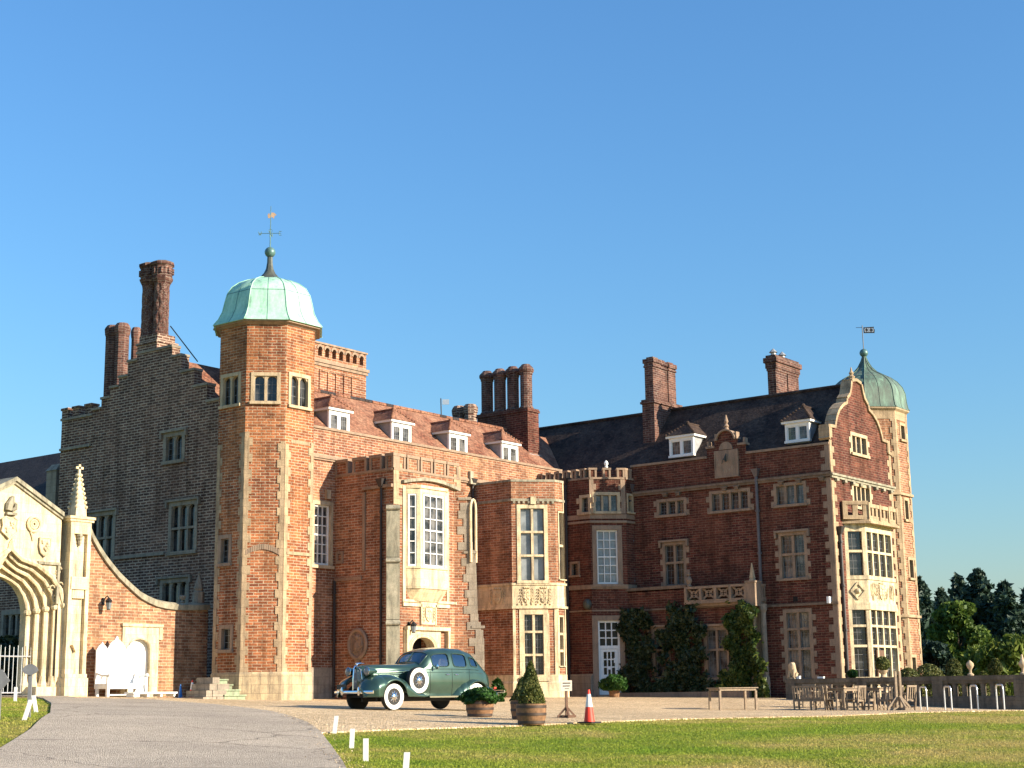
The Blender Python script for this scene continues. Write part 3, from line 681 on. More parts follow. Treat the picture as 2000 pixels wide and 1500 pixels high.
glyph(mb, c+e*.34-np.array([0, 0, .075]), e, LET['E'], .15); glyph(mb, c-e*.46-np.array([0, 0, .075]), e, LET['W'], .15); glyph(mb, c-fwd*.3+e*.03-np.array([0, 0, .24]), e, LET['N'], .15)
mb.tube([tuple(c+np.array([0, 0, .10])+.07*(e*math.cos(k*.785)+np.array([0, 0, 1])*math.sin(k*.785))) for k in range(8)], .01, 4, closed=True)
part('weathervane', mb, 'patina', D1)
mb = MB(); c = np.array([TX, TY, zt+1.33]); vd = e*.9+fwd*.3
poly = [(-.13, -.14), (-.17, .02), (-.10, .14), (-.02, .02), (.05, .18), (.2, .16), (.3, .06), (.2, .0), (.17, -.14), (.06, -.06), (-.02, -.12)]
poly = [(a*.78, b*.78) for a, b in poly]; n_ = np.cross(vd/np.linalg.norm(vd), (0, 0, 1))
mb.hexa([tuple(c+vd*a+np.array([0, 0, b])-n_*.008) for a, b in poly], [tuple(c+vd*a+np.array([0, 0, b])+n_*.008) for a, b in poly]); part('vane', mb, 'stone_pink', D1)

# ------------------------------------------------ left wing: sunlit front
LW = Fr((41.0, 42.), (1, 0)); XR = 58.16; LP = 12.0
LS = XR-41.
sash(LW, (613, 986, 644, 1103), 3, 6, .15, 'glass_grey', label='tall white sash window between tower and porch')
mb = MB(); LW.face(mb, [(0, BASE), (LS, BASE), (LS, LP-.1), (0, LP-.1)]); part('wall', mb, 'brick', label='sunlit front wall of the left wing')
mb = MB(); LW.box(mb, 0, LS+.02, LP-.1, LP, -.36, .05); part('coping', mb, 'stone_pink')
mb = MB(); LW.box(mb, 0, LS-.03, 10.74, 10.82, -.01, .12); LW.box(mb, 0, LS-.03, 10.67, 10.737, -.01, .07); LW.box(mb, 0, LS-.03, 10.825, 10.88, -.01, .04)
part('string_course', mb, 'stone_pink')
mb = MB(); LW.box(mb, .3, 2.03, BASE, 2.75, -.01, .07); LW.box(mb, 6.03, 10.6, BASE, 2.4, -.01, .07); part('plinth', mb, 'stone_grey')
mb = MB(); a, z = LW.px(638, 972); LW.box(mb, a-.1, a+.12, z-.05, z+.3, 0, .12); part('keystone', mb, 'stone_plain')
# roof of the left wing
def roof_x(name, x0, x1, ye, ze, yr, zr, yb, zb, m, th=.12, lab=None):
    mb = MB(); mb.loft([[(x, ye, ze), (x, yr, zr), (x, yb, zb), (x, yb, zb-th), (x, yr, zr-th*1.6), (x, ye, ze-th)] for x in (x0, x1)], True, True); return part(name, mb, m, None, lab)
RL = roof_x('roof', 41.3, 61.0, 42.34, 11.98, 44.65, 14.12, 47.4, 11.6, 'tile', lab='red clay tiled roof of the left wing')
mb = MB(); x = 41.6
while x < 57.3:
    mb.loft([[(xx, 44.65+.11*math.cos(t), 14.10+.10*math.sin(t)) for t in np.linspace(-.4, math.pi+.4, 7)] for xx in (x+random.random()*.01, x+.43)], True, True, 1 if random.random() < .22 else 0); x += .45
part('ridge_tiles', mb, ['tile', 'slate'], RL)
def dormer(o, t, wdt, zb, zt, zr, back, setb, overhang=.12, m='tile', slope=1.0, flip=False, lab=None):
    """hipped dormer; o = left end of its front as seen from outside"""
    f = Fr(o, t); mb = MB(); d = -back
    f.box(mb, 0, .1, zb, zt, -.1, 0); f.box(mb, wdt-.1, wdt, zb, zt, -.1, 0); f.box(mb, .1, wdt-.1, zt-.13, zt, -.1, 0); f.box(mb, -.03, wdt+.03, zb-.02, zb+.08, -.12, .05)
    f.box(mb, wdt/2-.055, wdt/2+.055, zb+.08, zt-.13, -.09, -.01)
    f.box(mb, -overhang, wdt+overhang, zt+.003, zt+.10, -back, .10)
    for x0, x1 in ((.1, wdt/2-.055), (wdt/2+.055, wdt-.1)):
        f.box(mb, x0, x0+.035, zb+.08, zt-.13, -.08, -.03); f.box(mb, x1-.035, x1, zb+.08, zt-.13, -.08, -.03); f.box(mb, x0+.035, x1-.035, zb+.08, zb+.12, -.08, -.03); f.box(mb, x0+.035, x1-.035, zt-.17, zt-.13, -.08, -.03)
    D = part('dormer', mb, 'white', None, lab)
    cb = MB(); f.box(cb, .004, wdt-.004, zb-.6, zt, -back, -.102); part('cheek', cb, 'leadgrey', D)
    pb = MB(); pb.add([f.P(a, z, -.075) for a, z in ((.08, zb+.05), (wdt-.08, zb+.05), (wdt-.08, zt-.1), (.08, zt-.1))], [(0, 1, 2, 3)]); part('pane', pb, 'glass_grey', D)
    lb = MB()
    for x0, x1 in ((.135, wdt/2-.09), (wdt/2+.09, wdt-.135)):
        for i in (1, 2): x = x0+(x1-x0)*i/3; f.box(lb, x-.008, x+.008, zb+.12, zt-.17, -.074, -.06)
        for j in (1, 2): z = zb+.12+(zt-zb-.29)*j/3; f.box(lb, x0, x1, z-.008, z+.008, -.074, -.062)
    part('glazing_bars', lb, 'lead', D)
    rb = MB(); e = overhang+.03; z = zt+.103; w2 = wdt/2
    A = f.P(-e, z, .14); B = f.P(wdt+e, z, .14); C = f.P(wdt+e, z, -back); E_ = f.P(-e, z, -back); T0 = f.P(w2, zr, -setb); T1 = f.P(w2, zr, -back-.9)
    rb.add([A, B, C, E_, T0, T1], [(0, 1, 4), (1, 2, 5, 4), (3, 0, 4, 5), (0, 3, 2, 1)])
    part('dormer_roof', rb, m, D)
    hb = MB(); A, B, T0, T1 = map(np.array, (A, B, T0, T1))
    for P0, P1 in ((T0, A), (T0, B)):
        for k in range(8):
            q = P0+(P1-P0)*(k+.5)/8; hb.ball(tuple(q+np.array([0, 0, .01])), .055, 6)
    hb.tube([tuple(T0), tuple(T0+(T1-T0)*.75)], .06, 6); hb.ball(tuple(T0+np.array([0, 0, .03])), .09, 8)
    part('hip_tiles', hb, m, D, smooth=True)
    return D
for k, (x0, x1) in enumerate(((43.10, 44.28), (46.80, 48.02), (50.50, 51.74), (54.20, 55.41))):
    dormer((x0, 42.43), (1, 0), x1-x0, 12.0, 12.84, 13.50, 1.25, .45)
# brick stack with four round shafts at the right end of the roof
def brick_block(mb, x0, x1, y0, y1, z0, z1, cap=.0):
    mb.box((x0, y0, z0), (x1, y1, z1))
CB = (57.35, 58.22, 43.32, 46.4)
mb = MB(); mb.box((CB[0], CB[2], 11.5), (CB[1], CB[3], 14.86)); mb.box((CB[0]-.05, CB[2]-.05, 14.86), (CB[1]+.05, CB[3]+.05, 14.96)); mb.box((CB[0]-.02, CB[2]-.02, 14.962), (CB[1]+.02, CB[3]+.02, 15.04))
CH = part('chimney', mb, 'brick_rose', None, 'wide chimney stack with four round brick shafts')
for k in range(4):
    y = 43.72+k*.80; mb = MB()
    mb.lathe([(.37, 15.04), (.35, 15.12), (.29, 15.2), (.29, 16.70), (.32, 16.74), (.32, 16.80), (.385, 16.9), (.385, 17.02), (.33, 17.1), (.26, 17.16), (.2, 17.24)], (57.8, y, 0), 12, phase=math.pi/12); part('shaft', mb, 'brick_dark', CH)
# lead flashing strips
mb = MB(); mb.box((57.3, 43.2, 12.70), (58.26, 43.315, 12.80)); part('flashing', mb, 'leadgrey', CH)

# ------------------------------------------------ left block with the stepped gable (shaded end wall)
XS = 39.46
LG = Fr((XS, 54.75), (0, -1)); gy = lambda y: 54.75-y
for rc, cl, tr, ar in (((176, 1008, 220, 1095), 3, (.5,), True), ((335, 987, 380, 1075), 3, (.5,), True), ((325, 852, 356, 898), 2, (), True), ((318, 1138, 364, 1180), 3, (), True)):
    window(LG, rc, cl, tr, .17, .1, ar, hood=True, stone='stone_grey', lead=None if cl == 3 else (2, 4))
steps = [(0, BASE), (gy(44.), BASE), (gy(44.), 11.6)]
ry = [(44.0, 12.35), (44.75, 12.35), (44.75, 13.0), (45.5, 13.0), (45.5, 13.7), (46.3, 13.7), (46.3, 14.4), (47.1, 14.4), (47.1, 15.1), (47.67, 15.1), (47.67, 15.55),
      (49.86, 15.55), (49.86, 15.30), (50.45, 15.3), (50.45, 14.72), (51.0, 14.72), (51.0, 14.35), (51.55, 14.35), (51.55, 13.95), (52.1, 13.95), (52.1, 13.55), (52.7, 13.55), (52.7, 13.35), (54.75, 13.35)]
outl = [(0, BASE), (gy(44.), BASE)]+[(gy(y), z) for y, z in ry]
mb = MB(); LG.face(mb, outl)
mb.box((XS+.002, 54.748, BASE), (XS+4.5, 54.752, 13.3)); mb.box((XS, 43.998, BASE), (XS+3, 44.002, 12.3))
for (ya, za), (yb, zb) in zip(ry[:-1], ry[1:]):      # thickness of the stepped parapet
    if abs(za-zb) < 1e-6: mb.add([(XS, ya, za), (XS, yb, zb), (XS+.4, yb, zb), (XS+.4, ya, za)], [(0, 1, 2, 3)])
    else: mb.add([(XS, ya, za), (XS, yb, zb), (XS+.4, yb, zb), (XS+.4, ya, za)], [(0, 1, 2, 3)])
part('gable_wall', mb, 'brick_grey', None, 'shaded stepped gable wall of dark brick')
mb = MB()
for (ya, za), (yb, zb) in zip(ry[:-1], ry[1:]):
    if abs(za-zb) < 1e-6 and abs(yb-ya) > .3: LG.box(mb, gy(yb)-.03, gy(ya)+.03, za+.002, za+.1, -.42, .06)
LG.box(mb, 0, gy(52.7), 12.05, 12.15, -.01, .08); a = gy(51); LG.box(mb, a, gy(47.75), LG.Z(270, 1089), LG.Z(270, 1089)+.12, -.01, .08); LG.box(mb, a, gy(43.9), 5.0, 5.1, -.01, .05)
part('coping', mb, 'stone_grey')
mb = MB()
for y0 in (52.75, 53.6, 54.35): LG.box(mb, gy(y0+.42), gy(y0), 13.35, 13.8, -.35, 0); LG.box(mb, gy(y0+.46), gy(y0-.04), 13.8, 13.9, -.38, .04)
part('battlement', mb, 'brick_grey')
mb = MB(); mb.loft([[(x, 44.2, 11.9), (x, 47.6, 15.05), (x, 51.5, 12.2), (x, 51.5, 11.9)] for x in (XS+.38, 43.6)], True, True); part('roof', mb, 'tile', None, 'tiled roof slope behind the stepped gable')
# twisted chimney on the gable top
cy0, cy1 = 48.62, 49.86
mb = MB(); mb.box((XS-.02, cy0, 14.2), (XS+1.0, cy1, 15.9)); mb.box((XS-.07, cy0-.05, 15.9), (XS+1.05, cy1+.05, 16.0)); mb.box((XS+.03, cy0+.05, 16.002), (XS+.95, cy1-.05, 16.3))
CT = part('chimney', mb, 'brick_grey', None, 'ornate double chimney with spiral brickwork on the gable top')
for px_, X_, tw in ((315, XS+.55, 1), (292, XS+.45, -1)):
    y = on_line(px_, 600, (X_, 49), (0, 1))[1]; mb = MB(); rings = []; R0 = .30
    for k in range(47):
        z = 16.3+k*.05; ring = []
        for i in range(48):
            a = 2*math.pi*i/48; rr = R0+.022*max(math.cos(6*(a+z*1.6)), math.cos(6*(a-z*1.6))) if 3 < k < 44 else R0+.03
            ring.append((X_+rr*math.cos(a), y+rr*math.sin(a), z))
        rings.append(ring)
    mb.loft(rings, True, True); mb.lathe([(.33, 18.50), (.44, 18.68), (.47, 18.76), (.41, 18.80), (.43, 18.84), (.43, 19.26), (.50, 19.32), (.50, 19.42), (.38, 19.48)], (X_, y, 0), 8, phase=math.pi/8)
    for k in range(8):
        a = k*math.pi/4; mb.box((X_+.41*math.cos(a)-.05, y+.41*math.sin(a)-.05, 18.92), (X_+.41*math.cos(a)+.05, y+.41*math.sin(a)+.05, 19.18))
    part('shaft', mb, 'brick_dark', CT)
mb = MB(); mb.tube([onD(333, 637, 61.5), onD(386, 706, 60.5)], .025, 5); part('stay_rod', mb, 'iron', CT)
# plain stacks further back on the left
def shaft_stack(px, ytop, ybot, D, wd, label, n=2, t=(0, 1), m='brick_dark'):
    p = onD(px, ybot, D); q = onD(px, ytop, D); mb = MB()
    mb.box((p[0]-min(.5, wd/2), p[1]-wd/2, p[2]-2.5), (p[0]+min(.5, wd/2), p[1]+wd/2, p[2]+.1)); c = part('chimney', mb, m, None, label)
    for k in range(n):
        y = p[1]+(k-(n-1)/2)*wd/n; mb = MB(); rr = wd/n*.47
        mb.lathe([(rr*1.1, p[2]), (rr, p[2]+.2), (rr, q[2]-.55), (rr*1.12, q[2]-.45), (rr*1.2, q[2]-.2), (rr*1.05, q[2]-.1), (rr*.8, q[2])], (p[0], y, 0), 8, phase=math.pi/8); part('shaft', mb, m, c)
    return c
shaft_stack(224, 634, 800, 69, 1.34, 'tall octagonal brick chimney pair left of the twisted chimney', 2)
shaft_stack(264, 640, 720, 70, .46, 'single chimney shaft half hidden behind the twisted chimney', 1)
# arcaded brick stack behind the ridge
AS = Fr((41.2, 45.7), (1, 0)); al, ar_ = 0., AS.S(715, 740); zt = AS.Z(660, 668+12); z0_ = 13.
holes = []
mb = MB()
zc = AS.Z(665, 693); s0 = AS.S(625, 690); pitch = (AS.S(706, 700)-s0)/6
AS.holes = [(s0+pitch*k-.12, s0+pitch*k+.12, zc-.26, zc+.16) for k in range(-1, 7)]
AS.face(mb, [(al, z0_), (ar_, z0_), (ar_, zt), (al, zt)], reveal=.35)
mb.box((41.2+ar_-.004, 45.7, z0_), (41.2+ar_, 47.2, zt)); mb.box((41.2, 45.71, zt-.01), (41.2+ar_-.005, 47.2, zt))
AB = part('chimney', mb, 'brick', None, 'long panelled brick stack pierced by a row of small arches')
mb = MB(); AS.box(mb, al, ar_+.05, zt+.002, zt+.08, -1.55, .06); AS.box(mb, al, ar_+.12, zc-.55, zc-.42, -.01, .10); AS.box(mb, al, ar_+.08, zc-.68, zc-.552, -.01, .05)
for k in range(7):
    x = s0+pitch*k
    for i in range(8):
        t0, t1 = math.pi*i/8, math.pi*(i+1)/8
        AS.poly(mb, [(x-.12*math.cos(t0), zc+.04+.12*math.sin(t0)), (x-.2*math.cos(t0), zc+.06+.2*math.sin(t0)), (x-.2*math.cos(t1), zc+.06+.2*math.sin(t1)), (x-.12*math.cos(t1), zc+.04+.12*math.sin(t1))], -.1, .03)
part('cornice', mb, 'stone_pink', AB)
mb = MB()
for k in range(6):
    x = s0+pitch*(k*1.15)-.05
    if x+.55 < ar_: AS.box(mb, x, x+.06, z0_, zc-.9, -.01, .05); AS.box(mb, x, x+.5, zc-.9, zc-.84, -.01, .05)
part('panel_moulding', mb, 'brick', AB)
# low rear wing left of the gable, seen above and through the gateway
mb = MB(); BW = Fr((40.6, 82.), (0, -1)); window(BW, (6, 1200, 54, 1288), 4, (), .2, .12, True, stone='stone_grey', lead=None)
BW.face(mb, [(0, BASE), (27.3, BASE), (27.3, 9.5), (0, 9.5)]); part('wall', mb, 'brick_grey', None, 'rear wing wall seen through the gateway arch')
mb = MB(); mb.loft([[(40.3, y, 9.4), (44.2, y, 13.25), (48, y, 9.4)] for y in (54.8, 82)], True, True); part('roof', mb, 'slate', None, 'dark roof of the low rear wing')
p = on_line(112, 925, (40.55, 60), (0, 1)); mb = MB(); mb.box((40.25, p[1]-.35, BASE), (40.75, p[1]+.35, p[2]+.1)); mb.hexa([(40.2, p[1]-.4, p[2]+.1), (40.8, p[1]-.4, p[2]+.1), (40.8, p[1]+.4, p[2]+.1), (40.2, p[1]+.4, p[2]+.1)], [(40.45, p[1]-.3, p[2]+.4), (40.8, p[1]-.3, p[2]+.4), (40.8, p[1]+.3, p[2]+.4), (40.45, p[1]+.3, p[2]+.4)]); part('buttress', mb, 'stone_grey')

# ------------------------------------------------ porch
PY = 38.94; PX0, PX1 = 43.04, 47.01
PS = Fr((PX0, 42.), (0, -1)); PF = Fr((PX0, PY), (1, 0)); PW, PD = PX1-PX0, 42.-PY
ZM = PF.Z(800, 890); ZC = ZM-.55                     # merlon tops and crenel floor
zd = PF.Z(830, 1362)
# doorway hole in the front
da0, da1, dz1 = PF.S(800, 1290), PF.S(846, 1290), PF.Z(824, 1243)
PF.holes.append((da0, da1, BASE+.2, dz1+.0))
# oriel plan
oa = PF.S(791, 1035); op0 = np.array(PF.P(oa, 0)[:2]); q = on_line(821, 1035, op0, (1, -1)); od = PY-q[1]; ob_ = q[0]-PX0
oc = PF.S(873, 1035) if False else float(on_line(873, 1035, (0, PY-od), (1, 0))[0]-PX0)
oplan = lambda e=0.: [(PX0+oa-e*.4, PY+.05), (PX0+oa-e*.4, PY), (PX0+ob_-e*.4, PY-od-e), (PX0+oc+e*.4, PY-od-e), (PX0+oc+od+e*.4, PY), (PX0+oc+od+e*.4, PY+.05)]
OD = Fr(op0, (1, -1)); OF = Fr((PX0+ob_, PY-od), (1, 0)); odw = od*math.sqrt(2)
zo1, zo0 = OF.Z(846, 968), OF.Z(846, 1108)
mb = MB(); PF.face(mb, [(0, BASE), (PW, BASE), (PW, ZC), (0, ZC)], reveal=.6); PS.face(mb, [(0, BASE), (PD, BASE), (PD, ZC), (0, ZC)])
mb.box((PX1-.003, PY, BASE), (PX1, 42, ZC)); mb.box((PX0+.3, PY+.3, ZC-.02), (PX1-.3, 42, ZC-.01))
part('porch_wall', mb, 'brick', None, 'projecting brick porch tower wall')
mb = MB()
mer = []
for x0, x1 in ((655, 680), (690, 716), (723, 746), (754, 769)): mer.append((PS, PS.S(x0, 905), PS.S(x1, 900)))
pitch = PW/5.
for k in range(5): mer.append((PF, max(0.02, k*pitch-.02), min(PW, k*pitch+.66)))
for f, a, b in mer: f.box(mb, a+.02, b-.02, ZC, ZM-.1, -.32, -.004)
part('battlement', mb, 'brick')
mb = MB()
for f, a, b in mer:
    f.box(mb, a-.03, b+.03, ZM-.1, ZM+.02, -.36, .05); f.box(mb, a-.015, a+.09, ZC, ZM-.1, -.33, .03); f.box(mb, b-.09, b+.015, ZC, ZM-.1, -.33, .031)
for f, L in ((PS, PD), (PF, PW)): f.box(mb, .0, L-.03, ZC-.09, ZC-.002, -.3, .035)
PS.box(mb, PS.S(711, 958), PD, PS.Z(745, 951)-.05, PS.Z(745, 951)+.07, -.01, .12); PS.box(mb, .05, PS.S(707, 1130), PS.Z(680, 1131)-.06, PS.Z(680, 1131)+.06, -.01, .06)
PS.box(mb, PS.S(709, 1030), PS.S(714, 1030), PS.Z(711, 1115), PS.Z(711, 962), -.01, .05)
part('coping', mb, 'stone_pink')
mb = MB(); quoins(mb, PF, ('L', 0), PF.Z(775, 985), ZM-.1, (.5, .3), .32); quoins(mb, PF, ('R', PW), PF.Z(890, 1000), ZM-.1, (.4, .25), .3); part('quoins', mb, 'stone')
# label mould above the oriel
mb = MB(); a0, a1 = PF.S(783, 960), PF.S(893, 966); zz = zo1+.38; n = 10
pts = [(a0+(a1-a0)*k/n, zz+.22*math.sin(math.pi*k/n)) for k in range(n+1)]
for k in range(n): PF.poly(mb, [pts[k], pts[k+1], (pts[k+1][0], pts[k+1][1]+.12), (pts[k][0], pts[k][1]+.12)], -.01, .16+.002*(k % 2))
part('string_course', mb, 'stone_old')
# oriel window
mb = MB(); zb1 = zo0-.08; zb0 = OF.Z(846, 1140+6)
mb.prism(oplan(), zo1+.02, zo1+.22); mb.prism(oplan(.06), zo1+.222, zo1+.34); mb.prism(oplan(), zb0, zb1); mb.prism(oplan(.05), zb1+.003, zb1+.08); mb.prism(oplan(.04), zb0-.09, zb0-.003)
mb.hexa([(x, y, zb0-.55) for x, y in [(PX0+oa+.35, PY+.05), (PX0+oa+.35, PY), (PX0+ob_+.2, PY-.12), (PX0+oc-.2, PY-.12), (PX0+oc+od-.35, PY), (PX0+oc+od-.35, PY+.05)]], [(x, y, zb0-.092) for x, y in oplan()])
for f, L in ((OD, odw), (OF, oc-ob_)):
    f.box(mb, 0.0, .1 if f is OD else .14, zb1, zo1+.02, -.1, .0); f.box(mb, L-.14, L-.002, zb1, zo1+.02, -.1, -.002)
f = Fr((PX0+oc, PY-od), (1, 1)); f.box(mb, 0.01, odw, zb1, zo1+.02, -.1, 0)
OW = part('oriel_window', mb, 'stone_pale', None, 'cream stone oriel window over the porch doorway')
mb = MB(); pb = MB()
for f, a0, a1, cols in ((OD, .12, odw-.14, 1), (OF, .2, oc-ob_-.16, 3)):
    b = .035
    f.box(mb, a0, a0+.06, zb1+.08, zo1+.02, -.09, -.02); f.box(mb, a1-.06, a1, zb1+.08, zo1+.02, -.09, -.02); f.box(mb, a0+.06, a1-.06, zb1+.08, zb1+.16, -.09, -.02); f.box(mb, a0+.06, a1-.06, zo1-.05, zo1+.02, -.09, -.02)
    for i in range(1, cols): x = a0+.06+(a1-a0-.12)*i/cols; f.box(mb, x-b/2, x+b/2, zb1+.16, zo1-.05, -.085, -.03)
    for j in range(1, 6): z = zb1+.16+(zo1-zb1-.21)*j/6; t = .06 if j == 3 else b; f.box(mb, a0+.06, a1-.06, z-t/2, z+t/2, -.085, -.032)
    pb.add([f.P(a, z, -.088) for a, z in ((a0, zb1), (a1, zb1), (a1, zo1+.02), (a0, zo1+.02))], [(0, 1, 2, 3)])
part('sash', mb, 'white', OW); part('pane', pb, 'glass_grey', OW)
# stone frame round the oriel and panel with arms
mb = MB(); PF.box(mb, oa-.16, oa-.01, zb0-.6, zo1+.3, -.01, .05); x1 = oc+od; PF.box(mb, x1+.01, x1+.14, zb0-.6, zo1+.3, -.01, .05); PF.box(mb, oa-.16, x1+.14, zb0-.75, zb0-.62, -.01, .08)
PF.box(mb, PF.S(787, 1180), PF.S(890, 1180), PF.Z(838, 1178), PF.Z(838, 1178)+.09, -.01, .07); part('window_surround', mb, 'stone_pale')
mb = MB(); a0, a1, z0, z1 = PF.rect(822, 1181, 848, 1220); PF.box(mb, a0, a1, z0, z1, -.01, .05); PF.box(mb, a0-.07, a1+.07, z1+.002, z1+.08, -.01, .09); PF.box(mb, a0-.06, a0-.002, z0, z1, -.01, .08); PF.box(mb, a1+.002, a1+.06, z0, z1, -.01, .08)
def arms(mb, f, a0, a1, z0, z1, d=.05, seed=1):
    """carved shield with quarterings and scrolled mantling in relief"""
    rd = random.Random(seed); cx, w_ = (a0+a1)/2, (a1-a0); h = z1-z0
    pts = [(cx-w_*.26, z0+h*.82), (cx+w_*.26, z0+h*.82), (cx+w_*.26, z0+h*.42), (cx+w_*.16, z0+h*.24), (cx, z0+h*.14), (cx-w_*.16, z0+h*.24), (cx-w_*.26, z0+h*.42)]
    f.poly(mb, pts, d-.02, d+.05)
    f.box(mb, cx-.012, cx+.012, z0+h*.2, z0+h*.8, d+.04, d+.065); f.box(mb, cx-w_*.24, cx+w_*.24, z0+h*.5, z0+h*.52, d+.04, d+.064)
    for qx, qz in ((-1, .66), (1, .66), (-1, .36), (1, .36)):
        for k in range(2): mb.ball(f.P(cx+qx*w_*(.08+.06*rd.random()), z0+h*(qz+.08*(rd.random()-.5)), d+.05), .035*min(1, w_/.6), 6)
    for sg in (-1, 1):
        for k in range(5):
            zz = z0+h*(.18+.15*k); xx = cx+sg*w_*(.36+.07*rd.random()); mb.tube([f.P(xx+.07*sg*math.cos(t)*min(1, w_), zz+.06*math.sin(t), d+.03) for t in np.linspace(0, 4.2, 7)], .018, 4)
    for k in range(4): mb.ball(f.P(cx+w_*(.12*k-.18), z0+h*.9, d+.03), .04*min(1, w_/.6), 6)
arms(mb, PF, a0, a1, z0, z1, .05, 3); part('coat_of_arms', mb, 'stone_pale')
# doorway: square stone surround, four-centred arch, near-black sheet as passage and opened door leaf
mb = MB(); a0, a1, zt = PF.S(790, 1280), PF.S(870, 1280), PF.Z(830, 1224)
cx = (da0+da1)/2; hw = (da1-da0)/2; spring = dz1-.62
arch = [(da0, BASE+.5), (da0, spring)]+[(cx-hw*math.cos(t), spring+.6*math.sin(t)**.8) for t in np.linspace(.25, math.pi-.25, 11)]+[(da1, spring), (da1, BASE+.5)]
half = len(arch)//2
PF.box(mb, da0-.36, da0-.0, BASE+.5, spring, -.02, .08); PF.box(mb, da1, da1+.36, BASE+.5, spring, -.02, .08)
for k in range(1, len(arch)-2):
    p, q = arch[k], arch[k+1]
    top = dz1+.22
    PF.poly(mb, [p, q, (q[0], top), (p[0], top)], -.3, .078)
    for e, r_ in ((0., .045), (.10, .03)): pass
PF.box(mb, da0-.36, da0, spring+.002, dz1+.22, -.02, .081); PF.box(mb, da1, da1+.36, spring+.002, dz1+.22, -.02, .081)
mb.tube([PF.P(a+(-.03 if a < cx else .03), z+.02, .09) for a, z in arch], .05, 6); mb.tube([PF.P(cx+(a-cx)*1.16, z+.10, .09) for a, z in arch], .04, 6)
PF.box(mb, a0-.04, a1+.1, dz1+.222, dz1+.36, -.01, .2); PF.box(mb, a0-.04, a0+.08, dz1-.75, dz1+.221, -.01, .18); PF.box(mb, a1-.02, a1+.1, dz1-.75, dz1+.221, -.01, .18)
DW = part('door_surround', mb, 'stone_pale', None, 'cream stone arched doorway of the porch')
mb = MB(); PF.box(mb, da0+.01, da0+hw*.85, BASE+.5, dz1-.1, -.5, -.42); part('door', mb, 'wood_dark', DW)
mb = MB(); PF.box(mb, da0+.3, da0+.5, spring-.25, spring+.08, -.418, -.41); part('notice', mb, 'conewhite', DW)
mb = MB(); mb.add([PF.P(a, z, -.595) for a, z in ((da0, BASE+.2), (da1, BASE+.2), (da1, dz1), (da0, dz1))], [(0, 1, 2, 3)]); part('passage_shade', mb, 'dark', DW)  # near-black sheet, the shade inside the doorway put into its colour
# diagonal corner buttresses: a stone pier on the left, a stepped one of brick and stone on the right
mb = MB(); D1_ = Fr((PX0-.06, PY+.30), (1, -1))
for k, (y0, y1, e) in enumerate(((1380, 1210, .50), (1210, 1088, .42), (1088, 985, .34))):
    z0, z1 = (BASE if k == 0 else PF.Z(770, y0)), PF.Z(770, y1)
    D1_.box(mb, .0, .50, z0, z1-.16, -.3, e-.1)
    mb.hexa([D1_.P(-.03, z1-.158, -.3), D1_.P(.53, z1-.158, -.3), D1_.P(.53, z1-.158, e-.04), D1_.P(-.03, z1-.158, e-.04)], [D1_.P(.0, z1-.02, -.3), D1_.P(.5, z1-.02, -.3), D1_.P(.5, z1-.02, e-.18), D1_.P(.0, z1-.02, e-.18)])
    mb.tube([D1_.P(-.02, z1-.17, e-.06), D1_.P(.52, z1-.17, e-.06)], .05, 6)
part('pier', mb, 'stone_old', None, 'weathered grey stone corner pier of the porch')
mb = MB(); mb2 = MB(); D2_ = Fr((PX1-.42, PY+.10), (1, -1))
yb = lambda y: PF.Z(905, y)
prof = [(-.3, BASE), (1.22, BASE), (1.22, yb(1245)), (.98, yb(1205)), (.92, yb(1095)), (.78, yb(1065)), (.70, yb(990)), (.45, yb(962)), (-.3, yb(962))]
mb.hexa([D2_.P(a, z, -.5) for a, z in prof], [D2_.P(a, z, .05) for a, z in prof]); part('buttress', mb, 'brick', None, 'stepped angle buttress right of the porch door')
zq = BASE; kk = 0; rd = random.Random(5)
while zq < yb(990):
    d = float(np.interp(zq+.16, [BASE, prof[2][1], prof[3][1], prof[4][1], prof[5][1], prof[6][1]], [1.22, 1.22, .98, .92, .78, .70])); l = (.46, .26)[kk % 2]+.12*rd.random()
    D2_.box(mb2, d-l, d+.025, zq, zq+.31, -.5, .075+.004*(kk % 2)); zq += .312; kk += 1
for z, d in ((yb(1225), 1.25), (yb(1080), .96), (yb(976), .76)): D2_.box(mb2, d-.5, d+.02, z-.06, z+.04, -.52, .10)
part('quoins', mb2, 'stone_grey')
mb = MB(); a = PF.S(905, 1000); pts = [(a-.16, PF.Z(905, 1100)), (a-.16, PF.Z(905, 995))]+[(a-.16*math.cos(t), PF.Z(905, 995)+.35*math.sin(t)) for t in np.linspace(0, math.pi, 7)]+[(a+.16, PF.Z(905, 1100))]
mb.tube([(x+PX0, PY-.5, z) for x, z in pts], .06, 6); part('niche_arch', mb, 'stone_pale')
# side wall details
mb = MB(); c = PS.px(700, 1258); mb.lathe([(.50, 0), (.52, .07), (.46, .12), (.40, .09), (.38, .03), (.02, .03)], (0, 0, 0), 28, axis='x'); mb.v = [(PX0-.005-x, PS.o[1]-c[0]+y, c[1]+z*1.18) for x, y, z in mb.v]
arms(mb, PS, c[0]-.36, c[0]+.36, c[1]-.42, c[1]+.40, .03, 11); mb.ball((PX0-.06, PS.o[1]-c[0]+.05, c[1]-.1), .13, 10, sx=.6, sz=1.4); mb.ball((PX0-.07, PS.o[1]-c[0]-.02, c[1]+.26), .1, 8)
mb.tube([PS.P(c[0]-.2, c[1]-.3, .05), PS.P(c[0]+.25, c[1]-.05, .06), PS.P(c[0]+.2, c[1]+.25, .05)], .05, 5); PS.box(mb, c[0]-.12, c[0]+.12, c[1]-.78, c[1]-.6, -.01, .07); part('medallion', mb, 'stone_pink')
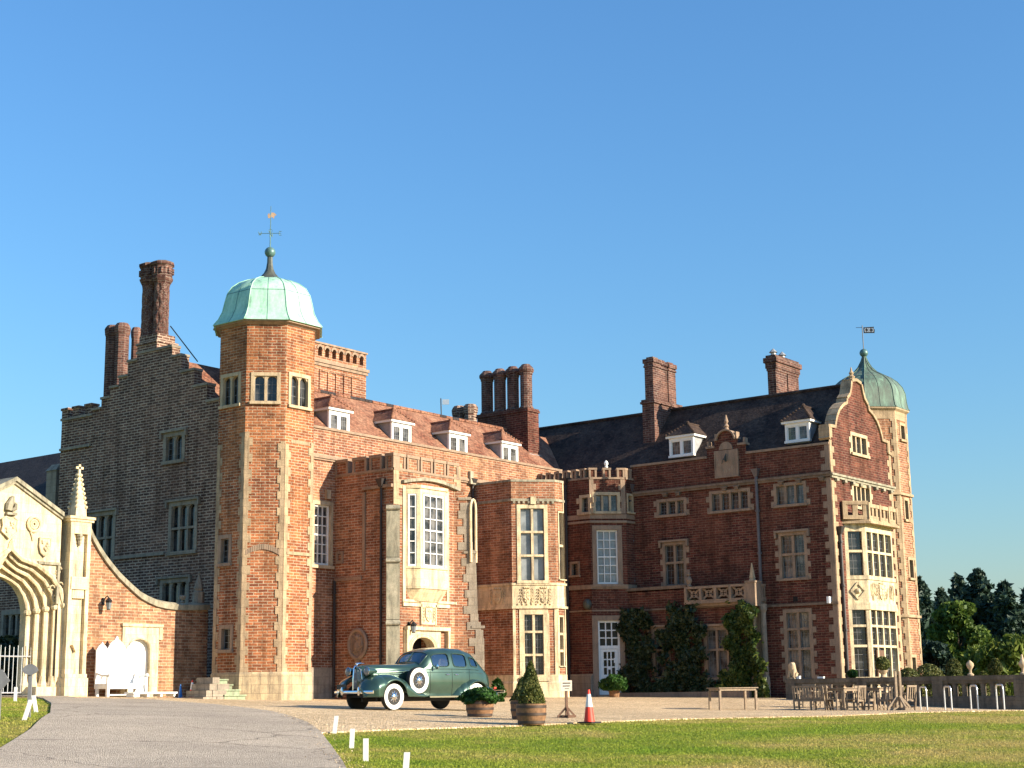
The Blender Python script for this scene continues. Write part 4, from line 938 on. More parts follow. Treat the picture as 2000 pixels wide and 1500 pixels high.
mb = MB(); a0, a1, z0, z1 = PS.rect(657, 1077, 671, 1101); PS.box(mb, a0, a1, z0, z0+.1, -.01, .05); PS.box(mb, a0, a1, z1-.1, z1, -.01, .05); PS.box(mb, a0, a0+.1, z0+.1, z1-.1, -.01, .05); PS.box(mb, a1-.1, a1, z0+.1, z1-.1, -.01, .05); part('blind_window', mb, 'stone_pink')
def pipe(f, x, y0, y1, m='pipe', r_=.05, hopper=True, d=.09, label=None):
    a = f.S(x, (y0+y1)/2); z1, z0 = f.Z(x, y0), (f.Z(x, y1)); mb = MB(); mb.tube([f.P(a, z0, d), f.P(a, z1, d)], r_, 8)
    z = z0+.3
    while z < z1: mb.tube([f.P(a, z, d), f.P(a, z+.08, d)], r_*1.5, 8); z += 1.8
    if hopper: mb.hexa([f.P(a-.07, z1, .02), f.P(a+.07, z1, .02), f.P(a+.07, z1, .16), f.P(a-.07, z1, .16)], [f.P(a-.17, z1+.32, .01), f.P(a+.17, z1+.32, .01), f.P(a+.17, z1+.32, .26), f.P(a-.17, z1+.32, .26)])
    o = part('downpipe', mb, m)
    if label: o['label'] = label
    return o
pipe(PS, 747, 952, 1300); pipe(LW, 648.5, 1135, 1362, hopper=False); pipe(LW, 921, 950, 1185)
mb = MB(); p = LW.px(917, 932); LW.box(mb, p[0]-.1, p[0]+.12, p[1]-.1, p[1]+.25, -.02, .14); LW.box(mb, p[0]-.16, p[0]+.2, p[1]-.32, p[1]-.1, -.02, .2); part('carved_corbel', mb, 'stone_old')
# ------------------------------------------------ canted bay of the left wing
BX0 = 51.61; B1 = 39.93; ca = math.cos(R(43)); sa = math.sin(R(43))
q = on_line(1086, 1100, (BX0, B1), (ca, -sa)); BD_ = (q[0], q[1]); BR = on_line(1102, 1100, (0, q[1]), (1, 0))[0]
BS = Fr((BX0, 42.), (0, -1)); BG = Fr((BX0, B1), (ca, -sa)); BF = Fr(BD_, (1, 0)); bsw, bgw, bfw = 42-B1, math.hypot(q[0]-BX0, q[1]-B1), BR-q[0]
bplan = lambda e=0.: [(BX0-e, 42.), (BX0-e, B1-e*.4), (BD_[0]-e*.4, BD_[1]-e), (BR+e, BD_[1]-e), (BR+e, 42.)]
zbt = BG.Z(1042, 941); zb_a, zb_b = BG.Z(1042, 1143), BG.Z(1042, 1184)
window(BG, (1017, 993, 1063, 1133), 2, (.33, .66), .16, .1, pane='glass_pale', lead=(1, 1), stone='stone_pale', head=.0, label='tall cross mullioned window of the bay, upper storey')
window(BG, (1024, 1200, 1062, 1322), 2, (.28, .65), .2, .1, lead=(3, 3), stone='stone_pale', label='tall cross mullioned window of the bay, ground storey')
window(BF, (BF.S(1091.5, 1060), BF.S(1099.5, 1060), BG.Z(1042, 1130), BG.Z(1042, 1000)), 1, (.5,), .06, pane='glass_grey', lead=None, px=False, stone='stone_pale')
window(BF, (BF.S(1092.5, 1250), BF.S(1100, 1250), BG.Z(1042, 1300), BG.Z(1042, 1205)), 1, (.35, .7), .06, pane='glass', lead=None, px=False, stone='stone_pale')
mb = MB()
for f, L in ((BS, bsw), (BG, bgw), (BF, bfw)): f.face(mb, [(0, BASE), (L, BASE), (L, zbt), (0, zbt)])
mb.box((BR-.003, BD_[1], BASE), (BR, 42, zbt)); mb.prism(bplan(-.05), zbt-.06, zbt-.02); part('bay_wall', mb, 'brick', None, 'brick walls of the two storey canted bay')
mb = MB(); mb.prism(bplan(.03), zbt, zbt+.1); zc = BG.Z(1042, 979); mb.prism(bplan(.05), zc, zc+.1)
for k in range(9): a = bgw*(k+.3)/9; BG.box(mb, a, a+.09, zc-.1, zc-.002, -.01, .07)
part('cornice', mb, 'stone_old')
mb = MB(); mb.prism(bplan(.03), zb_b, zb_a); mb.prism(bplan(.09), zb_b-.1, zb_b-.002); mb.prism(bplan(.07), zb_a+.002, zb_a+.09)
for a0, a1, sd in ((bgw*.16, bgw*.48, 1), (bgw*.54, bgw*.88, 2)): arms(mb, BG, a0, a1, zb_b+.02, zb_a-.02, .03, sd)
arms(mb, BS, bsw*.42, bsw*.82, zb_b+.02, zb_a-.02, .03, 4)
for k in range(8): mb.ball(BG.P(bgw*(.12+.105*k), zb_b+.08, .04), .04, 6)
part('heraldic_frieze', mb, 'stone_pale', None, 'carved stone frieze with shields round the bay')
mb = MB(); zp = BG.Z(1042, 1318); mb.prism(bplan(.08), BASE, zp-.35); mb.hexa([(x, y, zp-.348) for x, y in bplan(.08)], [(x, y, zp-.26) for x, y in bplan(.03)]); mb.prism(bplan(.028), zp-.262, zp); part('plinth', mb, 'stone_pale')
mb = MB()
for f, L in ((BG, bgw),): f.box(mb, .0, .12, zp, zb_b-.1, -.01, .028); f.box(mb, L-.12, L, zp, zb_b-.1, -.01, .028); f.box(mb, L*.2, L*.26, zp, zb_b-.3, -.01, .026); f.box(mb, L*.76, L*.82, zp, zb_b-.3, -.01, .026)
BF.box(mb, -.0, .06, zp, zb_b-.1, -.01, .03); BF.box(mb, bfw-.06, bfw, BASE, zbt, -.01, .03); part('quoins', mb, 'stone_pale')
mb = MB(); a, z = BG.px(1041, 984); BG.box(mb, a-.12, a+.12, z-.02, z+.3, 0, .1); part('keystone', mb, 'stone_pale')

# ------------------------------------------------ octagonal corner turret
U0, V0 = 56.34, 40.39; td = (57.49, 38.0)
TS = Fr((U0, 42.), (0, -1)); TG = Fr((U0, 39.16), (1.15, -1.16)); TR = Fr(td, (1, 0)); tsw = 42-39.16; tgw = math.hypot(1.15, 1.16); trw = 58.16-57.49
tplan = lambda e=0.: [(U0-e, 42.), (U0-e, 39.16-e*.4), (td[0]-e*.4, td[1]-e), (58.16, td[1]-e), (58.16, 42.)]
zt_m = TG.Z(1187, 914); zt_c = zt_m-.42
window(TG, (1163, 967, 1205, 998), 3, (), .14, .09, lead=(2, 3), pane='glass_grey', label='three light attic window of the turret')
window(TS, (1137, 972, 1149, 1000), 1, (), .13, lead=(2, 3), tooth=True)
window(TR, (.2, .52, TG.Z(1187, 998), TG.Z(1187, 967)), 1, (), .1, lead=None, px=False)
sash(TG, (1166, 1035, 1207, 1140), 3, 6, .2, 'glass_pale', label='tall white sash window of the turret', stone='stone_pink')
window(TS, (1117, 1101, 1129, 1123), 1, (), .1, lead=None, stone='stone_pink')
# glazed white door with its transom window
a0, a1, z0, z1 = TG.rect(1169, 1212, 1212, 1346); TG.holes.append((a0-.03, a1+.03, BASE+.3, z1+.03)); z0 = float(gz(56.9, 38.6))+.12
mb = MB(); TG.box(mb, a0-.26, a0, BASE, z1, -.22, .04); TG.box(mb, a1, a1+.2, BASE, z1, -.22, .04); TG.box(mb, a0-.26, a1+.2, z1, z1+.22, -.22, .045); TG.box(mb, a0-.1, a1+.1, BASE, z0, -.2, .2)
DS = part('door_surround', mb, 'stone_pink', None, 'stone surround of the white garden door')
mb = MB(); zm = TG.Z(1190, 1264); b = .05
TG.box(mb, a0, a0+.09, z0, z1, -.16, -.06); TG.box(mb, a1-.09, a1, z0, z1, -.16, -.06); TG.box(mb, a0+.09, a1-.09, z1-.09, z1, -.16, -.06); TG.box(mb, a0+.09, a1-.09, zm-.07, zm+.07, -.16, -.05)
for i in (1, 2): x = a0+.09+(a1-a0-.18)*i/3; TG.box(mb, x-b/2, x+b/2, zm+.07, z1-.09, -.15, -.08)
for j in (1, 2): z = zm+.07+(z1-zm-.16)*j/3; TG.box(mb, a0+.09, a1-.09, z-b/2, z+b/2, -.15, -.083)
part('transom_window', mb, 'white', DS)
mb = MB(); zl = z0+(zm-z0)*.42; TG.box(mb, a0+.1, a0+.24, z0, zm-.08, -.15, -.08); TG.box(mb, a1-.24, a1-.1, z0, zm-.08, -.15, -.08); TG.box(mb, a0+.24, a1-.24, z0, zl, -.15, -.085); TG.box(mb, a0+.24, a1-.24, zm-.2, zm-.08, -.15, -.08)
TG.box(mb, a0+.34, a1-.34, z0+.2, zl-.15, -.1, -.075)
for i in (1, 2): x = a0+.24+(a1-a0-.48)*i/3; TG.box(mb, x-b/2, x+b/2, zl, zm-.2, -.14, -.09)
for j in (1, 2): z = zl+(zm-.2-zl)*j/3; TG.box(mb, a0+.24, a1-.24, z-b/2, z+b/2, -.14, -.093)
part('door', mb, 'white', DS, 'white glazed garden door')
mb = MB(); mb.add([TG.P(a, z, -.152) for a, z in ((a0, z0), (a1, z0), (a1, z1), (a0, z1))], [(0, 1, 2, 3)]); part('pane', mb, 'glass_black', DS)
mb = MB(); x = (a0+a1)/2; TG.box(mb, x-.08, x+.08, zl+.22, zl+.36, -.089, -.08); TG.box(mb, x+.2, x+.34, zl+.5, zl+.72, -.089, -.081); part('notice', mb, 'conewhite', DS)
mb = MB(); mb.ball(TG.P(a1-.17, zl-.1, -.06), .04, 8); part('handle', mb, 'bronze', DS)
mb = MB()
for f, L in ((TS, tsw), (TG, tgw), (TR, trw)): f.face(mb, [(0, BASE), (L, BASE), (L, zt_c), (0, zt_c)])
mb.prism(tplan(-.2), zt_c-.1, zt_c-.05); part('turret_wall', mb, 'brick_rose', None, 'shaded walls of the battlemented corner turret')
mb = MB(); mc = MB()
for f, L, n_ in ((TS, tsw, 6), (TG, tgw, 3), (TR, trw, 2)):
    for k in range(n_):
        p_ = L/(n_-.45 if f is TG else n_); a = k*p_; b_ = min(a+p_*.55, L)
        f.box(mb, a+.02, b_-.02, zt_c, zt_m-.09, -.25, -.004); f.box(mc, a-.02, b_+.02, zt_m-.09, zt_m, -.28, .045); f.box(mc, a, a+.09, zt_c, zt_m-.09, -.26, .03); f.box(mc, b_-.09, b_, zt_c, zt_m-.09, -.26, .031)
    f.box(mc, 0.02, L-.02, zt_c-.09, zt_c-.002, -.2, .04)
part('battlement', mb, 'brick_rose'); 
for z, e, h in ((TG.Z(1187, 1021), .05, .10), (TG.Z(1187, 1013), .03, .2), (TG.Z(1187, 1150), .05, .18), (TG.Z(1187, 1194), .04, .07)): mc.prism(tplan(e), z, z+h)
quoins(mc, TG, ('L', 0), TG.Z(1187, 1003), zt_c-.1, (.3, .2), .26); quoins(mc, TG, ('R', tgw), TG.Z(1187, 1003), zt_c-.1, (.3, .2), .26)
part('string_course', mc, 'stone_pink')
mb = MB(); mb.prism(tplan(.07), BASE, TG.Z(1187, 1312)); 
part('plinth', mb, 'stone_grey') if False else None
for f, L, x0 in ((TS, tsw, .0),):
    mb = MB(); f.box(mb, .0, L, BASE, TG.Z(1187, 1316), -.01, .08); f.box(mb, L-.55, L-.03, BASE, TG.Z(1187, 1320), .081, .16); part('plinth', mb, 'stone_grey')
mb = MB(); p = TG.P(tgw*.5, zt_m, -.1); mb.lathe([(.06, 0), (.09, .06), (.05, .1), (.09, .16), (.1, .24), (.06, .32), (.01, .36)], p, 10); part('finial', mb, 'white')
mb = MB(); p = on_line(1147, 1180, (U0-.12, 40), (0, 1)); mb.ball(tuple(p), .2, 12, sz=1.2); mb.box((p[0]-.05, p[1]-.05, p[2]-.1), (U0+.02, p[1]+.05, p[2]+.0)); part('bell', mb, 'bronze', None, 'dark round bell on the turret wall')
pipe(TS, 1110, 948, 1362, 'pipe', .07); 

# ------------------------------------------------ right wing, shaded front (faces -X)
RW = Fr((58.16, 42.), (0, -1)); YG = 28.23; rl = 42-YG; RP = 11.7
window(RW, (1288, 979, 1336, 1004), 3, (), .13, .11, tooth=True, lead=(2, 4), stone='stone_pink', pane='glass', label='three light attic window nearest the turret')
window(RW, (1391, 962, 1461, 995), 4, (), .13, .11, tooth=True, lead=(2, 4), stone='stone_pink', label='four light attic window below the sundial')
window(RW, (1517, 948, 1570, 984), 3, (), .13, .11, tooth=True, lead=(2, 4), stone='stone_pink', pane='glass_grey')
window(RW, (1300, 1064, 1336, 1142), 2, (.45,), .13, .11, tooth=True, hood=True, lead=(2, 3), stone='stone_pink')
window(RW, (1527, 1045, 1572, 1128), 2, (.45,), .13, .11, tooth=True, hood=True, lead=(3, 4), stone='stone_pink', pane='glass_grey')
window(RW, (1539, 1196, 1583, 1326), 2, (.25, .55), .15, .11, tooth=True, lead=(3, 4), stone='stone_pink', pane='glass_grey')
mb = MB(); sd0, sd1 = RW.S(1381, 895), RW.S(1457, 880)
zsx = RW.Z(1418, 900); Zs = lambda x, y: RW.Z(x, y)
out = [(0, BASE), (rl, BASE), (rl, RP), (sd1, RP), (sd1, RP+.42), (sd1-.4, RP+.42), (sd1-.4, RP+.72), (sd1-.55, RP+.72)]
c0 = (sd0+sd1)/2; rr = (sd1-sd0)/2-.55
out += [(c0+rr*math.cos(t), RP+.72+rr*.95*math.sin(t)) for t in np.linspace(.05, math.pi-.05, 13)]
out += [(sd0+.55, RP+.72), (sd0+.4, RP+.72), (sd0+.4, RP+.42), (sd0, RP+.42), (sd0, RP), (0, RP)]
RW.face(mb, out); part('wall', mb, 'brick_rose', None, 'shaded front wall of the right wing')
mb = MB(); RW.box(mb, 3.9, sd0-.0, RP+.002, RP+.1, -.35, .06); RW.box(mb, sd1, rl, RP+.002, RP+.1, -.35, .06)
for a0, a1, z in ((sd0-.03, sd0+.4, RP+.42), (sd0+.4, sd0+.56, RP+.72), (sd1-.4, sd1+.03, RP+.42), (sd1-.56, sd1-.4, RP+.72)): RW.box(mb, a0, a1, z+.002, z+.1, -.3, .06)
for a, z in ((sd0+.03, RP+.52), (sd1-.12, RP+.52), (sd0+.42, RP+.82), (sd1-.52, RP+.82)): RW.box(mb, a, a+.09, z+.003, z+.22, -.25, .02)
pts = [(c0+rr*math.cos(t), RP+.72+rr*.95*math.sin(t)) for t in np.linspace(0, math.pi, 15)]
for k in range(14): p, q = pts[k], pts[k+1]; RW.poly(mb, [p, q, (c0+(q[0]-c0)*1.16, RP+.72+(q[1]-RP-.72)*1.16), (c0+(p[0]-c0)*1.16, RP+.72+(p[1]-RP-.72)*1.16)], -.3, .10)
z = RP+.72+rr*1.1
mb.lathe([(.12, 0), (.08, .1), (.12, .16), (.05, .26), (.1, .36), (.06, .5), (.02, .66)], RW.P(c0, z, -.1), 10); part('coping', mb, 'stone_pink', None, 'stone coping with arched gablet over the sundial')
a0, a1, z0, z1 = RW.rect(1399, 879, 1441, 930); mb = MB(); RW.box(mb, a0, a1, z0, z1, -.01, .07); RW.box(mb, a0-.05, a0-.002, z0, z1, -.01, .09); RW.box(mb, a1+.002, a1+.05, z0, z1, -.01, .09); RW.box(mb, a0-.05, a1+.05, z0-.06, z0-.002, -.01, .1)
h = RP+.72+rr*.55-z1
RW.poly(mb, [(c0+rr*.8*math.cos(t), z1+.03+rr*.8*math.sin(t)) for t in np.linspace(0, math.pi, 11)], -.01, .05)
SD = part('sundial', mb, 'stone_pink', None, 'square stone sundial plate below an arched gablet')
mb = MB(); t_ = RW.P((a0+a1)/2, z1-.12, .08); mb.hexa([RW.P((a0+a1)/2-.015, z1-.15, .08), RW.P((a0+a1)/2+.015, z1-.15, .08), RW.P((a0+a1)/2+.015, z0+.62, .08), RW.P((a0+a1)/2-.015, z0+.62, .08)], [RW.P((a0+a1)/2-.01, z1-.2, .1), RW.P((a0+a1)/2+.01, z1-.2, .1), RW.P((a0+a1)/2+.08, z0+.66, .42), RW.P((a0+a1)/2+.05, z0+.66, .42)])
mb.bar(RW.P((a0+a1)/2-.22, z0+.55, .09), RW.P((a0+a1)/2, z1-.4, .3), .02, .02); part('gnomon', mb, 'bronze', SD)
mb = MB()
for k in range(9):
    t = math.pi*(k+.5)/9; p = ((a0+a1)/2-.42*math.cos(t), z1-.3-.62*math.sin(t)); RW.box(mb, p[0]-.015, p[0]+.015, p[1]-.05, p[1]+.05, .069, .075)
part('hour_mark', mb, 'stone_old', SD); 
mb = MB(); zz = RW.Z(1420, 944); RW.box(mb, 3.9, rl+.09, zz-.07, zz+.03, -.01, .13); RW.box(mb, 3.9, rl+.05, zz-.16, zz-.073, -.01, .08); RW.box(mb, RW.S(1500, 1184), rl+.06, RW.Z(1560, 1181)-.05, RW.Z(1560, 1181)+.05, -.01, .09)
for x in (1300, 1325, 1416, 1440, 1527, 1562, 1607): a = RW.S(x, 950); RW.box(mb, a-.12, a+.12, zz-.22, zz-.165, -.01, .16); RW.box(mb, a-.09, a+.09, zz-.32, zz-.222, -.01, .13)
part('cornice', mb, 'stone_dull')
mb = MB(); quoins(mb, RW, ('R', rl), BASE+.8, zz-.2, (.42, .22), .28); quoins(mb, RW, ('R', rl), zz+.1, RP, (.42, .22), .28); part('quoins', mb, 'stone_pink')
pipe(RW, 1488, 930, 1350, 'pipe_lead', .07); pipe(RW, 1237, 960, 1150, 'pipe_lead', .06)
mb = MB(); a0, a1, z0, z1 = RW.rect(1549, 1165, 1558, 1175); RW.box(mb, a0, a1, z0, z1, -.02, .012); part('vent', mb, 'dark')
mb = MB(); p = RW.px(1622, 1176); RW.box(mb, p[0]-.05, p[0]+.06, p[1]-.05, p[1]+.22, -.01, .24); part('floodlight', mb, 'white')
# roof of the right wing, dormers and stacks
mb = MB(); mb.loft([[(58.4, y, 11.72), (61.06, y, 14.68), (63.8, y, 11.72), (63.8, y, 11.5), (58.4, y, 11.5)] for y in (28.55, 47.5)], True, True); RR = part('roof', mb, 'tile_dark', None, 'dark shaded tiled roof of the right wing')
mb = MB(); mb.tube([(61.06, 28.6, 14.70), (61.06, 47.5, 14.70)], .09, 8); part('ridge_tiles', mb, 'tile_dark', RR)
dormer((58.52, 36.24), (0, -1), 1.26, 12.0, 12.86, 13.58, 1.2, .62, m='tile_dark', lab='white dormer nearer the sundial')
dormer((58.52, 30.42), (0, -1), 1.14, 12.02, 12.84, 13.66, 1.2, .7, m='tile_dark', lab='white dormer nearest the curved gable')
mb = MB(); mb.box((59.55, 37.62, 12.), (62.0, 38.28, 14.85)); mb.box((59.48, 37.55, 14.85), (62.07, 38.35, 14.95)); mb.box((59.52, 37.59, 14.952), (62.03, 38.31, 15.05)); C1 = part('chimney', mb, 'brick_dark', None, 'broad brick stack on the right wing roof slope')
p0, p1 = on_line(1266, 740, (59.7, 37.7), (1, 0)), on_line(1321, 740, (59.7, 37.7), (1, 0)); zt = on_line(1266, 692, (59.7, 37.7), (1, 0))[2]
mb = MB(); x0, x1 = 59.72, p1[0]; xs = [x0+(x1-x0)*k/3 for k in range(4)]
for k in range(3):
    a, b, dz = xs[k]+.0, xs[k+1]-.004, -.02*k; y0, y1 = 37.74+.05*(k % 2), 38.2-.05*(k % 2)
    mb.box((a, y0, 15.05), (b, y1, zt-.5)); mb.box((a-.02, y0-.05, zt-.498), (b+.018, y1+.05, zt-.42)); mb.box((a, y0-.02, zt-.418), (b, y1+.02, zt-.3)); mb.box((a-.03, y0-.08, zt-.298+dz), (b+.028, y1+.08, zt-.1+dz)); mb.box((a+.1, y0+.05, zt-.099+dz), (b-.1, y1-.05, zt+dz))
part('shaft', mb, 'brick_dark', C1)
mb = MB(); mb.bar((59.5, 37.60, 12.85), (61.2, 37.60, 14.72), .12, .03); mb.box((59.4, 37.58, 12.75), (59.56, 38.3, 12.82)); part('flashing', mb, 'leadgrey', C1)
p0 = on_line(1515, 730, (0, 32.2), (1, 0)); p1 = on_line(1559, 730, (0, 32.2), (1, 0)); zt = on_line(1515, 693, (0, 32.2), (1, 0))[2]; q = on_line(1499, 730, p0, (0, 1))
mb = MB(); xm = (p0[0]+p1[0])/2
for a, b in ((p0[0], xm-.06), (xm+.06, p1[0])): mb.box((a, 32.2, 13.2), (b, q[1], zt-.72))
mb.box((p0[0]+.01, 32.3, 13.2), (p1[0]-.01, q[1]-.1, zt-.72)); mb.box((p0[0]-.03, 32.17, zt-.72), (p1[0]+.03, q[1]+.03, zt-.6)); mb.box((p0[0]-.06, 32.13, zt-.598), (p1[0]+.06, q[1]+.07, zt-.35)); mb.box((p0[0]-.13, 32.06, zt-.348), (p1[0]+.13, q[1]+.13, zt-.12)); mb.box((p0[0]-.04, 32.16, zt-.118), (p1[0]+.04, q[1]+.04, zt)); C2 = part('chimney', mb, 'brick_dark', None, 'square brick stack behind the right wing ridge')
for x in (p0[0]+.15, p0[0]+1.0):
    mb = MB(); mb.lathe([(.12, zt), (.12, zt+.12), (.2, zt+.14), (.02, zt+.32)], (x, 32.35, 0), 8); part('cowl', mb, 'leadgrey', C2)
# lower storey standing forward, with balcony
LB = Fr((57.5, 38.25), (0, -1)); lbl = 38.25-31.8; zl1 = LB.Z(1280, 1152)
window(LB, (1280, 1232, 1304, 1322), 1, (.42,), .16, .1, lead=(2, 3), hood=True, stone='stone_pink', label='ground floor window between the two shaded climbers')
window(LB, (1382, 1230, 1440, 1322), 3, (.42,), .16, .1, lead=(2, 3), hood=True, stone='stone_pink', pane='glass_grey', label='three light ground floor window below the balcony')
mb = MB(); LB.face(mb, [(0, BASE), (lbl, BASE), (lbl, zl1), (0, zl1)]); mb.box((57.5, 31.8, BASE), (58.2, 31.804, zl1)); mb.box((57.5, 31.81, zl1-.06), (58.15, 38.2, zl1-.01)); part('wall', mb, 'brick_rose', None, 'ground floor wall standing forward under the balcony')
mb = MB(); LB.box(mb, 0, LB.S(1341, 1150), zl1+.002, zl1+.13, -.3, .06); z = LB.Z(1290, 1190); LB.box(mb, 0, LB.S(1460, 1190), z-.04, z+.04, -.01, .06); part('coping', mb, 'stone_dull'); mb = MB(); LB.box(mb, 0, lbl, BASE, float(gz(57, 36))+.24, -.01, .62); part('plinth', mb, 'stone_pink')
mb = MB(); bz0, bz1 = LB.Z(1400, 1174), LB.Z(1400, 1144); ba0 = LB.S(1343, 1160); e = .32
LB.box(mb, ba0, lbl+e, bz0-.09, bz0, -.65, e); LB.box(mb, ba0+.05, lbl+e-.05, bz0-.2, bz0-.092, -.65, e-.14); LB.box(mb, ba0+.02, lbl+e-.02, bz1-.1, bz1, .06, e-.01); LB.box(mb, ba0+.02, lbl+e-.02, bz0+.002, bz0+.07, .06, e-.01)
nP = 4; pw = (lbl+e-.55-ba0)/nP
for k in range(nP+1): a = ba0+.02+k*pw; LB.box(mb, a, a+.12, bz0+.07, bz1-.1, .05, e)
LB.box(mb, ba0+.02, ba0+.14, bz0, bz1, -.6, .05)
for k in range(nP):                          # pierced strapwork panels
    c = ba0+.14+k*pw+(pw-.12)/2; zc_ = (bz0+bz1)/2; hw = (pw-.12)/2-.0; hh = (bz1-bz0-.17)/2
    for sx in (-1, 1):
        mb.bar(LB.P(c-hw, zc_-sx*hh, .18), LB.P(c+hw, zc_+sx*hh, .18), .06, .08)
    mb.tube([LB.P(c+hw*.5*math.cos(t), zc_+hh*.55*math.sin(t), .18) for t in np.linspace(0, 5.8, 12)], .035, 5, closed=True)
a = lbl+e-.42; LB.box(mb, a, lbl+e+.02, bz0-.3, bz1+.02, -.2, e+.03); LB.box(mb, a-.03, lbl+e+.05, bz1+.022, bz1+.1, -.23, e+.06)
fr_ = [(58.1, 31.8-e+.06), (58.1, 31.8-e+.16)]
mb.box((57.5, 31.8-e, bz1-.1), (58.15, 31.8-e+.12, bz1)); mb.box((57.5, 31.8-e+.002, bz0+.002), (58.15, 31.8-e+.12, bz0+.09))
for x in (57.62, 57.85, 58.05): mb.box((x-.05, 31.8-e+.01, bz0+.09), (x+.05, 31.8-e+.11, bz1-.1))
BAL = part('balcony', mb, 'stone_pink', None, 'stone balcony with pierced panels over the ground floor')
mb = MB(); p = LB.P(lbl+e-.2, bz1+.1, .12); mb.lathe([(.15, 0), (.15, .05), (.11, .1), (.13, .14), (.02, .75)], p, 4, phase=math.pi/4); part('finial', mb, 'stone_plain', BAL)
mb = MB(); p = on_line(1346, 1140, (57.35, 35), (0, 1)); mb.lathe([(.1, 0), (.12, .05), (.08, .12), (.12, .22), (.14, .3), (.09, .42), (.06, .46)], (p[0], p[1], bz1), 8); mb.ball((p[0], p[1], bz1+.54), .08, 8); part('statue', mb, 'stone_pink', BAL)
mb = MB(); LB.box(mb, lbl-.22, lbl, BASE, bz0-.2, -.0, .05); mb.box((57.46, 31.75, BASE), (58.16, 31.798, bz0-.21)); part('corner_pier', mb, 'stone')
mb = MB(); mb.lathe([(.17, BASE), (.17, 2.2), (.13, 2.3), (.12, bz0-.55), (.17, bz0-.45), (.18, bz0-.21)], (57.75, 31.45, 0), 12); part('column', mb, 'stone_grey')

# ------------------------------------------------ gable end with bay and balcony (sunlit)
GF = Fr((58.16, YG), (1, 0)); gl = 64.22-58.16; gX = lambda x: x-58.16
window(GF, (1664, 854, 1691, 886), 3, (), .15, .1, lead=(2, 3), tooth=True, label='three light window high in the curved gable')
window(GF, (1667, 952, 1698, 990), 4, (), .15, .09, lead=(2, 3), tooth=True, label='four light window above the stone balcony')
gout = [(0, BASE), (gl, BASE), (gl, 11.9), (gX(63.9), 11.95), (gX(63.9), 12.45), (gX(63.35), 12.48), (gX(63.25), 12.8), (gX(63.1), 13.1), (gX(62.85), 13.42), (gX(62.5), 13.68), (gX(62.1), 13.85), (gX(62.05), 14.1), (gX(61.75), 14.35), (gX(61.6), 14.7), (gX(61.5), 15.05), (gX(61.06), 15.15),
        (gX(60.62), 15.05), (gX(60.52), 14.7), (gX(60.37), 14.35), (gX(60.07), 14.1), (gX(60.02), 13.85), (gX(59.62), 13.68), (gX(59.27), 13.42), (gX(59.02), 13.1), (gX(58.87), 12.8), (gX(58.77), 12.48), (gX(58.2), 12.45), (gX(58.2), 11.95), (0, 11.9)]
gout = [(a, z if z < 12.2 else 12.2+(z-12.2)*.885) for a, z in gout]
mb = MB(); GF.face(mb, gout); mb.box((64.216, YG, BASE), (64.22, YG+6, 11.7))
part('gable_wall', mb, 'brick_rose', None, 'sunlit curved Dutch gable end wall')
mb = MB(); top = gout[2:]
for k in range(len(top)-1):
    (xa, za), (xb, zb) = top[k], top[k+1]
    if math.hypot(xa-xb, za-zb) < .02: continue
    dx, dz = xb-xa, zb-za; L = math.hypot(dx, dz); nx, nz = dz/L*.13, -dx/L*.13
    if nz < -.001: nx, nz = -nx, -nz
    if abs(dx) < 1e-6: nx, nz = (.1 if xa > 3 else -.1), 0
    GF.poly(mb, [(xa, za), (xb, zb), (xb+nx, zb+nz), (xa+nx, za+nz)], -.42, .08+.002*(k % 2))
mb.lathe([(.2, 14.88), (.12, 14.96), (.15, 15.04), (.07, 15.12), (.11, 15.2), (.05, 15.3), (.02, 15.46)], (61.06, YG+.17, 0), 10)
for x in (58.25, 64.0): GF.box(mb, gX(x)-.14, gX(x)+.14, 12.0, 12.55, -.4, .06)
part('coping', mb, 'stone')
mb = MB(); zz = GF.Z(1680, 939); GF.box(mb, -.1, gl+.1, zz-.04, zz+.05, -.01, .14); GF.box(mb, -.05, gl+.05, zz-.14, zz-.043, -.01, .08)
for k in range(8): a = .3+k*.76; GF.box(mb, a, a+.22, zz-.26, zz-.143, -.01, .14)
part('cornice', mb, 'stone_old')
mb = MB(); quoins(mb, GF, ('L', 0), BASE+.8, zz-.2, (.42, .22), .28, 1); quoins(mb, GF, ('L', 0), zz+.1, 11.9, (.42, .22), .28, 1); quoins(mb, GF, ('R', gl), BASE+.8, zz-.2, (.42, .22), .28, 1); quoins(mb, GF, ('R', gl), zz+.1, 11.9, (.42, .22), .28, 1); part('quoins', mb, 'stone')
# bay
gx0, gx1, gx2 = 59.12, 59.76, 62.40; gd = gx1-gx0; gplan = lambda e=0.: [(gx0-e*.4, YG+.02), (gx0-e*.4, YG), (gx1-e*.4, YG-gd-e), (gx2+e*.4, YG-gd-e), (gx2+gd+e*.4, YG), (gx2+gd+e*.4, YG+.02)]
GD_ = Fr((gx0, YG), (1, -1)); GB = Fr((gx1, YG-gd), (1, 0)); gdw = gd*math.sqrt(2); gbw = gx2-gx1
zB = {k: GB.Z(1715, y) for k, y in dict(t=1030, u1=1042, u0=1126, p1=1134, p0=1178, l1=1192, l0=1322).items()}
mb = MB(); W1 = MB(); W2 = MB(); P_ = MB(); Lb = MB()
mb.prism(gplan(), zB['u1'], zB['t']+.05); mb.prism(gplan(), zB['p0'], zB['p1']); mb.prism(gplan(), BASE, zB['l0']-.0); mb.prism(gplan(.05), zB['p1']+.002, zB['u0']-.002); mb.prism(gplan(.05), zB['l1']+.002, zB['p0']-.002)
arms(mb, GB, gbw*.3, gbw*.62, zB['p0']+.02, zB['p1']-.02, .0, 8)
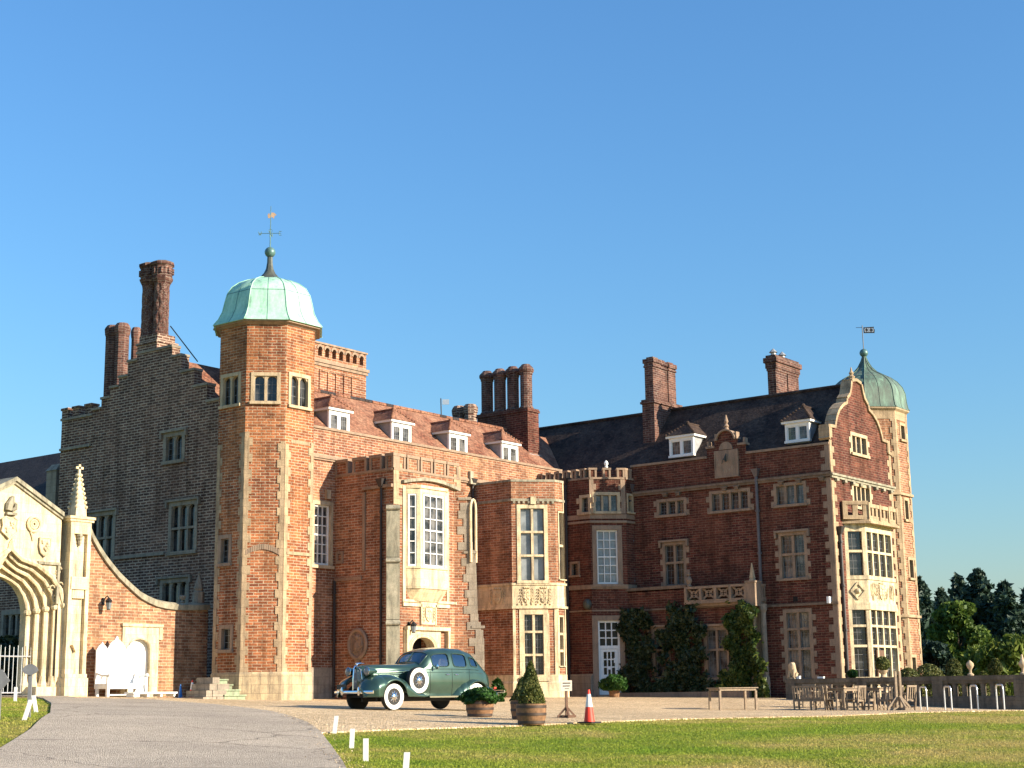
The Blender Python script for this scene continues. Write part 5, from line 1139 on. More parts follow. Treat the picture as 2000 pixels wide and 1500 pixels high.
for a0, a1 in ((.08, .28), (.64, .92)):
    for k in range(6): t = random.random(); mb.tube([GB.P(gbw*(a0+(a1-a0)*t)+.09*math.cos(u), zB['p0']+.15+(zB['p1']-zB['p0']-.3)*random.random()+.08*math.sin(u), .02) for u in np.linspace(0, 5, 7)], .02, 4)
c, cz, h = gdw/2, (zB['p0']+zB['p1'])/2, (zB['p1']-zB['p0'])*.36
for s_ in ((0, 1), (1, 0), (0, -1), (-1, 0)): mb.bar(GD_.P(c+s_[0]*h*.9, cz+s_[1]*h, .02), GD_.P(c-s_[1]*h*.9, cz+s_[0]*h, .02), .07, .07)
mb.ball(GD_.P(c, cz, .0), .12, 8); 
GBY = part('bay_window', mb, 'stone_pale', None, 'two storey cream stone bay window on the gable end')
for f, L, cols, nm in ((GD_, gdw, 1, 0), (GB, gbw, 4, 1)):
    for z0, z1, tr in ((zB['u0'], zB['u1'], (.45,)), (zB['l0'], zB['l1'], (.24, .54))):
        m0 = .12 if f is GB else .15; f.box(W1, 0, m0, z0, z1, -.2, -.002); f.box(W1, L-m0, L, z0, z1, -.2, -.003); cw = (L-2*m0-.12*(cols-1))/cols
        for i in range(1, cols): x = m0+i*cw+(i-1)*.12; f.box(W1, x, x+.12, z0, z1, -.18, -.03)
        for t in tr: z = z1-(z1-z0)*t; f.box(W1, m0, L-m0, z-.05, z+.05, -.17, -.02)
        P_.add([f.P(a, z, -.14) for a, z in ((m0-.02, z0), (L-m0+.02, z0), (L-m0+.02, z1), (m0-.02, z1))], [(0, 1, 2, 3)])
        for i in range(cols):
            x = m0+i*(cw+.12)
            for j in (1, 2): f.box(Lb, x+cw*j/3-.008, x+cw*j/3+.008, z0, z1, -.138, -.125)
            n_ = int((z1-z0)/.28)
            for j in range(1, n_): f.box(Lb, x, x+cw, z0+(z1-z0)*j/n_-.008, z0+(z1-z0)*j/n_+.008, -.138, -.127)
GFR = Fr((gx2, YG-gd), (1, 1))
for z0, z1 in ((zB['u0'], zB['u1']), (zB['l0'], zB['l1'])): GFR.box(W1, .0, gdw, z0, z1, -.2, -.01)
part('mullion', W1, 'stone_pale', GBY); part('pane', P_, 'glass', GBY); part('glazing_bars', Lb, 'lead', GBY)
mb = MB(); x = GB.S(1716, 1300), GB.S(1732, 1300); GB.box(mb, x[0], x[1], float(gz(61, 27.5)), GB.Z(1724, 1270), -.12, -.04); part('door', mb, 'wood_dark', GBY, 'brown garden door in the bay')
# balustraded balcony on top of the bay
mb = MB(); bplan2 = gplan(.26); zb0, zb1 = GB.Z(1715, 1027), GB.Z(1715, 990)
mb.prism(gplan(.34), zB['t']+.05, zB['t']+.14); mb.prism(gplan(.26), zB['t']+.142, zB['t']+.22)
def rail(f, L, z0, z1, n_, mb, e=.24, hole='slot'):
    f.box(mb, -e*.4, L+e*.4, z0, z0+.16, e-.12, e); f.box(mb, -e*.4, L+e*.4, z1-.16, z1, e-.13, e+.03)
    w_ = (L+e*.8)/(2*n_+1)
    for k in range(n_+1): a = -e*.4+2*k*w_; f.box(mb, a, a+w_, z0+.16, z1-.16, e-.11, e-.004)
rail(GD_, gdw, zB['t']+.222, zb1+.1, 2, mb); rail(GB, gbw, zB['t']+.222, zb1, 7, mb)
for f, a in ((GD_, -.1), (GB, -.12), (GB, gbw-.0), (GB, gbw*.36), (GB, gbw*.7)): f.box(mb, a, a+.14, zB['t']+.22, zb1+.04, .09, .29)
part('balcony', mb, 'stone', None, 'cream stone balustrade on top of the bay window')
pipe(GF, 1645, 1045, 1335, 'pipe', .07)
# ------------------------------------------------ far octagonal tower
EX, EY, EA = 65.88, 29.95, 1.60
ec, ef, es = octa(EX, EY, EA); ED, EF_ = ef[1], ef[2]; ze = ED.Z(1730, 797)
for x0, y0, x1, y1 in ((1759, 832, 1766, 858), (1767, 978, 1773, 1014), (1776, 1094, 1783, 1128), (1781, 1284, 1788, 1312)): window(EF_, (x0, y0, x1, y1), 1, (), .13, lead=None, stone='stone')
mb = MB()
for i, f in enumerate(ef): f.face(mb, [(0, BASE), (es, BASE), (es, ze), (0, ze)])
part('tower_wall', mb, 'brick', None, 'walls of the farther octagonal tower')
mb = MB()
for f in (ED, EF_): quoins(mb, f, ('L', 0), BASE+.6, ze-.35, (.24, .14), .28, 0); quoins(mb, f, ('R', es), BASE+.6, ze-.35, (.24, .14), .28, 1)
part('quoins', mb, 'stone')
mb = MB()
mb.loft([ring8(EX, EY, EA+.02, ze-.5), ring8(EX, EY, EA+.03, ze-.12), ring8(EX, EY, EA+.14, ze-.02), ring8(EX, EY, EA+.14, ze+.05)], True, True)
for y in (966, 1203): z = EF_.Z(1765, y); mb.loft([ring8(EX, EY, EA+.1, z-.05), ring8(EX, EY, EA+.1, z+.06)], True, True)
part('string_course', mb, 'stone')
ZE = ze+.05
D2 = dome(EX, EY, ZE, [(1.76, 0), (1.70, .09), (1.65, .39), (1.62, .80), (1.52, 1.10), (1.32, 1.38), (1.07, 1.60), (.74, 1.79), (.50, 1.94), (.29, 2.18), (.14, 2.48), (.07, 2.70)], 'copper2', 'bronze', 1.8, 'dark streaked green copper dome')
mb = MB(); mb.ball((EX, EY, ZE+2.87), .2, 16); part('ball', mb, 'patina', D2, smooth=True, ang=80)
mb = MB(); zt = ZE+3.05; mb.tube([(EX, EY, zt), (EX, EY, zt+1.15)], .022, 6); mb.tube([tuple(np.array([EX, EY, zt+1.05])-e_*.3) for e_ in (np.array([.61, -.79, 0]), np.array([0, 0, 0]))], .012, 5); part('weathervane', mb, 'iron', D2)
mb = MB(); er = np.array([.61, -.79, 0]); c = np.array([EX, EY, zt+1.0])
pts = [(.05, .06), (.56, .08), (.52, 0), (.58, -.06), (.56, -.22), (.05, -.22)]; n_ = np.array([.79, .61, 0])
mb.hexa([tuple(c+er*a+np.array([0, 0, b])-n_*.012) for a, b in pts], [tuple(c+er*a+np.array([0, 0, b])+n_*.012) for a, b in pts]); FLG = part('vane', mb, 'iron', D2)
mb = MB()
for u, ch in ((.11, '['), (.22, 'X'), (.42, ']')): glyph(mb, c+er*u-n_*.016+np.array([0, 0, -.16]), er, LET[ch], .16, .022)
part('lettering', mb, 'steel', FLG)
# things behind the left wing ridge: a chimney pair and a vane
shaft_stack(908, 792, 840, 79, 1.5, 'small dark chimney pair behind the red roof ridge', 2, m='brick_grey')
mb = MB(); p = onD(862, 815, 78); q = onD(861, 778, 78); mb.tube([tuple(p), tuple(q)], .03, 6); part('flagpole', mb, 'iron')
mb = MB(); a = onD(864, 780, 78); b = onD(877, 790, 78)
mb.hexa([(a[0], a[1], b[2]), (b[0], b[1], b[2]), (b[0], b[1], a[2]), (a[0], a[1], a[2])], [(a[0]+.02, a[1]+.02, b[2]), (b[0]+.02, b[1]+.02, b[2]), (b[0]+.02, b[1]+.02, a[2]), (a[0]+.02, a[1]+.02, a[2])]); part('vane', mb, 'steel', None, 'small pale metal vane behind the red roof')

# ================================================================== GOTHIC GATEWAY AND GARDEN WALL
GY = 44.0
GW = Fr((20., GY), (1, 0))
gs = lambda x, y: GW.px(x, y)
gb = float(gz(*onD(140, 1362, 54.5)[:2]))-.6
GT = thing('gothic_gateway', 'cream stone gothic gateway with ogee arch, carved shields and a crocketed pinnacle', 'gateway', (30, GY, gb+.6), local=False)
c0 = gs(20, 1100)[0]
def rel(x, y): a, z = gs(x, y); return (a-c0, z)
Og = [rel(*p) for p in ((20, 1056), (25, 1074), (43, 1092), (72, 1103), (100, 1125), (118, 1153), (124, 1180))]; Og[0] = (0, Og[0][1])
Tu = [rel(*p) for p in ((20, 1120), (30, 1124), (45, 1132), (58, 1143), (68, 1160), (73, 1178), (75, 1193))]; Tu[0] = (0, Tu[0][1])
def dens(P, n=4):
    o = []
    for a, b in zip(P[:-1], P[1:]):
        for k in range(n): o.append((a[0]+(b[0]-a[0])*k/n, a[1]+(b[1]-a[1])*k/n))
    return o+[P[-1]]
Og, Tu = dens(Og, 5), dens(Tu, 5); zb_ = gb
Og = Og+[(Og[-1][0], zb_)]; Tu = Tu+[(Tu[-1][0], zb_)]
full = lambda P: [(c0-a, z) for a, z in P[::-1]]+[(c0+a, z) for a, z in P[1:]]
ords = [full([(a*(1-t)+b*t, z*(1-t)+w_*t) for (a, z), (b, w_) in zip(Og, Tu)]) for t in (0, .25, .5, .75, 1.)]
apx = gs(21.6, 940); rgt = gs(120, 1009); W2_ = rgt[0]-c0
mb = MB()
top = lambda a: apx[1]-(apx[1]-rgt[1])*abs(a-c0)/W2_
outer = [(c0-W2_-.02, zb_), (c0-W2_-.02, rgt[1]), (c0, apx[1]), (c0+W2_+.02, rgt[1]), (c0+W2_+.02, zb_)]
hole = ords[0]
poly_ = outer[:1]+outer[1:4]+[outer[4]]+hole[::-1]
vs_ = [Vector(p) for p in poly_]; GWf = Fr(GW.o, GW.t); GWf.face(mb, poly_, d=0.)
n_ = len(hole)
for k in range(4):                                  # receding orders of the arch
    A, B, d0, d1 = ords[k], ords[k+1], -.16*k-.0, -.16*(k+1)
    mb.add([GW.P(a, z, d0) for a, z in A]+[GW.P(a, z, d1) for a, z in A]+[GW.P(a, z, d1) for a, z in B], [(i, i+1, n_+i+1, n_+i) for i in range(n_-1)]+[(n_+i, n_+i+1, 2*n_+i+1, 2*n_+i) for i in range(n_-1)])
B = ords[4]; mb.add([GW.P(a, z, -.64) for a, z in B]+[GW.P(a, z, -1.0) for a, z in B], [(i, i+1, n_+i+1, n_+i) for i in range(n_-1)])
for (a, z), (b, w_) in zip(outer[1:3], outer[2:4]): mb.add([GW.P(a, z, 0), GW.P(b, w_, 0), GW.P(b, w_, -1.), GW.P(a, z, -1.)], [(0, 1, 2, 3)])
GWb = Fr(GW.o, GW.t); GWb.face(mb, outer[:1]+outer[1:4]+[outer[4]]+B[::-1], d=-1.0)
mb.build('arch_wall', 'stone_pale', GT)
mb = MB()
for k, r_ in ((0, .085), (1, .06), (2, .065), (3, .06), (4, .05)): mb.tube([GW.P(a, z, -.16*k+.0) for a, z in ords[k]], r_, 6)
mb.build('arch_moulding', 'stone_pale', GT, smooth=True)
mb = MB()
zs_ = Tu[-2][1]
for sg in (-1, 1):
    mb = MB()
    for k in range(5):
        t = k/4; x = c0+sg*(Og[-1][0]*(1-t)+Tu[-1][0]*t); z = Og[-2][1]*(1-t)+Tu[-2][1]*t
        p = GW.P(x, 0, -.16*k+.02); mb.lathe([(.17, zb_), (.17, zb_+1.0), (.12, zb_+1.12), (.09, zb_+1.3)], (p[0], p[1], 0), 8)
    GW.box(mb, c0+sg*(Tu[-1][0]-.02), c0+sg*(W2_+.02), zb_, zb_+.95, -.9, .10); mb.build('column_base', 'stone_pale', GT)
    mb = MB()
    for k in range(5):
        t = k/4; x = c0+sg*(Og[-1][0]*(1-t)+Tu[-1][0]*t); z = Og[-2][1]*(1-t)+Tu[-2][1]*t
        p = GW.P(x, 0, -.16*k+.02); mb.lathe([(.10, z-.12), (.13, z-.05), (.12, z+.02), (.07, z+.05)], (p[0], p[1], 0), 8)
    mb.build('capital', 'stone_pale', GT)
mb = MB()
for (a, z), (b, w_) in (((c0-W2_-.1, rgt[1]-.03), (c0, apx[1]+.02)), ((c0, apx[1]+.02), (c0+W2_+.02, rgt[1]))):
    GW.poly(mb, [(a, z), (b, w_), (b, w_+.14), (a, z+.14)], -1.05, .14); GW.poly(mb, [(a, z-.1), (b, w_-.1), (b, w_-.002), (a, z-.002)], -.02, .07)
mb.build('coping', 'stone_old', GT); mb = MB()
a, z = gs(120, 1103); GW.box(mb, c0+Og[15][0], c0+W2_, z-.03, z+.06, -.02, .09); GW.box(mb, c0+W2_-.1, c0+W2_, gs(120, 1180)[1], z-.032, -.02, .07)
mb.build('hood_mould', 'stone_old', GT)
# spandrel carving and shields
def relief(name, mbf, m='stone_pale', label=None):
    mb = MB(); mbf(mb); o = mb.build(name, m, GT, smooth=False)
    if label: o['label'] = label
    return o
def _sh(mb):
    a0, a1, z0, z1 = GW.rect(75, 1051, 96, 1087); c, w_ = (a0+a1)/2, (a1-a0)/2
    pts = [(a0, z1), (a1, z1), (a1, z0+.55*(z1-z0)), (c+w_*.7, z0+.2*(z1-z0)), (c, z0), (c-w_*.7, z0+.2*(z1-z0)), (a0, z0+.55*(z1-z0))]; GW.poly(mb, pts, -.01, .07)
    mb.tube([GW.P(a, z, .07) for a, z in pts], .03, 5, closed=True)
    for k in range(9): mb.ball(GW.P(c+w_*(.5*math.cos(k*2.3)), (z0+z1)/2+.05+(z1-z0)*.25*math.sin(k*1.9), .08), .06, 6)
def _ga(mb):
    c = gs(65, 1024)
    for rr, th in ((.24, .05), (.14, .035), (.07, .03)): mb.tube([GW.P(c[0]+rr*math.cos(t), c[1]+rr*math.sin(t), .05) for t in np.linspace(0, 6.0, 18)], th, 6, closed=True)
    mb.tube([GW.P(c[0]-.14, c[1]-.2, .04), GW.P(c[0]-.05, c[1]-.38, .04), GW.P(c[0]-.0, c[1]-.55, .03)], .03, 5)
def _ce(mb):
    c = gs(16, 1030); R_ = .29; pts = [(c[0]+R_*x, c[1]+.36*y) for x, y in ((-1, .7), (-.5, .95), (0, .8), (.5, .95), (1, .7), (.85, .1), (1, -.4), (.5, -.7), (0, -1.05), (-.5, -.7), (-1, -.4), (-.85, .1))]; GW.poly(mb, pts, -.01, .08); mb.tube([GW.P(a, z, .08) for a, z in pts], .03, 5, closed=True)
    for k in range(6): mb.ball(GW.P(c[0]+.14*math.cos(k*1.3), c[1]+.16*math.sin(k*1.7), .08), .05, 6)
def _li(mb):
    c = gs(20, 986); mb.tube([GW.P(c[0]+x, c[1]+z, .08) for x, z in ((-.12, -.2), (-.08, 0), (.0, .15), (.04, .28))], [.11, .13, .10, .06], 8); mb.tube([GW.P(c[0]+x, c[1]+z, .08) for x, z in ((.0, -.2), (.14, -.12), (.16, .02), (.06, .08))], [.07, .08, .06, .04], 6); GW.box(mb, c[0]-.18, c[0]+.2, c[1]-.34, c[1]-.26, -.01, .14)
def _sp(mb):
    for k in range(8):
        c = gs(100+random.random()*20, 1112+k*6); mb.tube([GW.P(c[0]+.09*math.cos(t), c[1]+.08*math.sin(t), .02) for t in np.linspace(0, 5, 7)], .022, 4)
relief('shield', _sh, label='small heraldic shield'); relief('garter', _ga, label='ring shaped carved badge'); relief('shield', _ce, label='large central carved shield'); relief('carving', _li, 'stone_old', 'dark carved crest near the apex'); relief('spandrel', _sp)
# buttress with niche and pinnacle
ba, bb = gs(122, 1185)[0], gs(164, 1185)[0]; zc_ = gs(145, 1012)[1]; zb3, zb2 = gs(140, 1325)[1], gs(140, 1260)[1]
def buttress(a, b):
    mb = MB(); m = (b-a)
    GW.box(mb, a-.04, b+.02, zb_, zb3, -.9, .36); GW.box(mb, a, b, zb3+.002, zb3+.14, -.9, .31)
    GW.box(mb, a+.02, a+.16, zb3+.142, zc_-.14, -.9, .26); GW.box(mb, b-.16, b-.02, zb3+.142, zc_-.14, -.9, .26); GW.box(mb, a+.16, b-.16, zb3+.142, zc_-.14, -.9, .12)
    GW.box(mb, a+.16, b-.16, zc_-.55, zc_-.141, .12, .27)
    z = gs(140, 1140)[1]; GW.box(mb, a+.1, b-.1, z-.2, z+.22, .1, .30); GW.box(mb, a+.2, b-.2, z-.5, z-.21, .1, .24); GW.poly(mb, [(a+.3, zb2), (b-.3, zb2), ((a+b)/2, zb2-.25)], .1, .25)
    GW.box(mb, a-.05, b+.05, zc_-.138, zc_-.05, -.92, .31); GW.box(mb, a-.10, b+.08, zc_-.048, zc_+.04, -.95, .36)
    return mb.build('buttress', 'stone_pale', GT)
b1 = buttress(ba, bb); buttress(2*c0-bb, 2*c0-ba)
mb = MB(); pc = ((ba+bb)/2-.0); pt = gs(137, 905)[1]; p = GW.P(pc, 0, .0); hb = .22
mb.lathe([(hb*1.42, zc_+.04), (hb*1.36, zc_+.3), (.05, pt-.28)], (p[0], p[1], 0), 4, phase=math.pi/4)
for k in range(8):
    t = (k+.5)/8; z = zc_+.3+(pt-.3-zc_-.3)*t; rr = (hb*1.36)*(1-t)+.05*t
    for ph in range(4): a = math.pi/4+ph*math.pi/2; mb.ball((p[0]+rr*math.cos(a), p[1]+rr*math.sin(a), z), .062, 6)
mb.box((p[0]-.04, p[1]-.04, pt-.3), (p[0]+.04, p[1]+.04, pt)); mb.box((p[0]-.15, p[1]-.04, pt-.16), (p[0]+.15, p[1]+.039, pt-.08)); mb.build('pinnacle', 'stone_pale', GT)
mb = MB(); p = GW.P(pc, 0, .2); z0 = gs(140, 1075)[1]
for zz, r_ in ((zc_-.62, .12), (zc_-.72, .10), (zc_-.84, .07)): mb.lathe([(r_*.4, zz-.12), (r_, zz), (r_*.7, zz+.08)], (p[0], p[1], 0), 6)
mb.build('niche_canopy', 'stone_old', GT)

# iron railings hung in the gateway
RG = Fr((20., GY+.55), (1, 0)); IR = thing('railing_gate', 'pale iron railing gate standing open under the stone arch', 'gate', (30, GY+.55, gb+.7), local=False)
gaz = lambda y: RG.px(35, y)[1]; zr0, zr1, zr2 = gaz(1353), gaz(1282), gaz(1264); x1 = RG.S(66, 1320)
mb = MB(); mb.tube([RG.P(x1-3.9, zr1, 0), RG.P(x1-.08, zr1, 0), RG.P(x1, zr1-.08, 0), RG.P(x1, zr0, 0), RG.P(x1-3.9, zr0, 0)], .025, 6); mb.tube([RG.P(x1, zr0-.1, 0), RG.P(x1, zr1-.05, 0)], .035, 6); mb.build('frame', 'steel', IR)
mb = MB()
for k in range(22):
    a = x1-.16-k*.165; mb.tube([RG.P(a, zr0-.03, 0), RG.P(a, zr2+.06*(k % 2), 0)], [.013, .013], 5)
o = mb.build('bars', 'steel', IR)

# garden wall with a swept coping and an arched door
GA = Fr((32., GY+.06), (1, 0)); wy = lambda x, y: GA.px(x, y)
WT = thing('garden_wall', 'orange brick garden wall sweeping down from the gateway to the tower', 'wall', (34, GY, gb+.6), local=False)
curve = [wy(*p) for p in ((164, 1008), (170, 1019), (180, 1042), (191, 1062), (203, 1081), (216, 1098), (230, 1115), (245, 1130), (260, 1144), (274, 1156), (290, 1165), (306, 1172), (324, 1176), (340, 1178), (353, 1179), (380, 1179), (407, 1179))]
a0, a1 = wy(247, 1300)[0], wy(292, 1300)[0]; dz = wy(270, 1246)[1]; zs = dz-.55
WBa = gb
darch = [(a0, WBa), (a0, zs)]+[((a0+a1)/2-(a1-a0)/2*math.cos(t), zs+.55*math.sin(t)**.75) for t in np.linspace(.2, math.pi-.2, 10)]+[(a1, zs), (a1, WBa)]
sur0, sur1, surz = wy(240, 1300)[0]-.02, wy(316, 1232)[0], wy(280, 1219)[1]
mb = MB(); out = [(curve[0][0], WBa)]+[(a, z-.22) for a, z in curve]+[(curve[-1][0], WBa), (a1, WBa), (a1, zs), ((a0+a1)/2, zs+.01), (a0, zs), (a0, WBa)]
GA.face(mb, [(curve[0][0], WBa), (a0, WBa), (a0, dz), (a1, dz), (a1, WBa), (curve[-1][0], WBa)]+[(a, z-.22) for a, z in curve[::-1]])
GA.face(mb, [(curve[0][0], WBa), (curve[-1][0], WBa)]+[(a, z-.22) for a, z in curve[::-1]], d=-.4)
mb.build('brickwork', 'brick_wall', WT)
mb = MB()
mb.loft([[GA.P(a, z-.24, .10), GA.P(a, z-.05, .13), GA.P(a, z+.02, 0), GA.P(a, z-.0, -.45), GA.P(a, z-.24, -.45)] for a, z in curve], True, True); mb.build('coping', 'stone_old', WT)
mb = MB(); ee = a1+.34
for k in range(1, len(darch)-2): p, q = darch[k], darch[k+1]; GA.poly(mb, [p, q, (q[0], surz-.1), (p[0], surz-.1)], -.3, .05)
GA.box(mb, a1, ee, WBa, surz-.1, -.3, .052); GA.box(mb, a0-.25, a0, WBa, surz-.1, -.3, .052); GA.box(mb, a0-.3, sur1-.02, surz-.098, surz, -.3, .11); GA.box(mb, ee+.002, sur1-.02, wy(312, 1250)[1], surz-.1, -.05, .08)
mb.tube([GA.P(a, z, .05) for a, z in darch], .05, 6); DSr = mb.build('door_surround', 'stone_pale', WT)
mb = MB(); GA.poly(mb, [(a, z) for a, z in darch], -.22, -.12)
for k in range(1, 6): x = a0+(a1-a0)*k/6; GA.box(mb, x-.006, x+.006, WBa, zs+.1, -.119, -.116)
mb.build('door', 'white', WT)['label'] = 'white painted arched door'
mb = MB(); p = GA.P(wy(395, 1150)[0], 0, -.2); zc = wy(395, 1178)[1]; mb.lathe([(.22, zc), (.22, zc+.4), (.15, zc+.46), (.18, zc+.55), (.03, zc+1.05), (.05, zc+1.1), (.01, zc+1.18)], (p[0], p[1], 0), 8)
tag(mb.build('stone_finial', 'stone_grey', origin=(0, 0, 0)), 'stone finial on the garden wall end beside the tower', 'finial')
mb = MB(); p = GA.P(wy(363, 1165)[0], 0, -.2); zc = wy(363, 1178)[1]; mb.lathe([(.05, zc), (.08, zc+.04), (.04, zc+.1), (.12, zc+.2), (.13, zc+.27), (.07, zc+.3)], (p[0], p[1], 0), 8); tag(mb.build('stone_urn', 'stone_grey', origin=(0, 0, 0)), 'little stone urn on the low end of the garden wall coping', 'urn')
def lantern(f, x, y, label, d=.32, s=1.):
    a, z = f.px(x, y); L = thing('wall_lantern', label, 'lantern', f.P(a, z, 0), local=False)
    mb = MB(); f.box(mb, a-.05, a+.05, z-.1, z+.14, 0, .04); mb.tube([f.P(a, z, .03), f.P(a, z+.16, .14), f.P(a, z+.2, d-.06), f.P(a, z+.1, d)], .02, 6); mb.build('bracket', 'iron', L)
    mb = MB(); p = f.P(a, z, d); mb.lathe([(.07, -.28), (.11, .0), (.14, .02), (.03, .14)], p, 6); mb.build('lamp_housing', 'iron', L)
    mb = MB(); mb.lathe([(.072*1.06, -.25), (.105*1.04, -.04)], p, 6); mb.build('lamp_glass', 'glass_pale', L)
lantern(GA, 201, 1176, 'black wall lantern on the garden wall above the white bench')
lantern(PF, 798, 1222, 'small black lantern beside the porch doorway', .25)

# ================================================================== SMALL THINGS
# white throne-like bench against the garden wall
def ornate_bench():
    p0, p1 = wy(171, 1350)[0], wy(249, 1350)[0]; y0 = GY-.35; x0, x1 = 32+p0, 32+p1; g = float(gz((x0+x1)/2, y0-.3))+.0
    T = thing('ornate_bench', 'tall white painted wooden bench with a triple crested back against the brick wall', 'bench', ((x0+x1)/2, y0-.3, g), local=False)
    f = Fr((x0, y0), (1, 0)); L = x1-x0; zt = f.Z(200, 1262)
    P = [(0, g+.3), (L, g+.3), (L, zt-.12)]
    def crest(c, w_, h, base):
        return [(c+w_*u, base+h*v) for u, v in ((1, 0), (.85, .20), (.68, .42), (.45, .58), (.22, .70), (.1, .88), (0, 1.), (-.1, .88), (-.22, .70), (-.45, .58), (-.68, .42), (-.85, .20), (-1, 0))]
    P += crest(L*.86, L*.13, .26, zt-.12)+crest(L*.5, L*.23, .46, zt-.10)+crest(L*.14, L*.13, .26, zt-.12)+[(0, zt-.12)]
    mb = MB(); f.poly(mb, P, -.06, 0.)
    for k in range(1, 12): x = L*k/12; f.box(mb, x-.004, x+.004, g+.45, zt-.15, .0, .006)
    mb.build('backrest', 'white', T)
    mb = MB(); f.box(mb, .02, L-.02, g+.42, g+.48, 0., .62); f.box(mb, .08, L-.08, g+.30, g+.418, .5, .56); f.box(mb, .08, L-.08, g+.08, g+.12, .45, .5); mb.build('seat', 'white', T)
    for sx in (0.0, L-.09):
        mb = MB(); f.box(mb, sx, sx+.09, g, g+.70, .56, .65); f.box(mb, sx, sx+.09, g, g+.42, .0, .09); f.box(mb, sx+.01, sx+.08, g+.30, g+.42, .09, .56); mb.build('leg', 'white', T)
        mb = MB(); mb.tube([f.P(sx+.045, g+.82, 0), f.P(sx+.045, g+.74, .3), f.P(sx+.045, g+.74, .6), f.P(sx+.045, g+.78, .68), f.P(sx+.045, g+.72, .72)], .045, 8); f.box(mb, sx+.02, sx+.07, g+.48, g+.7, .25, .3); mb.build('armrest', 'white', T)
    return T
ornate_bench()
p = wy(200, 1362)[0], wy(286, 1362)[0]; mb = MB(); y = GY-1.35; g = float(gz(33.6, y))+.03
f = Fr((32., y), (1, 0)); f.box(mb, p[0], p[1], g+.1, g+.16, -.25, .25)
for x in np.linspace(p[0]+.05, p[1]-.13, 4): f.box(mb, x, x+.08, g, g+.098, -.2, .2)
tag(mb.build('low_platform', 'white', origin=(0, 0, 0)), 'low white plank platform lying in front of the ornate bench', 'platform')
# stone steps by the tower
ST = thing('stone_steps', 'worn pale stone steps against the octagonal tower base', 'steps', (37, 41.8, 1.4), local=False)
f = Fr(FL.P(ts, 0), (0, -1)); sx = TX-TA-.03
bs = G(420, 1368); g0 = float(gz(37, 41.2))
for k, (x0_, x1_, y) in enumerate(((438, 479, 1365), (424, 468, 1354), (412, 453, 1342), (408, 444, 1330))):
    yy = 41.15+.0*k; p0 = on_line(x0_, y, (0, 40.85+.16*k), (1, 0)); p1 = on_line(x1_, y, (0, 40.85+.16*k), (1, 0)); mb = MB()
    h0 = g0-.3; z1 = g0+.18*(k+1)
    mb.box((p0[0], 40.85+.16*k, h0), (p1[0], 41.95, z1-.05)); mb.box((p0[0]-.03, 40.80+.16*k, z1-.048), (p1[0]+.02, 41.96, z1)); mb.build('step', 'stone_green', ST)
mb = MB(); rd = random.Random(3)
for k, n_ in enumerate((5, 4, 3, 1)):
    p0 = on_line(392+6*k, 1360, (0, 40.9+.1*k), (1, 0))[0]; x = p0
    for j in range(n_):
        w_ = .26+.1*rd.random(); y0 = 40.75+.1*k+.04*rd.random(); mb.box((x, y0, g0-.1+.22*k), (min(x+w_, p0+.9), 41.9, g0+.11+.22*k)); x += w_+.01
        if x > p0+.9: break
mb.build('rubble_side', 'stone_grey', ST)
def cone(name, label, cat, loc, h, m1, m2, group=None):
    T = thing(name, label, cat, loc, group=group); r0 = h*.17
    mb = MB(); mb.box((-h*.26, -h*.26, 0), (h*.26, h*.26, h*.045)); mb.build('base', 'iron' if m2 else m1, T)
    mb = MB(); a, b = .46, .86
    rr = lambda t: r0*(1-t)+h*.035*t
    mb.lathe([(rr(0), h*.045), (rr(1), h)], (0, 0, 0), 16); mb.build('cone_body', m1, T, smooth=True)
    mb = MB(); mb.lathe([(rr(a)+.003, h*(.045+.955*a)), (rr(b)+.003, h*(.045+.955*b))], (0, 0, 0), 16); mb.build('sleeve', m2 or m1, T, smooth=True)
    return T
cone('traffic_cone', 'red and white traffic cone at the lawn edge near the barrel planters', 'cone', GD(1150, 36.3)+np.array([0, 0, .03]), .76, 'orange', 'conewhite', 'traffic cones')
cone('traffic_cone', 'red and white traffic cone in shade beside the stone steps', 'cone', GD(375, 55.5)+np.array([0, 0, .03]), .62, 'orange', 'conewhite', 'traffic cones')
cone('traffic_cone', 'small blue cone at the foot of the garden wall', 'cone', GD(352, 55.8)+np.array([0, 0, .03]), .46, 'blue', None, 'traffic cones')
# white marker posts along the drive
def post(x, D, h, lean, label, px=12):
    p = GD(x, D); mb = MB(); r_ = RGT[:2]; w_ = .042
    t = np.array([r_[0]*lean, r_[1]*lean, 0])
    q = [(-w_, -.02), (w_, -.02), (w_, .02), (-w_, .02)]
    bot = [(r_[0]*a-r_[1]*b*0+FWD[0]*b, r_[1]*a+FWD[1]*b, -.05) for a, b in q]; mb.hexa(bot, [tuple(np.array(c)+t+np.array([0, 0, h+.05])) for c in bot])
    o = mb.build('marker_post', 'white', origin=None); o.location = [float(c) for c in p]; tag(o, label, 'post', 'white marker posts along the drive edge')
post(653, 32.5, .36, .05, 'white marker post where gravel, drive and lawn meet'); post(687, 29, .35, .02, 'white marker post on the lawn corner, second from the gravel'); post(715, 25.5, .36, .0, 'white marker post on the lawn, third from the gravel'); post(791, 22.4, .34, .03, 'nearest white marker post on the lawn, cut by the picture edge')
post(30, 47, .40, .0, 'white marker post below the railing gate on the left verge'); post(48, 33, .40, .13, 'tilted white marker post on the left verge'); post(73, 37, .38, -.09, 'white marker post leaning left beside the grey sign post')
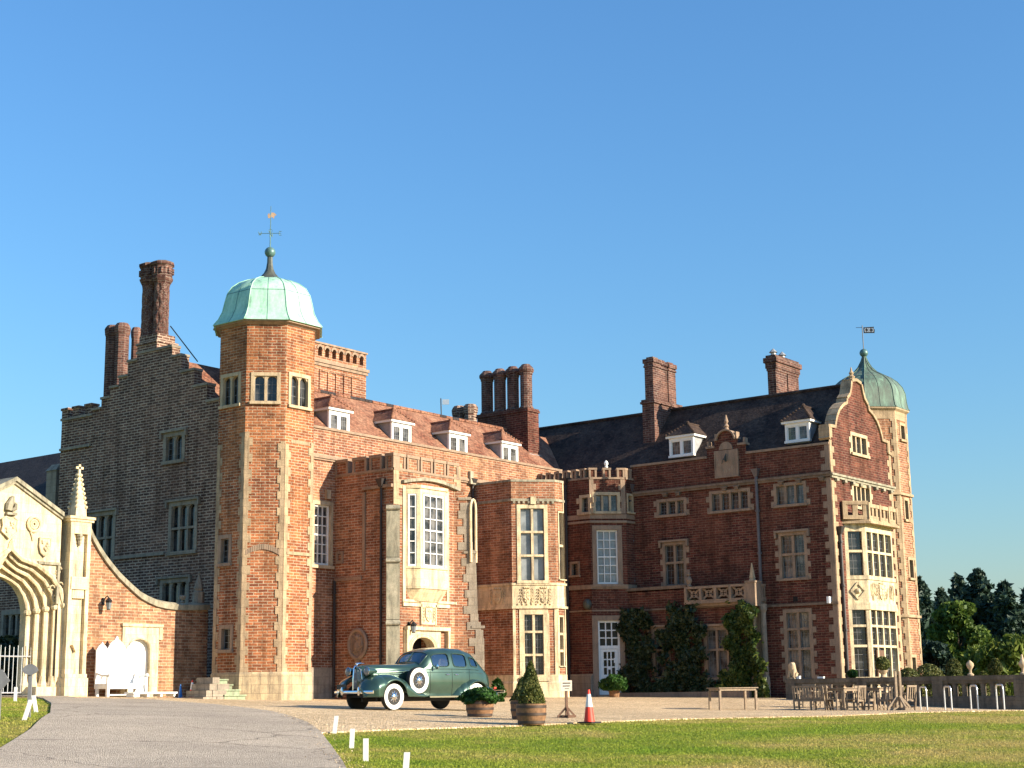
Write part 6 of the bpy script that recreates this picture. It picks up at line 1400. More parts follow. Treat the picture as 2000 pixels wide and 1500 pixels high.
# sign backs on the left verge
def sign(x, y, D, label, w_=.34, h=.2, post_=True):
    p = GD(x, D); top = onD(x, y, D)[2]-p[2]; T = thing('road_sign', label, 'sign', p, rz=math.atan2(RGT[1], RGT[0]))
    mb = MB(); mb.box((-.035, .0, -.1), (.035, .05, top+.0)); mb.build('post', 'sign_back', T)
    mb = MB(); pts = [(-w_/2, 0), (-w_*.34, .085), (-w_*.12, h*.62), (w_*.12, h*.62), (w_*.34, .085), (w_/2, 0), (w_*.36, -.06), (.12*w_, -h*.48), (-.12*w_, -h*.48), (-w_*.36, -.06)]
    mb.hexa([(a, -.025, top+b) for a, b in pts], [(a, -.004, top+b) for a, b in pts]); mb.build('sign_panel', 'sign_back', T)
sign(57, 1309, 34, 'grey lozenge sign back on a post at the left verge'); sign(-2, 1330, 33, 'grey sign back cut off at the left picture edge', .42, .36)
# small notice on a wooden foot
p = GD(1106, 39.5); T = thing('notice_stand', 'small notice board on a dark wooden stand with crossed feet', 'sign', p+np.array([0, 0, .03]), rz=math.atan2(RGT[1], RGT[0])+.25)
mb = MB(); mb.box((-.03, -.03, 0), (.03, .03, .72)); mb.build('post', 'wood_dark', T)
mb = MB(); mb.bar((-.24, 0, .035), (.24, 0, .035), .06, .06); mb.bar((0, -.24, .036), (0, .24, .036), .06, .06); mb.bar((-.2, 0, .06), (-.01, 0, .26), .04, .04); mb.bar((.2, 0, .06), (.01, 0, .26), .04, .04); mb.bar((0, -.2, .06), (0, -.01, .26), .04, .04); mb.build('feet', 'wood_dark', T)
mb = MB(); mb.box((-.16, -.05, .66), (.14, -.031, .92)); B_ = mb.build('board', 'sign_face', T)
mb = MB(); mb.box((-.1, -.056, .84), (.1, -.051, .865)); mb.box((-.1, -.056, .77), (.08, -.051, .795)); mb.box((-.05, -.056, .71), (.06, -.051, .722)); mb.build('lettering', 'iron', B_)

# barrel planters and their shrubs
def barrel(label, loc, r_, h):
    T = thing('barrel_planter', label, 'planter', loc, group='half barrel planters on the gravel')
    mb = MB(); mb.lathe([(r_*.84, 0), (r_*.96, h*.35), (r_, h*.7), (r_*.98, h), (r_*.92, h), (r_*.9, h*.86)], (0, 0, 0), 30)
    mb.build('staves', 'barrel', T, smooth=True)
    for z in (.12, .5, .86):
        rr = r_*np.interp(z, [0, .35, .7, 1], [.84, .96, 1, .98])+.006; mb = MB(); mb.lathe([(rr-.004, h*z-.03), (rr+.004, h*z-.03), (rr+.004, h*z+.03), (rr-.004, h*z+.03)], (0, 0, 0), 30); mb.build('hoop', 'hoop', T, smooth=True)
    mb = MB(); mb.lathe([(r_*.9, h*.84), (.01, h*.86)], (0, 0, 0), 16); mb.build('soil', 'bark', T)
    return T
def cloud(n, prof, zmax, lump=.25, inner=.25):
    """points in a solid of revolution with an uneven outline; prof(t) -> radius at height t*zmax"""
    P = []; ph = rng.random(12)*6.28
    while len(P) < n:
        t = rng.random(); a = rng.random()*6.283; R_ = prof(t)*(1+lump*(.5*math.sin(3*a+ph[0]+5*t)+.3*math.sin(5*a+ph[1]-9*t)+.2*math.sin(9*a+13*t+ph[2])))
        if R_ <= 0: continue
        rr = R_*(1-inner*rng.random()**1.6) if rng.random() < .8 else R_*math.sqrt(rng.random())
        P.append((rr*math.cos(a), rr*math.sin(a), t*zmax))
    return np.array(P)
def shrub(name, label, cat, loc, P, size, m, stem=True, group=None, bias=.3):
    T = thing(name, label, cat, loc, group=group); c = P.mean(0)
    o = cards('foliage', P, size, m, T, up_bias=bias, out=(P-c)/np.linalg.norm(P-c, axis=1)[:, None])
    if stem:
        mb = MB(); h = float(P[:, 2].max()); mb.tube([(0, 0, -.05), (.01, 0, h*.4), (0, .01, h*.8)], [.03, .022, .008], 6)
        for k in range(5): a = k*1.3; mb.tube([(0, 0, h*.1*k), (.3*h*.4*math.cos(a), .3*h*.4*math.sin(a), h*(.1*k+.2))], [.014, .005], 5)
        mb.build('stem', 'bark', T)
    return T
p1 = GD(1037, 35.6)+np.array([0, 0, .03]); p2 = GD(937, 39.5)+np.array([0, 0, .03]); p3 = GD(1021, 38.0)+np.array([0, 0, .03])
barrel('half barrel planter holding the cone shaped topiary, nearest the lawn', p1, .345, .46); barrel('weathered half barrel planter in front of the car rear wheel', p2, .35, .40); barrel('half barrel planter mostly hidden behind the nearest planter', p3, .30, .46)
cone_prof = lambda t: .30*min(1, t*7+.35)*(1-max(0, t-.12)/.90)**.75
shrub('topiary_cone', 'clipped conical topiary in the barrel nearest the lawn', 'shrub', p1+np.array([0, 0, .38]), cloud(6500, cone_prof, 1.02, .12), .032, 'leaf_box')
shrub('topiary_cone', 'dark conical topiary half hidden behind the front cone topiary', 'shrub', p3+np.array([0, 0, .38]), cloud(3000, cone_prof, .62, .12), .034, 'leaf_box')
bushy = lambda t: .43*math.sin(math.pi*min(1, .22+.75*t))**.6
P = cloud(3600, bushy, .36, .4); shrub('leafy_shrub', 'low bright green shrub spreading over the weathered barrel', 'shrub', p2+np.array([0, 0, .34]), P, .06, 'leaf_pot', bias=.8)
p = onD(1200, 1362, 66); p[2] = float(gz(p[0], p[1]))+.03
T = thing('flower_pot', 'terracotta coloured pot in front of the white garden door', 'planter', p); mb = MB(); mb.lathe([(.2, 0), (.25, .3), (.27, .3), (.27, .36), (.23, .36), (.22, .3)], (0, 0, 0), 16); mb.build('pot', 'barrel', T, smooth=True)
P = cloud(1800, lambda t: .52*math.sin(math.pi*min(1, .25+.7*t))**.7, .62, .45); shrub('pot_plant', 'spiky green plant in the pot before the white garden door', 'plant', p+np.array([0, 0, .3]), P, .085, 'leaf_pot', bias=.2)
p = onD(972, 1368, 58.2); p[2] = float(gz(p[0], p[1])); P = cloud(1600, lambda t: .24*math.sin(math.pi*min(1, .2+.75*t))**.7, .85, .5, .9); shrub('leafy_shrub', 'green shrub behind the tail of the car by the bay', 'shrub', p, P, .09, 'leaf_pot')
p = onD(20, 1345, 60); p[2] = float(gz(p[0], p[1])); P = cloud(6500, lambda t: 3.4*math.sin(math.pi*min(1, .2+.75*t))**.6, 2.1, .25); shrub('hedge_shrub', 'dark green shrub behind the iron gate under the arch', 'shrub', p, P, .16, 'leaf_dark')

# climbers on the ground floor wall
def climber(label, poly, n, m, dmax=.45, size=.12, lit=0):
    q = [LB.px(*c) for c in poly]; xs = [c[0] for c in q]; zs_ = [c[1] for c in q]; P = []; out = []; cl = [(min(xs)+rng.random()*(max(xs)-min(xs)), min(zs_)+rng.random()*(max(zs_)-min(zs_)), .12+.3*rng.random()) for _ in range(46)]
    def inside(a, z):
        c = False; j = len(q)-1
        for i in range(len(q)):
            (xa, za), (xb, zb) = q[i], q[j]
            if (za > z) != (zb > z) and a < (xb-xa)*(z-za)/(zb-za)+xa: c = not c
            j = i
        return c
    gap = lambda a, z: math.sin(5.1*a+1.3*z)+math.sin(3.3*z-2.2*a)+.8*math.sin(9*a)*math.sin(8*z)
    while len(P) < n:
        a, z = min(xs)-.15+rng.random()*(max(xs)-min(xs)+.3), min(zs_)+rng.random()*(max(zs_)-min(zs_)+.15)
        ja, jz = a+.16*math.sin(6*z+a)+.13*rng.normal(), z+.10*math.sin(7*a)+.12*rng.normal()
        if not inside(ja, jz) or (gap(a, z) < -.75 and rng.random() < .9): continue
        d = .04+dmax*(.35+.32*gap(a, z)/2.+.3*rng.random())
        P.append(LB.P(a, z, max(.03, d)))
    P = np.array(P); base = P[:, :2].mean(0); loc = (float(base[0]), float(base[1]), float(gz(*base)))
    T = thing('climbing_plant', label, 'climber', loc, group='climbers on the ground floor wall')
    cards('foliage', P, size, m, T, origin=loc, out=np.array([[-1., 0, .1]]), up_bias=.2)
    mb = MB(); a = (min(xs)+max(xs))/2
    for k in range(4): mb.tube([np.array(LB.P(a+.1*k-.2, loc[2]-.05, .1))-loc, np.array(LB.P(a+.35*(k-1.5), (min(zs_)+max(zs_))/2, .08))-loc, np.array(LB.P(a+.3*(k-1.5), max(zs_)-.4, .06))-loc], [.035, .025, .01], 6)
    mb.build('stem', 'bark', T)
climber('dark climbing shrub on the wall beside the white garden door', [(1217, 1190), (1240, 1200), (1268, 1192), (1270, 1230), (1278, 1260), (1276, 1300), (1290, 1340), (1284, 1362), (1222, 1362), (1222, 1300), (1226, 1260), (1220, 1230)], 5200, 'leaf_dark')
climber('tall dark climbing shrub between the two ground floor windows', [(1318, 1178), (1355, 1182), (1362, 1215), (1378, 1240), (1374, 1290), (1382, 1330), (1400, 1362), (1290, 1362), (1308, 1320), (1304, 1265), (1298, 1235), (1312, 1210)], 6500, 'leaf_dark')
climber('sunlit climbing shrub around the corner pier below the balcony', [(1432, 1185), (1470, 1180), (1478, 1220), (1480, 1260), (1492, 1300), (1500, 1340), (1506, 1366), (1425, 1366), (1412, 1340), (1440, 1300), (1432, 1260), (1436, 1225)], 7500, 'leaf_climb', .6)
climber('low dark planting along the stone kerb below the ground floor windows', [(1232, 1340), (1260, 1328), (1300, 1336), (1340, 1326), (1390, 1338), (1430, 1328), (1440, 1358), (1228, 1358)], 2600, 'leaf_dark', .5, .1)

# garden tables, benches and chairs
def chair(label, loc, rz, wd=.56, group='teak garden chairs', name='garden_chair', cat='chair', src=None):
    T = thing(name, label, cat, loc, rz, group); d = .5; w2 = wd/2; b = .055
    for sx, sy in ((1, 1), (1, -1)): mb = MB(); mb.box((d/2-b, sy*w2-(b if sy > 0 else 0), 0), (d/2, sy*w2+(0 if sy > 0 else b), .64)); mb.build('leg', 'wood', T)
    for sy in (1, -1):
        mb = MB(); y0, y1 = (w2-b, w2) if sy > 0 else (-w2, -w2+b)
        mb.hexa([(-d/2, y0, 0), (-d/2+b, y0, 0), (-d/2+b, y1, 0), (-d/2, y1, 0)], [(-d/2-.10, y0, .93), (-d/2-.10+b*.8, y0, .93), (-d/2-.10+b*.8, y1, .93), (-d/2-.10, y1, .93)]); mb.build('leg', 'wood', T)
        mb = MB(); mb.box((-d/2-.02, y0, .641), (d/2+.03, y1, .67)); mb.build('armrest', 'wood', T)
    if wd > 1.:
        mb = MB(); mb.box((d/2-b, -b/2, 0), (d/2, b/2, .40)); mb.build('leg', 'wood', T); mb = MB(); mb.box((-d/2, -b/2, 0), (-d/2+b, b/2, .40)); mb.build('leg', 'wood', T)
    mb = MB()
    for k in range(5): x = -d/2+.06+k*.09; mb.box((x, -w2+b, .40), (x+.07, w2-b, .425))
    mb.box((d/2-.04, -w2+b, .33), (d/2-.01, w2-b, .398)); mb.box((-d/2+.01, -w2+b, .33), (-d/2+.04, w2-b, .398)); mb.build('seat', 'wood', T)
    for y0 in (w2-.04, -w2+.01): mb = MB(); mb.box((-d/2+b, y0, .10), (d/2-b, y0+.03, .15)); mb.build('stretcher', 'wood', T)
    mb = MB(); mb.hexa([(-d/2-.095, -w2+b, .86), (-d/2-.06, -w2+b, .86), (-d/2-.06, w2-b, .86), (-d/2-.095, w2-b, .86)], [(-d/2-.10, -w2+b, .93), (-d/2-.06, -w2+b, .93), (-d/2-.06, w2-b, .93), (-d/2-.10, w2-b, .93)])
    n_ = max(4, int(wd/.115))
    for k in range(n_): y = -w2+b+.03+(wd-2*b-.06)*k/(n_-1); mb.hexa([(-d/2-.02, y-.022, .43), (-d/2, y-.022, .43), (-d/2, y+.022, .43), (-d/2-.02, y+.022, .43)], [(-d/2-.085, y-.022, .86), (-d/2-.065, y-.022, .86), (-d/2-.065, y+.022, .86), (-d/2-.085, y+.022, .86)])
    mb.build('backrest', 'wood', T); T.scale = (.87, .87, .87); return T
def table(label, loc, rz, L=1.5, W_=.85, h=.74, name='garden_table'):
    T = thing(name, label, 'table', loc, rz, 'wooden garden tables'); mb = MB()
    n_ = 7
    for k in range(n_): y = -W_/2+W_*k/n_; mb.box((-L/2, y+.004, h-.03), (L/2, y+W_/n_-.004, h))
    mb.box((-L/2+.06, -W_/2+.05, h-.11), (L/2-.06, -W_/2+.08, h-.031)); mb.box((-L/2+.06, W_/2-.08, h-.11), (L/2-.06, W_/2-.05, h-.031)); mb.box((-L/2+.06, -W_/2+.08, h-.11), (-L/2+.09, W_/2-.08, h-.031)); mb.box((L/2-.09, -W_/2+.08, h-.11), (L/2-.06, W_/2-.08, h-.031)); mb.build('tabletop', 'wood', T)
    for sx in (-1, 1):
        for sy in (-1, 1): mb = MB(); x, y = sx*(L/2-.07), sy*(W_/2-.07); mb.box((x-.035, y-.035, 0), (x+.035, y+.035, h-.112)); mb.build('leg', 'wood', T)
    return T
off = np.array([0, 0, .03]); ra = math.atan2(RGT[1], RGT[0])      # yaw of a line running to the right across the picture
table('long bare wooden table standing alone on the gravel', GD(1431, 53.5)+off, ra+.42, 1.55, .8)
chair('long slatted teak bench with its back to the lawn', GD(1588, 54)+off, .05, 1.45, 'teak garden benches', 'garden_bench', 'bench')
CH0 = chair('teak armchair in profile at the left end of the first table', GD(1627, 53.6)+off, -math.pi/2+.12)
table('wooden table between the slatted bench and two chairs', GD(1645, 54.2)+off, .04, 1.3, .75)
def more(x, D, rz, label): return dup(CH0, GD(x, D)+off, rz, label)
more(1670, 53.8, math.pi/2-.1, 'teak armchair in profile facing left at the right end of the first table'); more(1690, 54.6, -math.pi/2+.05, 'teak armchair facing right beside the second table'); more(1731, 54, math.pi-.1, 'shaded teak armchair facing the lawn right of the second table')
more(1746, 53.4, math.pi/2+.3, 'sunlit teak armchair just left of the wooden post stand'); more(1768, 53.2, math.pi/2-.25, 'sunlit teak armchair with its slatted back to the lawn, right of the post stand')
more(1575, 56.5, math.pi+.1, 'teak armchair behind the left part of the slatted bench'); more(1606, 56.2, math.pi-.1, 'teak armchair behind the right part of the slatted bench')
table('wooden table at the right between four armchairs', GD(1712, 55.4)+off, .05, 1.2, .75)
p = GD(1755, 50.5)+off; T = thing('post_stand', 'twin wooden posts on crossed braced feet at the gravel edge', 'stand', p, rz=ra+.3)
for x in (-.075, .075): mb = MB(); mb.box((x-.035, -.035, .0), (x+.035, .035, 1.2)); mb.build('post', 'wood', T)
mb = MB()
for a in (0, math.pi/2): c, s = math.cos(a), math.sin(a); mb.bar((-.42*c, -.42*s, .04+.002*a), (.42*c, .42*s, .04+.002*a), .08, .08); mb.bar((-.38*c, -.38*s, .08), (-.06*c, -.06*s, .42), .06, .06); mb.bar((.38*c, .38*s, .08), (.06*c, .06*s, .42), .06, .06)
mb.build('feet', 'wood', T)
# bicycle hoops
hp = None
for k, (x, D, lab) in enumerate(((1803, 53.5, 'steel bicycle hoop nearest the garden chairs'), (1851, 52.6, 'steel bicycle hoop, second from the garden chairs'), (1902, 51.6, 'steel bicycle hoop, third from the garden chairs'), (1953, 50.8, 'steel bicycle hoop at the right end of the row'))):
    if hp is None:
        mb = MB(); pts = [(-.37, 0, -.1), (-.37, 0, .62)]+[(-.37+.13-.13*math.cos(t), 0, .62+.13*math.sin(t)) for t in np.linspace(.2, math.pi/2, 5)]+[(.37-.13+.13*math.sin(t), 0, .62+.13*math.cos(t)) for t in np.linspace(0, math.pi/2-.1, 5)]+[(.37, 0, .62), (.37, 0, -.1)]
        mb.tube(pts, .025, 8); hp = mb.build('bicycle_hoop', 'steel', smooth=True); o = hp
    else: o = hp.copy(); COL.objects.link(o)
    o.location = [float(c) for c in GD(x, D)+off]; o.rotation_euler.z = YAW-(x-1000)/3004+.30; tag(o, lab, 'bike rack', 'steel bicycle hoops')
# stone balustrade in front of the gable end
BX_ = 55.3; BB = Fr((BX_, 28.6), (0, -1)); bl0, bl1 = BB.S(1537, 1345), BB.S(2060, 1345); bg0 = float(gz(BX_, 27))
zt_, zr_, za_, zs2 = BB.Z(1760, 1322), BB.Z(1760, 1331), BB.Z(1760, 1336), BB.Z(1760, 1344); zb2 = BB.Z(1760, 1361)
BLT = thing('stone_balustrade', 'long arcaded stone balustrade in front of the gable end and garden', 'balustrade', (BX_, 24, bg0), local=False)
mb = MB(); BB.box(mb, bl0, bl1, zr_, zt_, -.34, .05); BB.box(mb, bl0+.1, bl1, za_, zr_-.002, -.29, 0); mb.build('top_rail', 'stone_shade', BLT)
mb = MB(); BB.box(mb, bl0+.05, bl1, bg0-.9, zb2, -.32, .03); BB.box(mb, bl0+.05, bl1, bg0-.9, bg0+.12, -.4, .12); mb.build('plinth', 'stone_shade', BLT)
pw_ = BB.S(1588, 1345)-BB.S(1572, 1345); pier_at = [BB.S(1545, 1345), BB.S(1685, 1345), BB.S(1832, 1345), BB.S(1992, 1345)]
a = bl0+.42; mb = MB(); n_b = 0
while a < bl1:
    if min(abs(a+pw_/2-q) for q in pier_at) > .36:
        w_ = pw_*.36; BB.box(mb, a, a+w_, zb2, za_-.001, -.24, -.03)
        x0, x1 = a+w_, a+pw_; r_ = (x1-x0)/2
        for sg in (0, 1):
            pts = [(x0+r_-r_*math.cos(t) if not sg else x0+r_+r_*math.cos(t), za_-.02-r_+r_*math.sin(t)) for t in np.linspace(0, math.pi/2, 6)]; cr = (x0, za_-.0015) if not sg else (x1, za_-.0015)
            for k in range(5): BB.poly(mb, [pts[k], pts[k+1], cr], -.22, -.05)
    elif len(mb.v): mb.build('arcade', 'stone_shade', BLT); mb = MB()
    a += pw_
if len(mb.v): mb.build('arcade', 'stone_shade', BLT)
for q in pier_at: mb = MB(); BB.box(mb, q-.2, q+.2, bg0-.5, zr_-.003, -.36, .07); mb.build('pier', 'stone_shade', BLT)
off_rail = lambda x: (BX_+.16, 28.6-BB.S(x, 1325), zt_)
# ornaments on the rail
def lion(x, label, s=1.):
    p = off_rail(x); mb = MB()
    mb.box((-.15*s, -.15*s, 0), (.15*s, .15*s, .05*s)); mb.tube([(.08*s, 0, .08*s), (.06*s, 0, .2*s), (-.0, 0, .34*s), (-.03*s, 0, .44*s), (-.06*s, 0, .52*s), (-.13*s, 0, .53*s)], [.13*s, .15*s, .14*s, .14*s, .14*s, .065*s], 10)
    for sy in (-1, 1): mb.tube([(-.05*s, sy*.08*s, .34*s), (-.10*s, sy*.09*s, .2*s), (-.11*s, sy*.09*s, .05*s), (-.15*s, sy*.09*s, .05*s)], [.06*s, .045*s, .04*s, .035*s], 6); mb.tube([(.06*s, sy*.12*s, .2*s), (-.02*s, sy*.15*s, .12*s), (-.08*s, sy*.15*s, .06*s)], [.08*s, .06*s, .04*s], 6); mb.ball((-.02*s, sy*.085*s, .575*s), .024*s, 6)
    o = mb.build('stone_lion', 'stone_plain', smooth=True, ang=60); o.location = [float(c) for c in p]; tag(o, label, 'statue'); return o
lion(1545, 'seated stone lion on the left end pier of the balustrade', 1.05)
def urnstat(x, label, h=.55, name='stone_urn', cat='urn'):
    p = off_rail(x); mb = MB(); mb.lathe([(.12, 0), (.12, .05), (.05, .1), (.045, .2), (.10, .28), (.14, .36), (.13, .44), (.07, .5), (.02, h)], (0, 0, 0), 12); o = mb.build(name, 'stone_plain', smooth=True, ang=50); o.location = [float(c) for c in p]; tag(o, label, cat)
urnstat(1893, 'pale stone urn on the balustrade between round topiaries'); urnstat(1996, 'slender stone urn at the right picture edge on the balustrade', .72)
p = off_rail(1722); T = thing('stone_planter', 'stone pot on the rail below the round topiary by the bay', 'planter', p); mb = MB(); mb.lathe([(.13, 0), (.1, .05), (.09, .1), (.18, .22), (.2, .26), (.15, .26)], (0, 0, 0), 12); mb.build('bowl', 'stone_plain', T, smooth=True)
P = cloud(1500, lambda t: .26*math.sqrt(max(0, 1-(2*t-1)**2))+.01, .5, .1); shrub('topiary_ball', 'round topiary ball in a stone pot before the bay window', 'shrub', np.array(p)+np.array([0, 0, .26]), P, .05, 'leaf_box')
p = off_rail(1662); P = cloud(600, lambda t: .17*math.sqrt(max(0, 1-(2*t-1)**2))+.01, .3, .4); shrub('pot_plant', 'small bushy plant on the balustrade by the gable corner', 'plant', np.array(p), P, .06, 'leaf_pot')
for x, w_, lab in ((1600, .13, 'white box on the balustrade rail above the slatted bench'), (1556, .07, 'small white cup on the rail beside the stone lion')):
    p = off_rail(x); mb = MB(); mb.box((-.06, -w_, 0), (.06, w_, .06 if w_ > .1 else .1)); mb.box((-.065, -w_-.005, .061 if w_ > .1 else .101), (.065, w_+.005, .075 if w_ > .1 else .115)); o = mb.build('white_box' if w_ > .1 else 'white_cup', 'white'); o.location = [float(c) for c in p]; tag(o, lab, 'box' if w_ > .1 else 'cup')
# clipped bushes beyond the balustrade
def mound(x0, x1, ytop, D, label, m='leaf_box', n=5200, name='clipped_bush', prof=None, size=.05):
    p = onD((x0+x1)/2, 1350, D); p[2] = float(gz(p[0], p[1])); top = onD((x0+x1)/2, ytop, D)[2]-p[2]; r_ = (x1-x0)/2*D/2944
    P = cloud(n, (lambda t: r_*math.sqrt(max(0, 1-t**2.4))+.01) if prof is None else (lambda t: r_*prof(t)), top, .1); return shrub(name, label, 'shrub', p, P, size, m)
mound(1746, 1806, 1305, 61.5, 'brownish domed yew just right of the gable bay'); mound(1778, 1854, 1297, 64, 'wide low clipped yew mound left of the lattice ball'); mound(1850, 1884, 1303, 62, 'low clipped yew below the lattice ball'); mound(1843, 1892, 1309, 60.5, 'flat clipped yew right of the wide mound')
mound(1851, 1880, 1287, 63, 'ball topiary on a stem behind the balustrade', prof=lambda t: (1. if t > .55 else .25)*math.sqrt(max(.02, 1-(max(t, .55)*4.4-3.4)**2)) if t > .55 else .2)
mound(1928, 1968, 1287, 62, 'tiered spiral topiary near the right end of the balustrade', prof=lambda t: (1-.45*t)*(.75+.3*math.sin(t*17))); mound(1905, 1940, 1312, 60.5, 'small clipped bush left of the tiered topiary')

# ================================================================== TREES
def conifer(x, ytop, D, wpx, label, seed, n=8500):
    rd = np.random.default_rng(seed); p = onD(x, 1350, D); p[2] = float(gz(p[0], p[1])); H_ = onD(x, ytop, D)[2]-p[2]; r_ = wpx/2*D/2944
    T = thing('conifer_tree', label, 'tree', p, group='dark conifers beyond the garden')
    P = []; mb = MB(); mb.tube([(0, 0, -.2), (.05, 0, H_*.5), (0, .03, H_*.97)], [H_*.022, H_*.014, .01], 7)
    nb = 130
    for k in range(nb):
        t = (k+.5)/nb*.97+.02; a = k*2.399+rd.normal()*.3; L = r_*(1-t)**.72*(.6+.55*rd.random())+.08; z0 = H_*t
        e = np.array([math.cos(a), math.sin(a)]); droop = .25+.2*rd.random()
        if k % 3 == 0: mb.tube([(0, 0, z0), (e[0]*L*.5, e[1]*L*.5, z0+L*.05), (e[0]*L*.95, e[1]*L*.95, z0-L*droop*.6)], [.03, .02, .006], 4)
        m = max(6, int(n*(L/r_)/nb*1.9)); s = rd.random(m)**.75; side = rd.normal(size=m)*.17*L*(1-s*.5); up = rd.normal(size=m)*.06*L+.03
        q = np.stack([e[0]*L*s-e[1]*side, e[1]*L*s+e[0]*side, z0+L*(.08*s-droop*.75*s**2)+up+.16*L*(s > .85)], 1); P.append(q)
    P = np.concatenate(P); o = cards('crown', P, .26, 'leaf_con', T, aspect=2.2, up_bias=.4, droop=.3); mb.build('trunk', 'bark', T); return T
for k, (x, y, D, w_, lab) in enumerate(((1806, 1126, 112, 130, 'dark conifer close to the farther octagonal tower'), (1851, 1150, 118, 110, 'shorter dark conifer behind the pale green tree'), (1886, 1122, 122, 120, 'narrow dark conifer behind the crown of the pale green tree'),
        (1927, 1112, 116, 170, 'tallest dark conifer right of the pale green tree'), (1977, 1135, 114, 150, 'dark conifer near the right picture edge'), (2032, 1128, 118, 150, 'dark conifer cut by the right picture edge'), (1830, 1176, 130, 150, 'distant dark conifer filling the gap left of the pale green tree'), (1952, 1158, 132, 160, 'distant dark conifer between the tallest conifer and the edge one'), (1906, 1165, 134, 150, 'distant dark conifer behind the tallest conifer'))): conifer(x, y, D, w_, lab, k+1)
def broadleaf(x, ytop, D, wpx, label, m, seed, name='broadleaf_tree', n=15000, size=.2, droop=0., squash=1.):
    rd = np.random.default_rng(seed); p = onD(x, 1350, D); p[2] = float(gz(p[0], p[1])); H_ = onD(x, ytop, D)[2]-p[2]; r_ = wpx/2*D/2944
    T = thing(name, label, 'tree', p); mb = MB(); mb.tube([(0, 0, -.2), (.1, .05, H_*.3), (0, .1, H_*.75)], [H_*.035, H_*.025, .03], 8); P = []
    for k in range(46):
        t = rd.random()**.8; a = rd.random()*6.283; rr = r_*math.sqrt(max(.05, 1-((t-.38)/.64)**2))*(.35+.65*rd.random()**.5)*.85
        c = np.array([rr*math.cos(a), rr*math.sin(a), H_*(.12+.80*t)]); s = r_*(.22+.16*rd.random())
        if k % 3 == 0: mb.tube([(0, .05, H_*(.15+.4*t)), tuple(c*.6+np.array([0, 0, H_*.1])), tuple(c)], [.07, .04, .012], 5)
        m_ = n//46; g = rd.normal(size=(m_, 3)); g /= np.linalg.norm(g, axis=1)[:, None]; g *= (s*(rd.random(m_)**.45))[:, None]; g[:, 2] *= squash*.8
        q = c+g
        if droop: q[:, 2] -= droop*rd.random(m_)**2*H_*.35
        P.append(q)
    P = np.concatenate(P); P[:, 2] = np.maximum(P[:, 2], .1); cards('crown', P, size, m, T, up_bias=.3, droop=droop*1.5, aspect=1.5+2*droop); mb.build('trunk', 'bark', T); return T
broadleaf(1880, 1172, 98, 120, 'rounded pale green tree in front of the dark conifers', 'leaf_tree', 21, n=21000)
broadleaf(1825, 1245, 92, 70, 'dark tree beside the farther octagonal tower', 'leaf_con', 22, n=9000)
broadleaf(1975, 1243, 84, 120, 'light green weeping tree at the right picture edge', 'leaf_willow', 23, 'weeping_tree', n=16000, size=.15, droop=.8)
broadleaf(1915, 1262, 86, 70, 'light green weeping tree below the pale green tree', 'leaf_willow', 24, 'weeping_tree', n=8000, size=.15, droop=.8)
broadleaf(2060, 1235, 88, 110, 'weeping tree outside the right picture edge', 'leaf_willow', 25, 'weeping_tree', n=7000, size=.16, droop=.8)
broadleaf(885, 788, 95, 42, 'green tree top showing behind the red roof ridge', 'leaf_tree', 26, n=6000, size=.25)
mb = None

# ================================================================== VINTAGE CAR
CARP = onD(766, 1390, 43.); hd = R(172.5); hx = np.array([math.cos(hd), math.sin(hd)]); lx = np.array([-hx[1], hx[0]])
cp = np.array([CARP[0], CARP[1]])-lx*.74; cz_ = float(np.mean([gz(*(cp+hx*a+lx*b)) for a in (0, -3.1) for b in (.74, -.74)]))+.035
dzx = (float(gz(*cp))-float(gz(*(cp-hx*3.1))))/3.1
CAR = thing('vintage_car', 'glossy dark green vintage sedan with whitewall tyres parked before the porch', 'car', (cp[0], cp[1], cz_), hd)
#        x     zb   wb   zbelt wbelt wsh  zsh  ztop
ST_ = [(.70, .62, .02, .95, .05, .04, 1.08, 1.16), (.66, .52, .10, .95, .13, .11, 1.12, 1.20), (.50, .46, .20, .96, .25, .21, 1.14, 1.23), (.1, .44, .28, .98, .33, .29, 1.16, 1.25), (-.5, .42, .40, 1.02, .45, .39, 1.17, 1.26), (-.95, .36, .56, 1.06, .60, .50, 1.18, 1.275),
       (-1.16, .34, .66, 1.08, .69, .58, 1.2, 1.30), (-1.30, .34, .68, 1.09, .71, .60, 1.36, 1.48), (-1.45, .34, .70, 1.09, .73, .60, 1.50, 1.63), (-1.7, .34, .72, 1.10, .745, .60, 1.56, 1.71), (-2.2, .34, .73, 1.10, .755, .61, 1.58, 1.745), (-2.8, .34, .73, 1.09, .75, .60, 1.55, 1.72),
       (-3.2, .36, .70, 1.08, .71, .55, 1.46, 1.63), (-3.5, .38, .66, 1.05, .65, .47, 1.30, 1.47), (-3.75, .42, .58, .98, .55, .37, 1.10, 1.25), (-3.98, .46, .44, .86, .42, .26, .95, 1.06), (-4.12, .52, .22, .76, .22, .14, .82, .90), (-4.18, .6, .05, .7, .06, .04, .74, .78)]
_S = np.array(ST_)[::-1]
def _sec(x):
    return [np.interp(x, _S[:, 0], _S[:, i]) for i in range(1, 8)]
def _smooth(x, k):  # small moving average keeps the line fair
    return np.mean([_sec(x+d) for d in np.linspace(-.07, .07, 5)], axis=0)
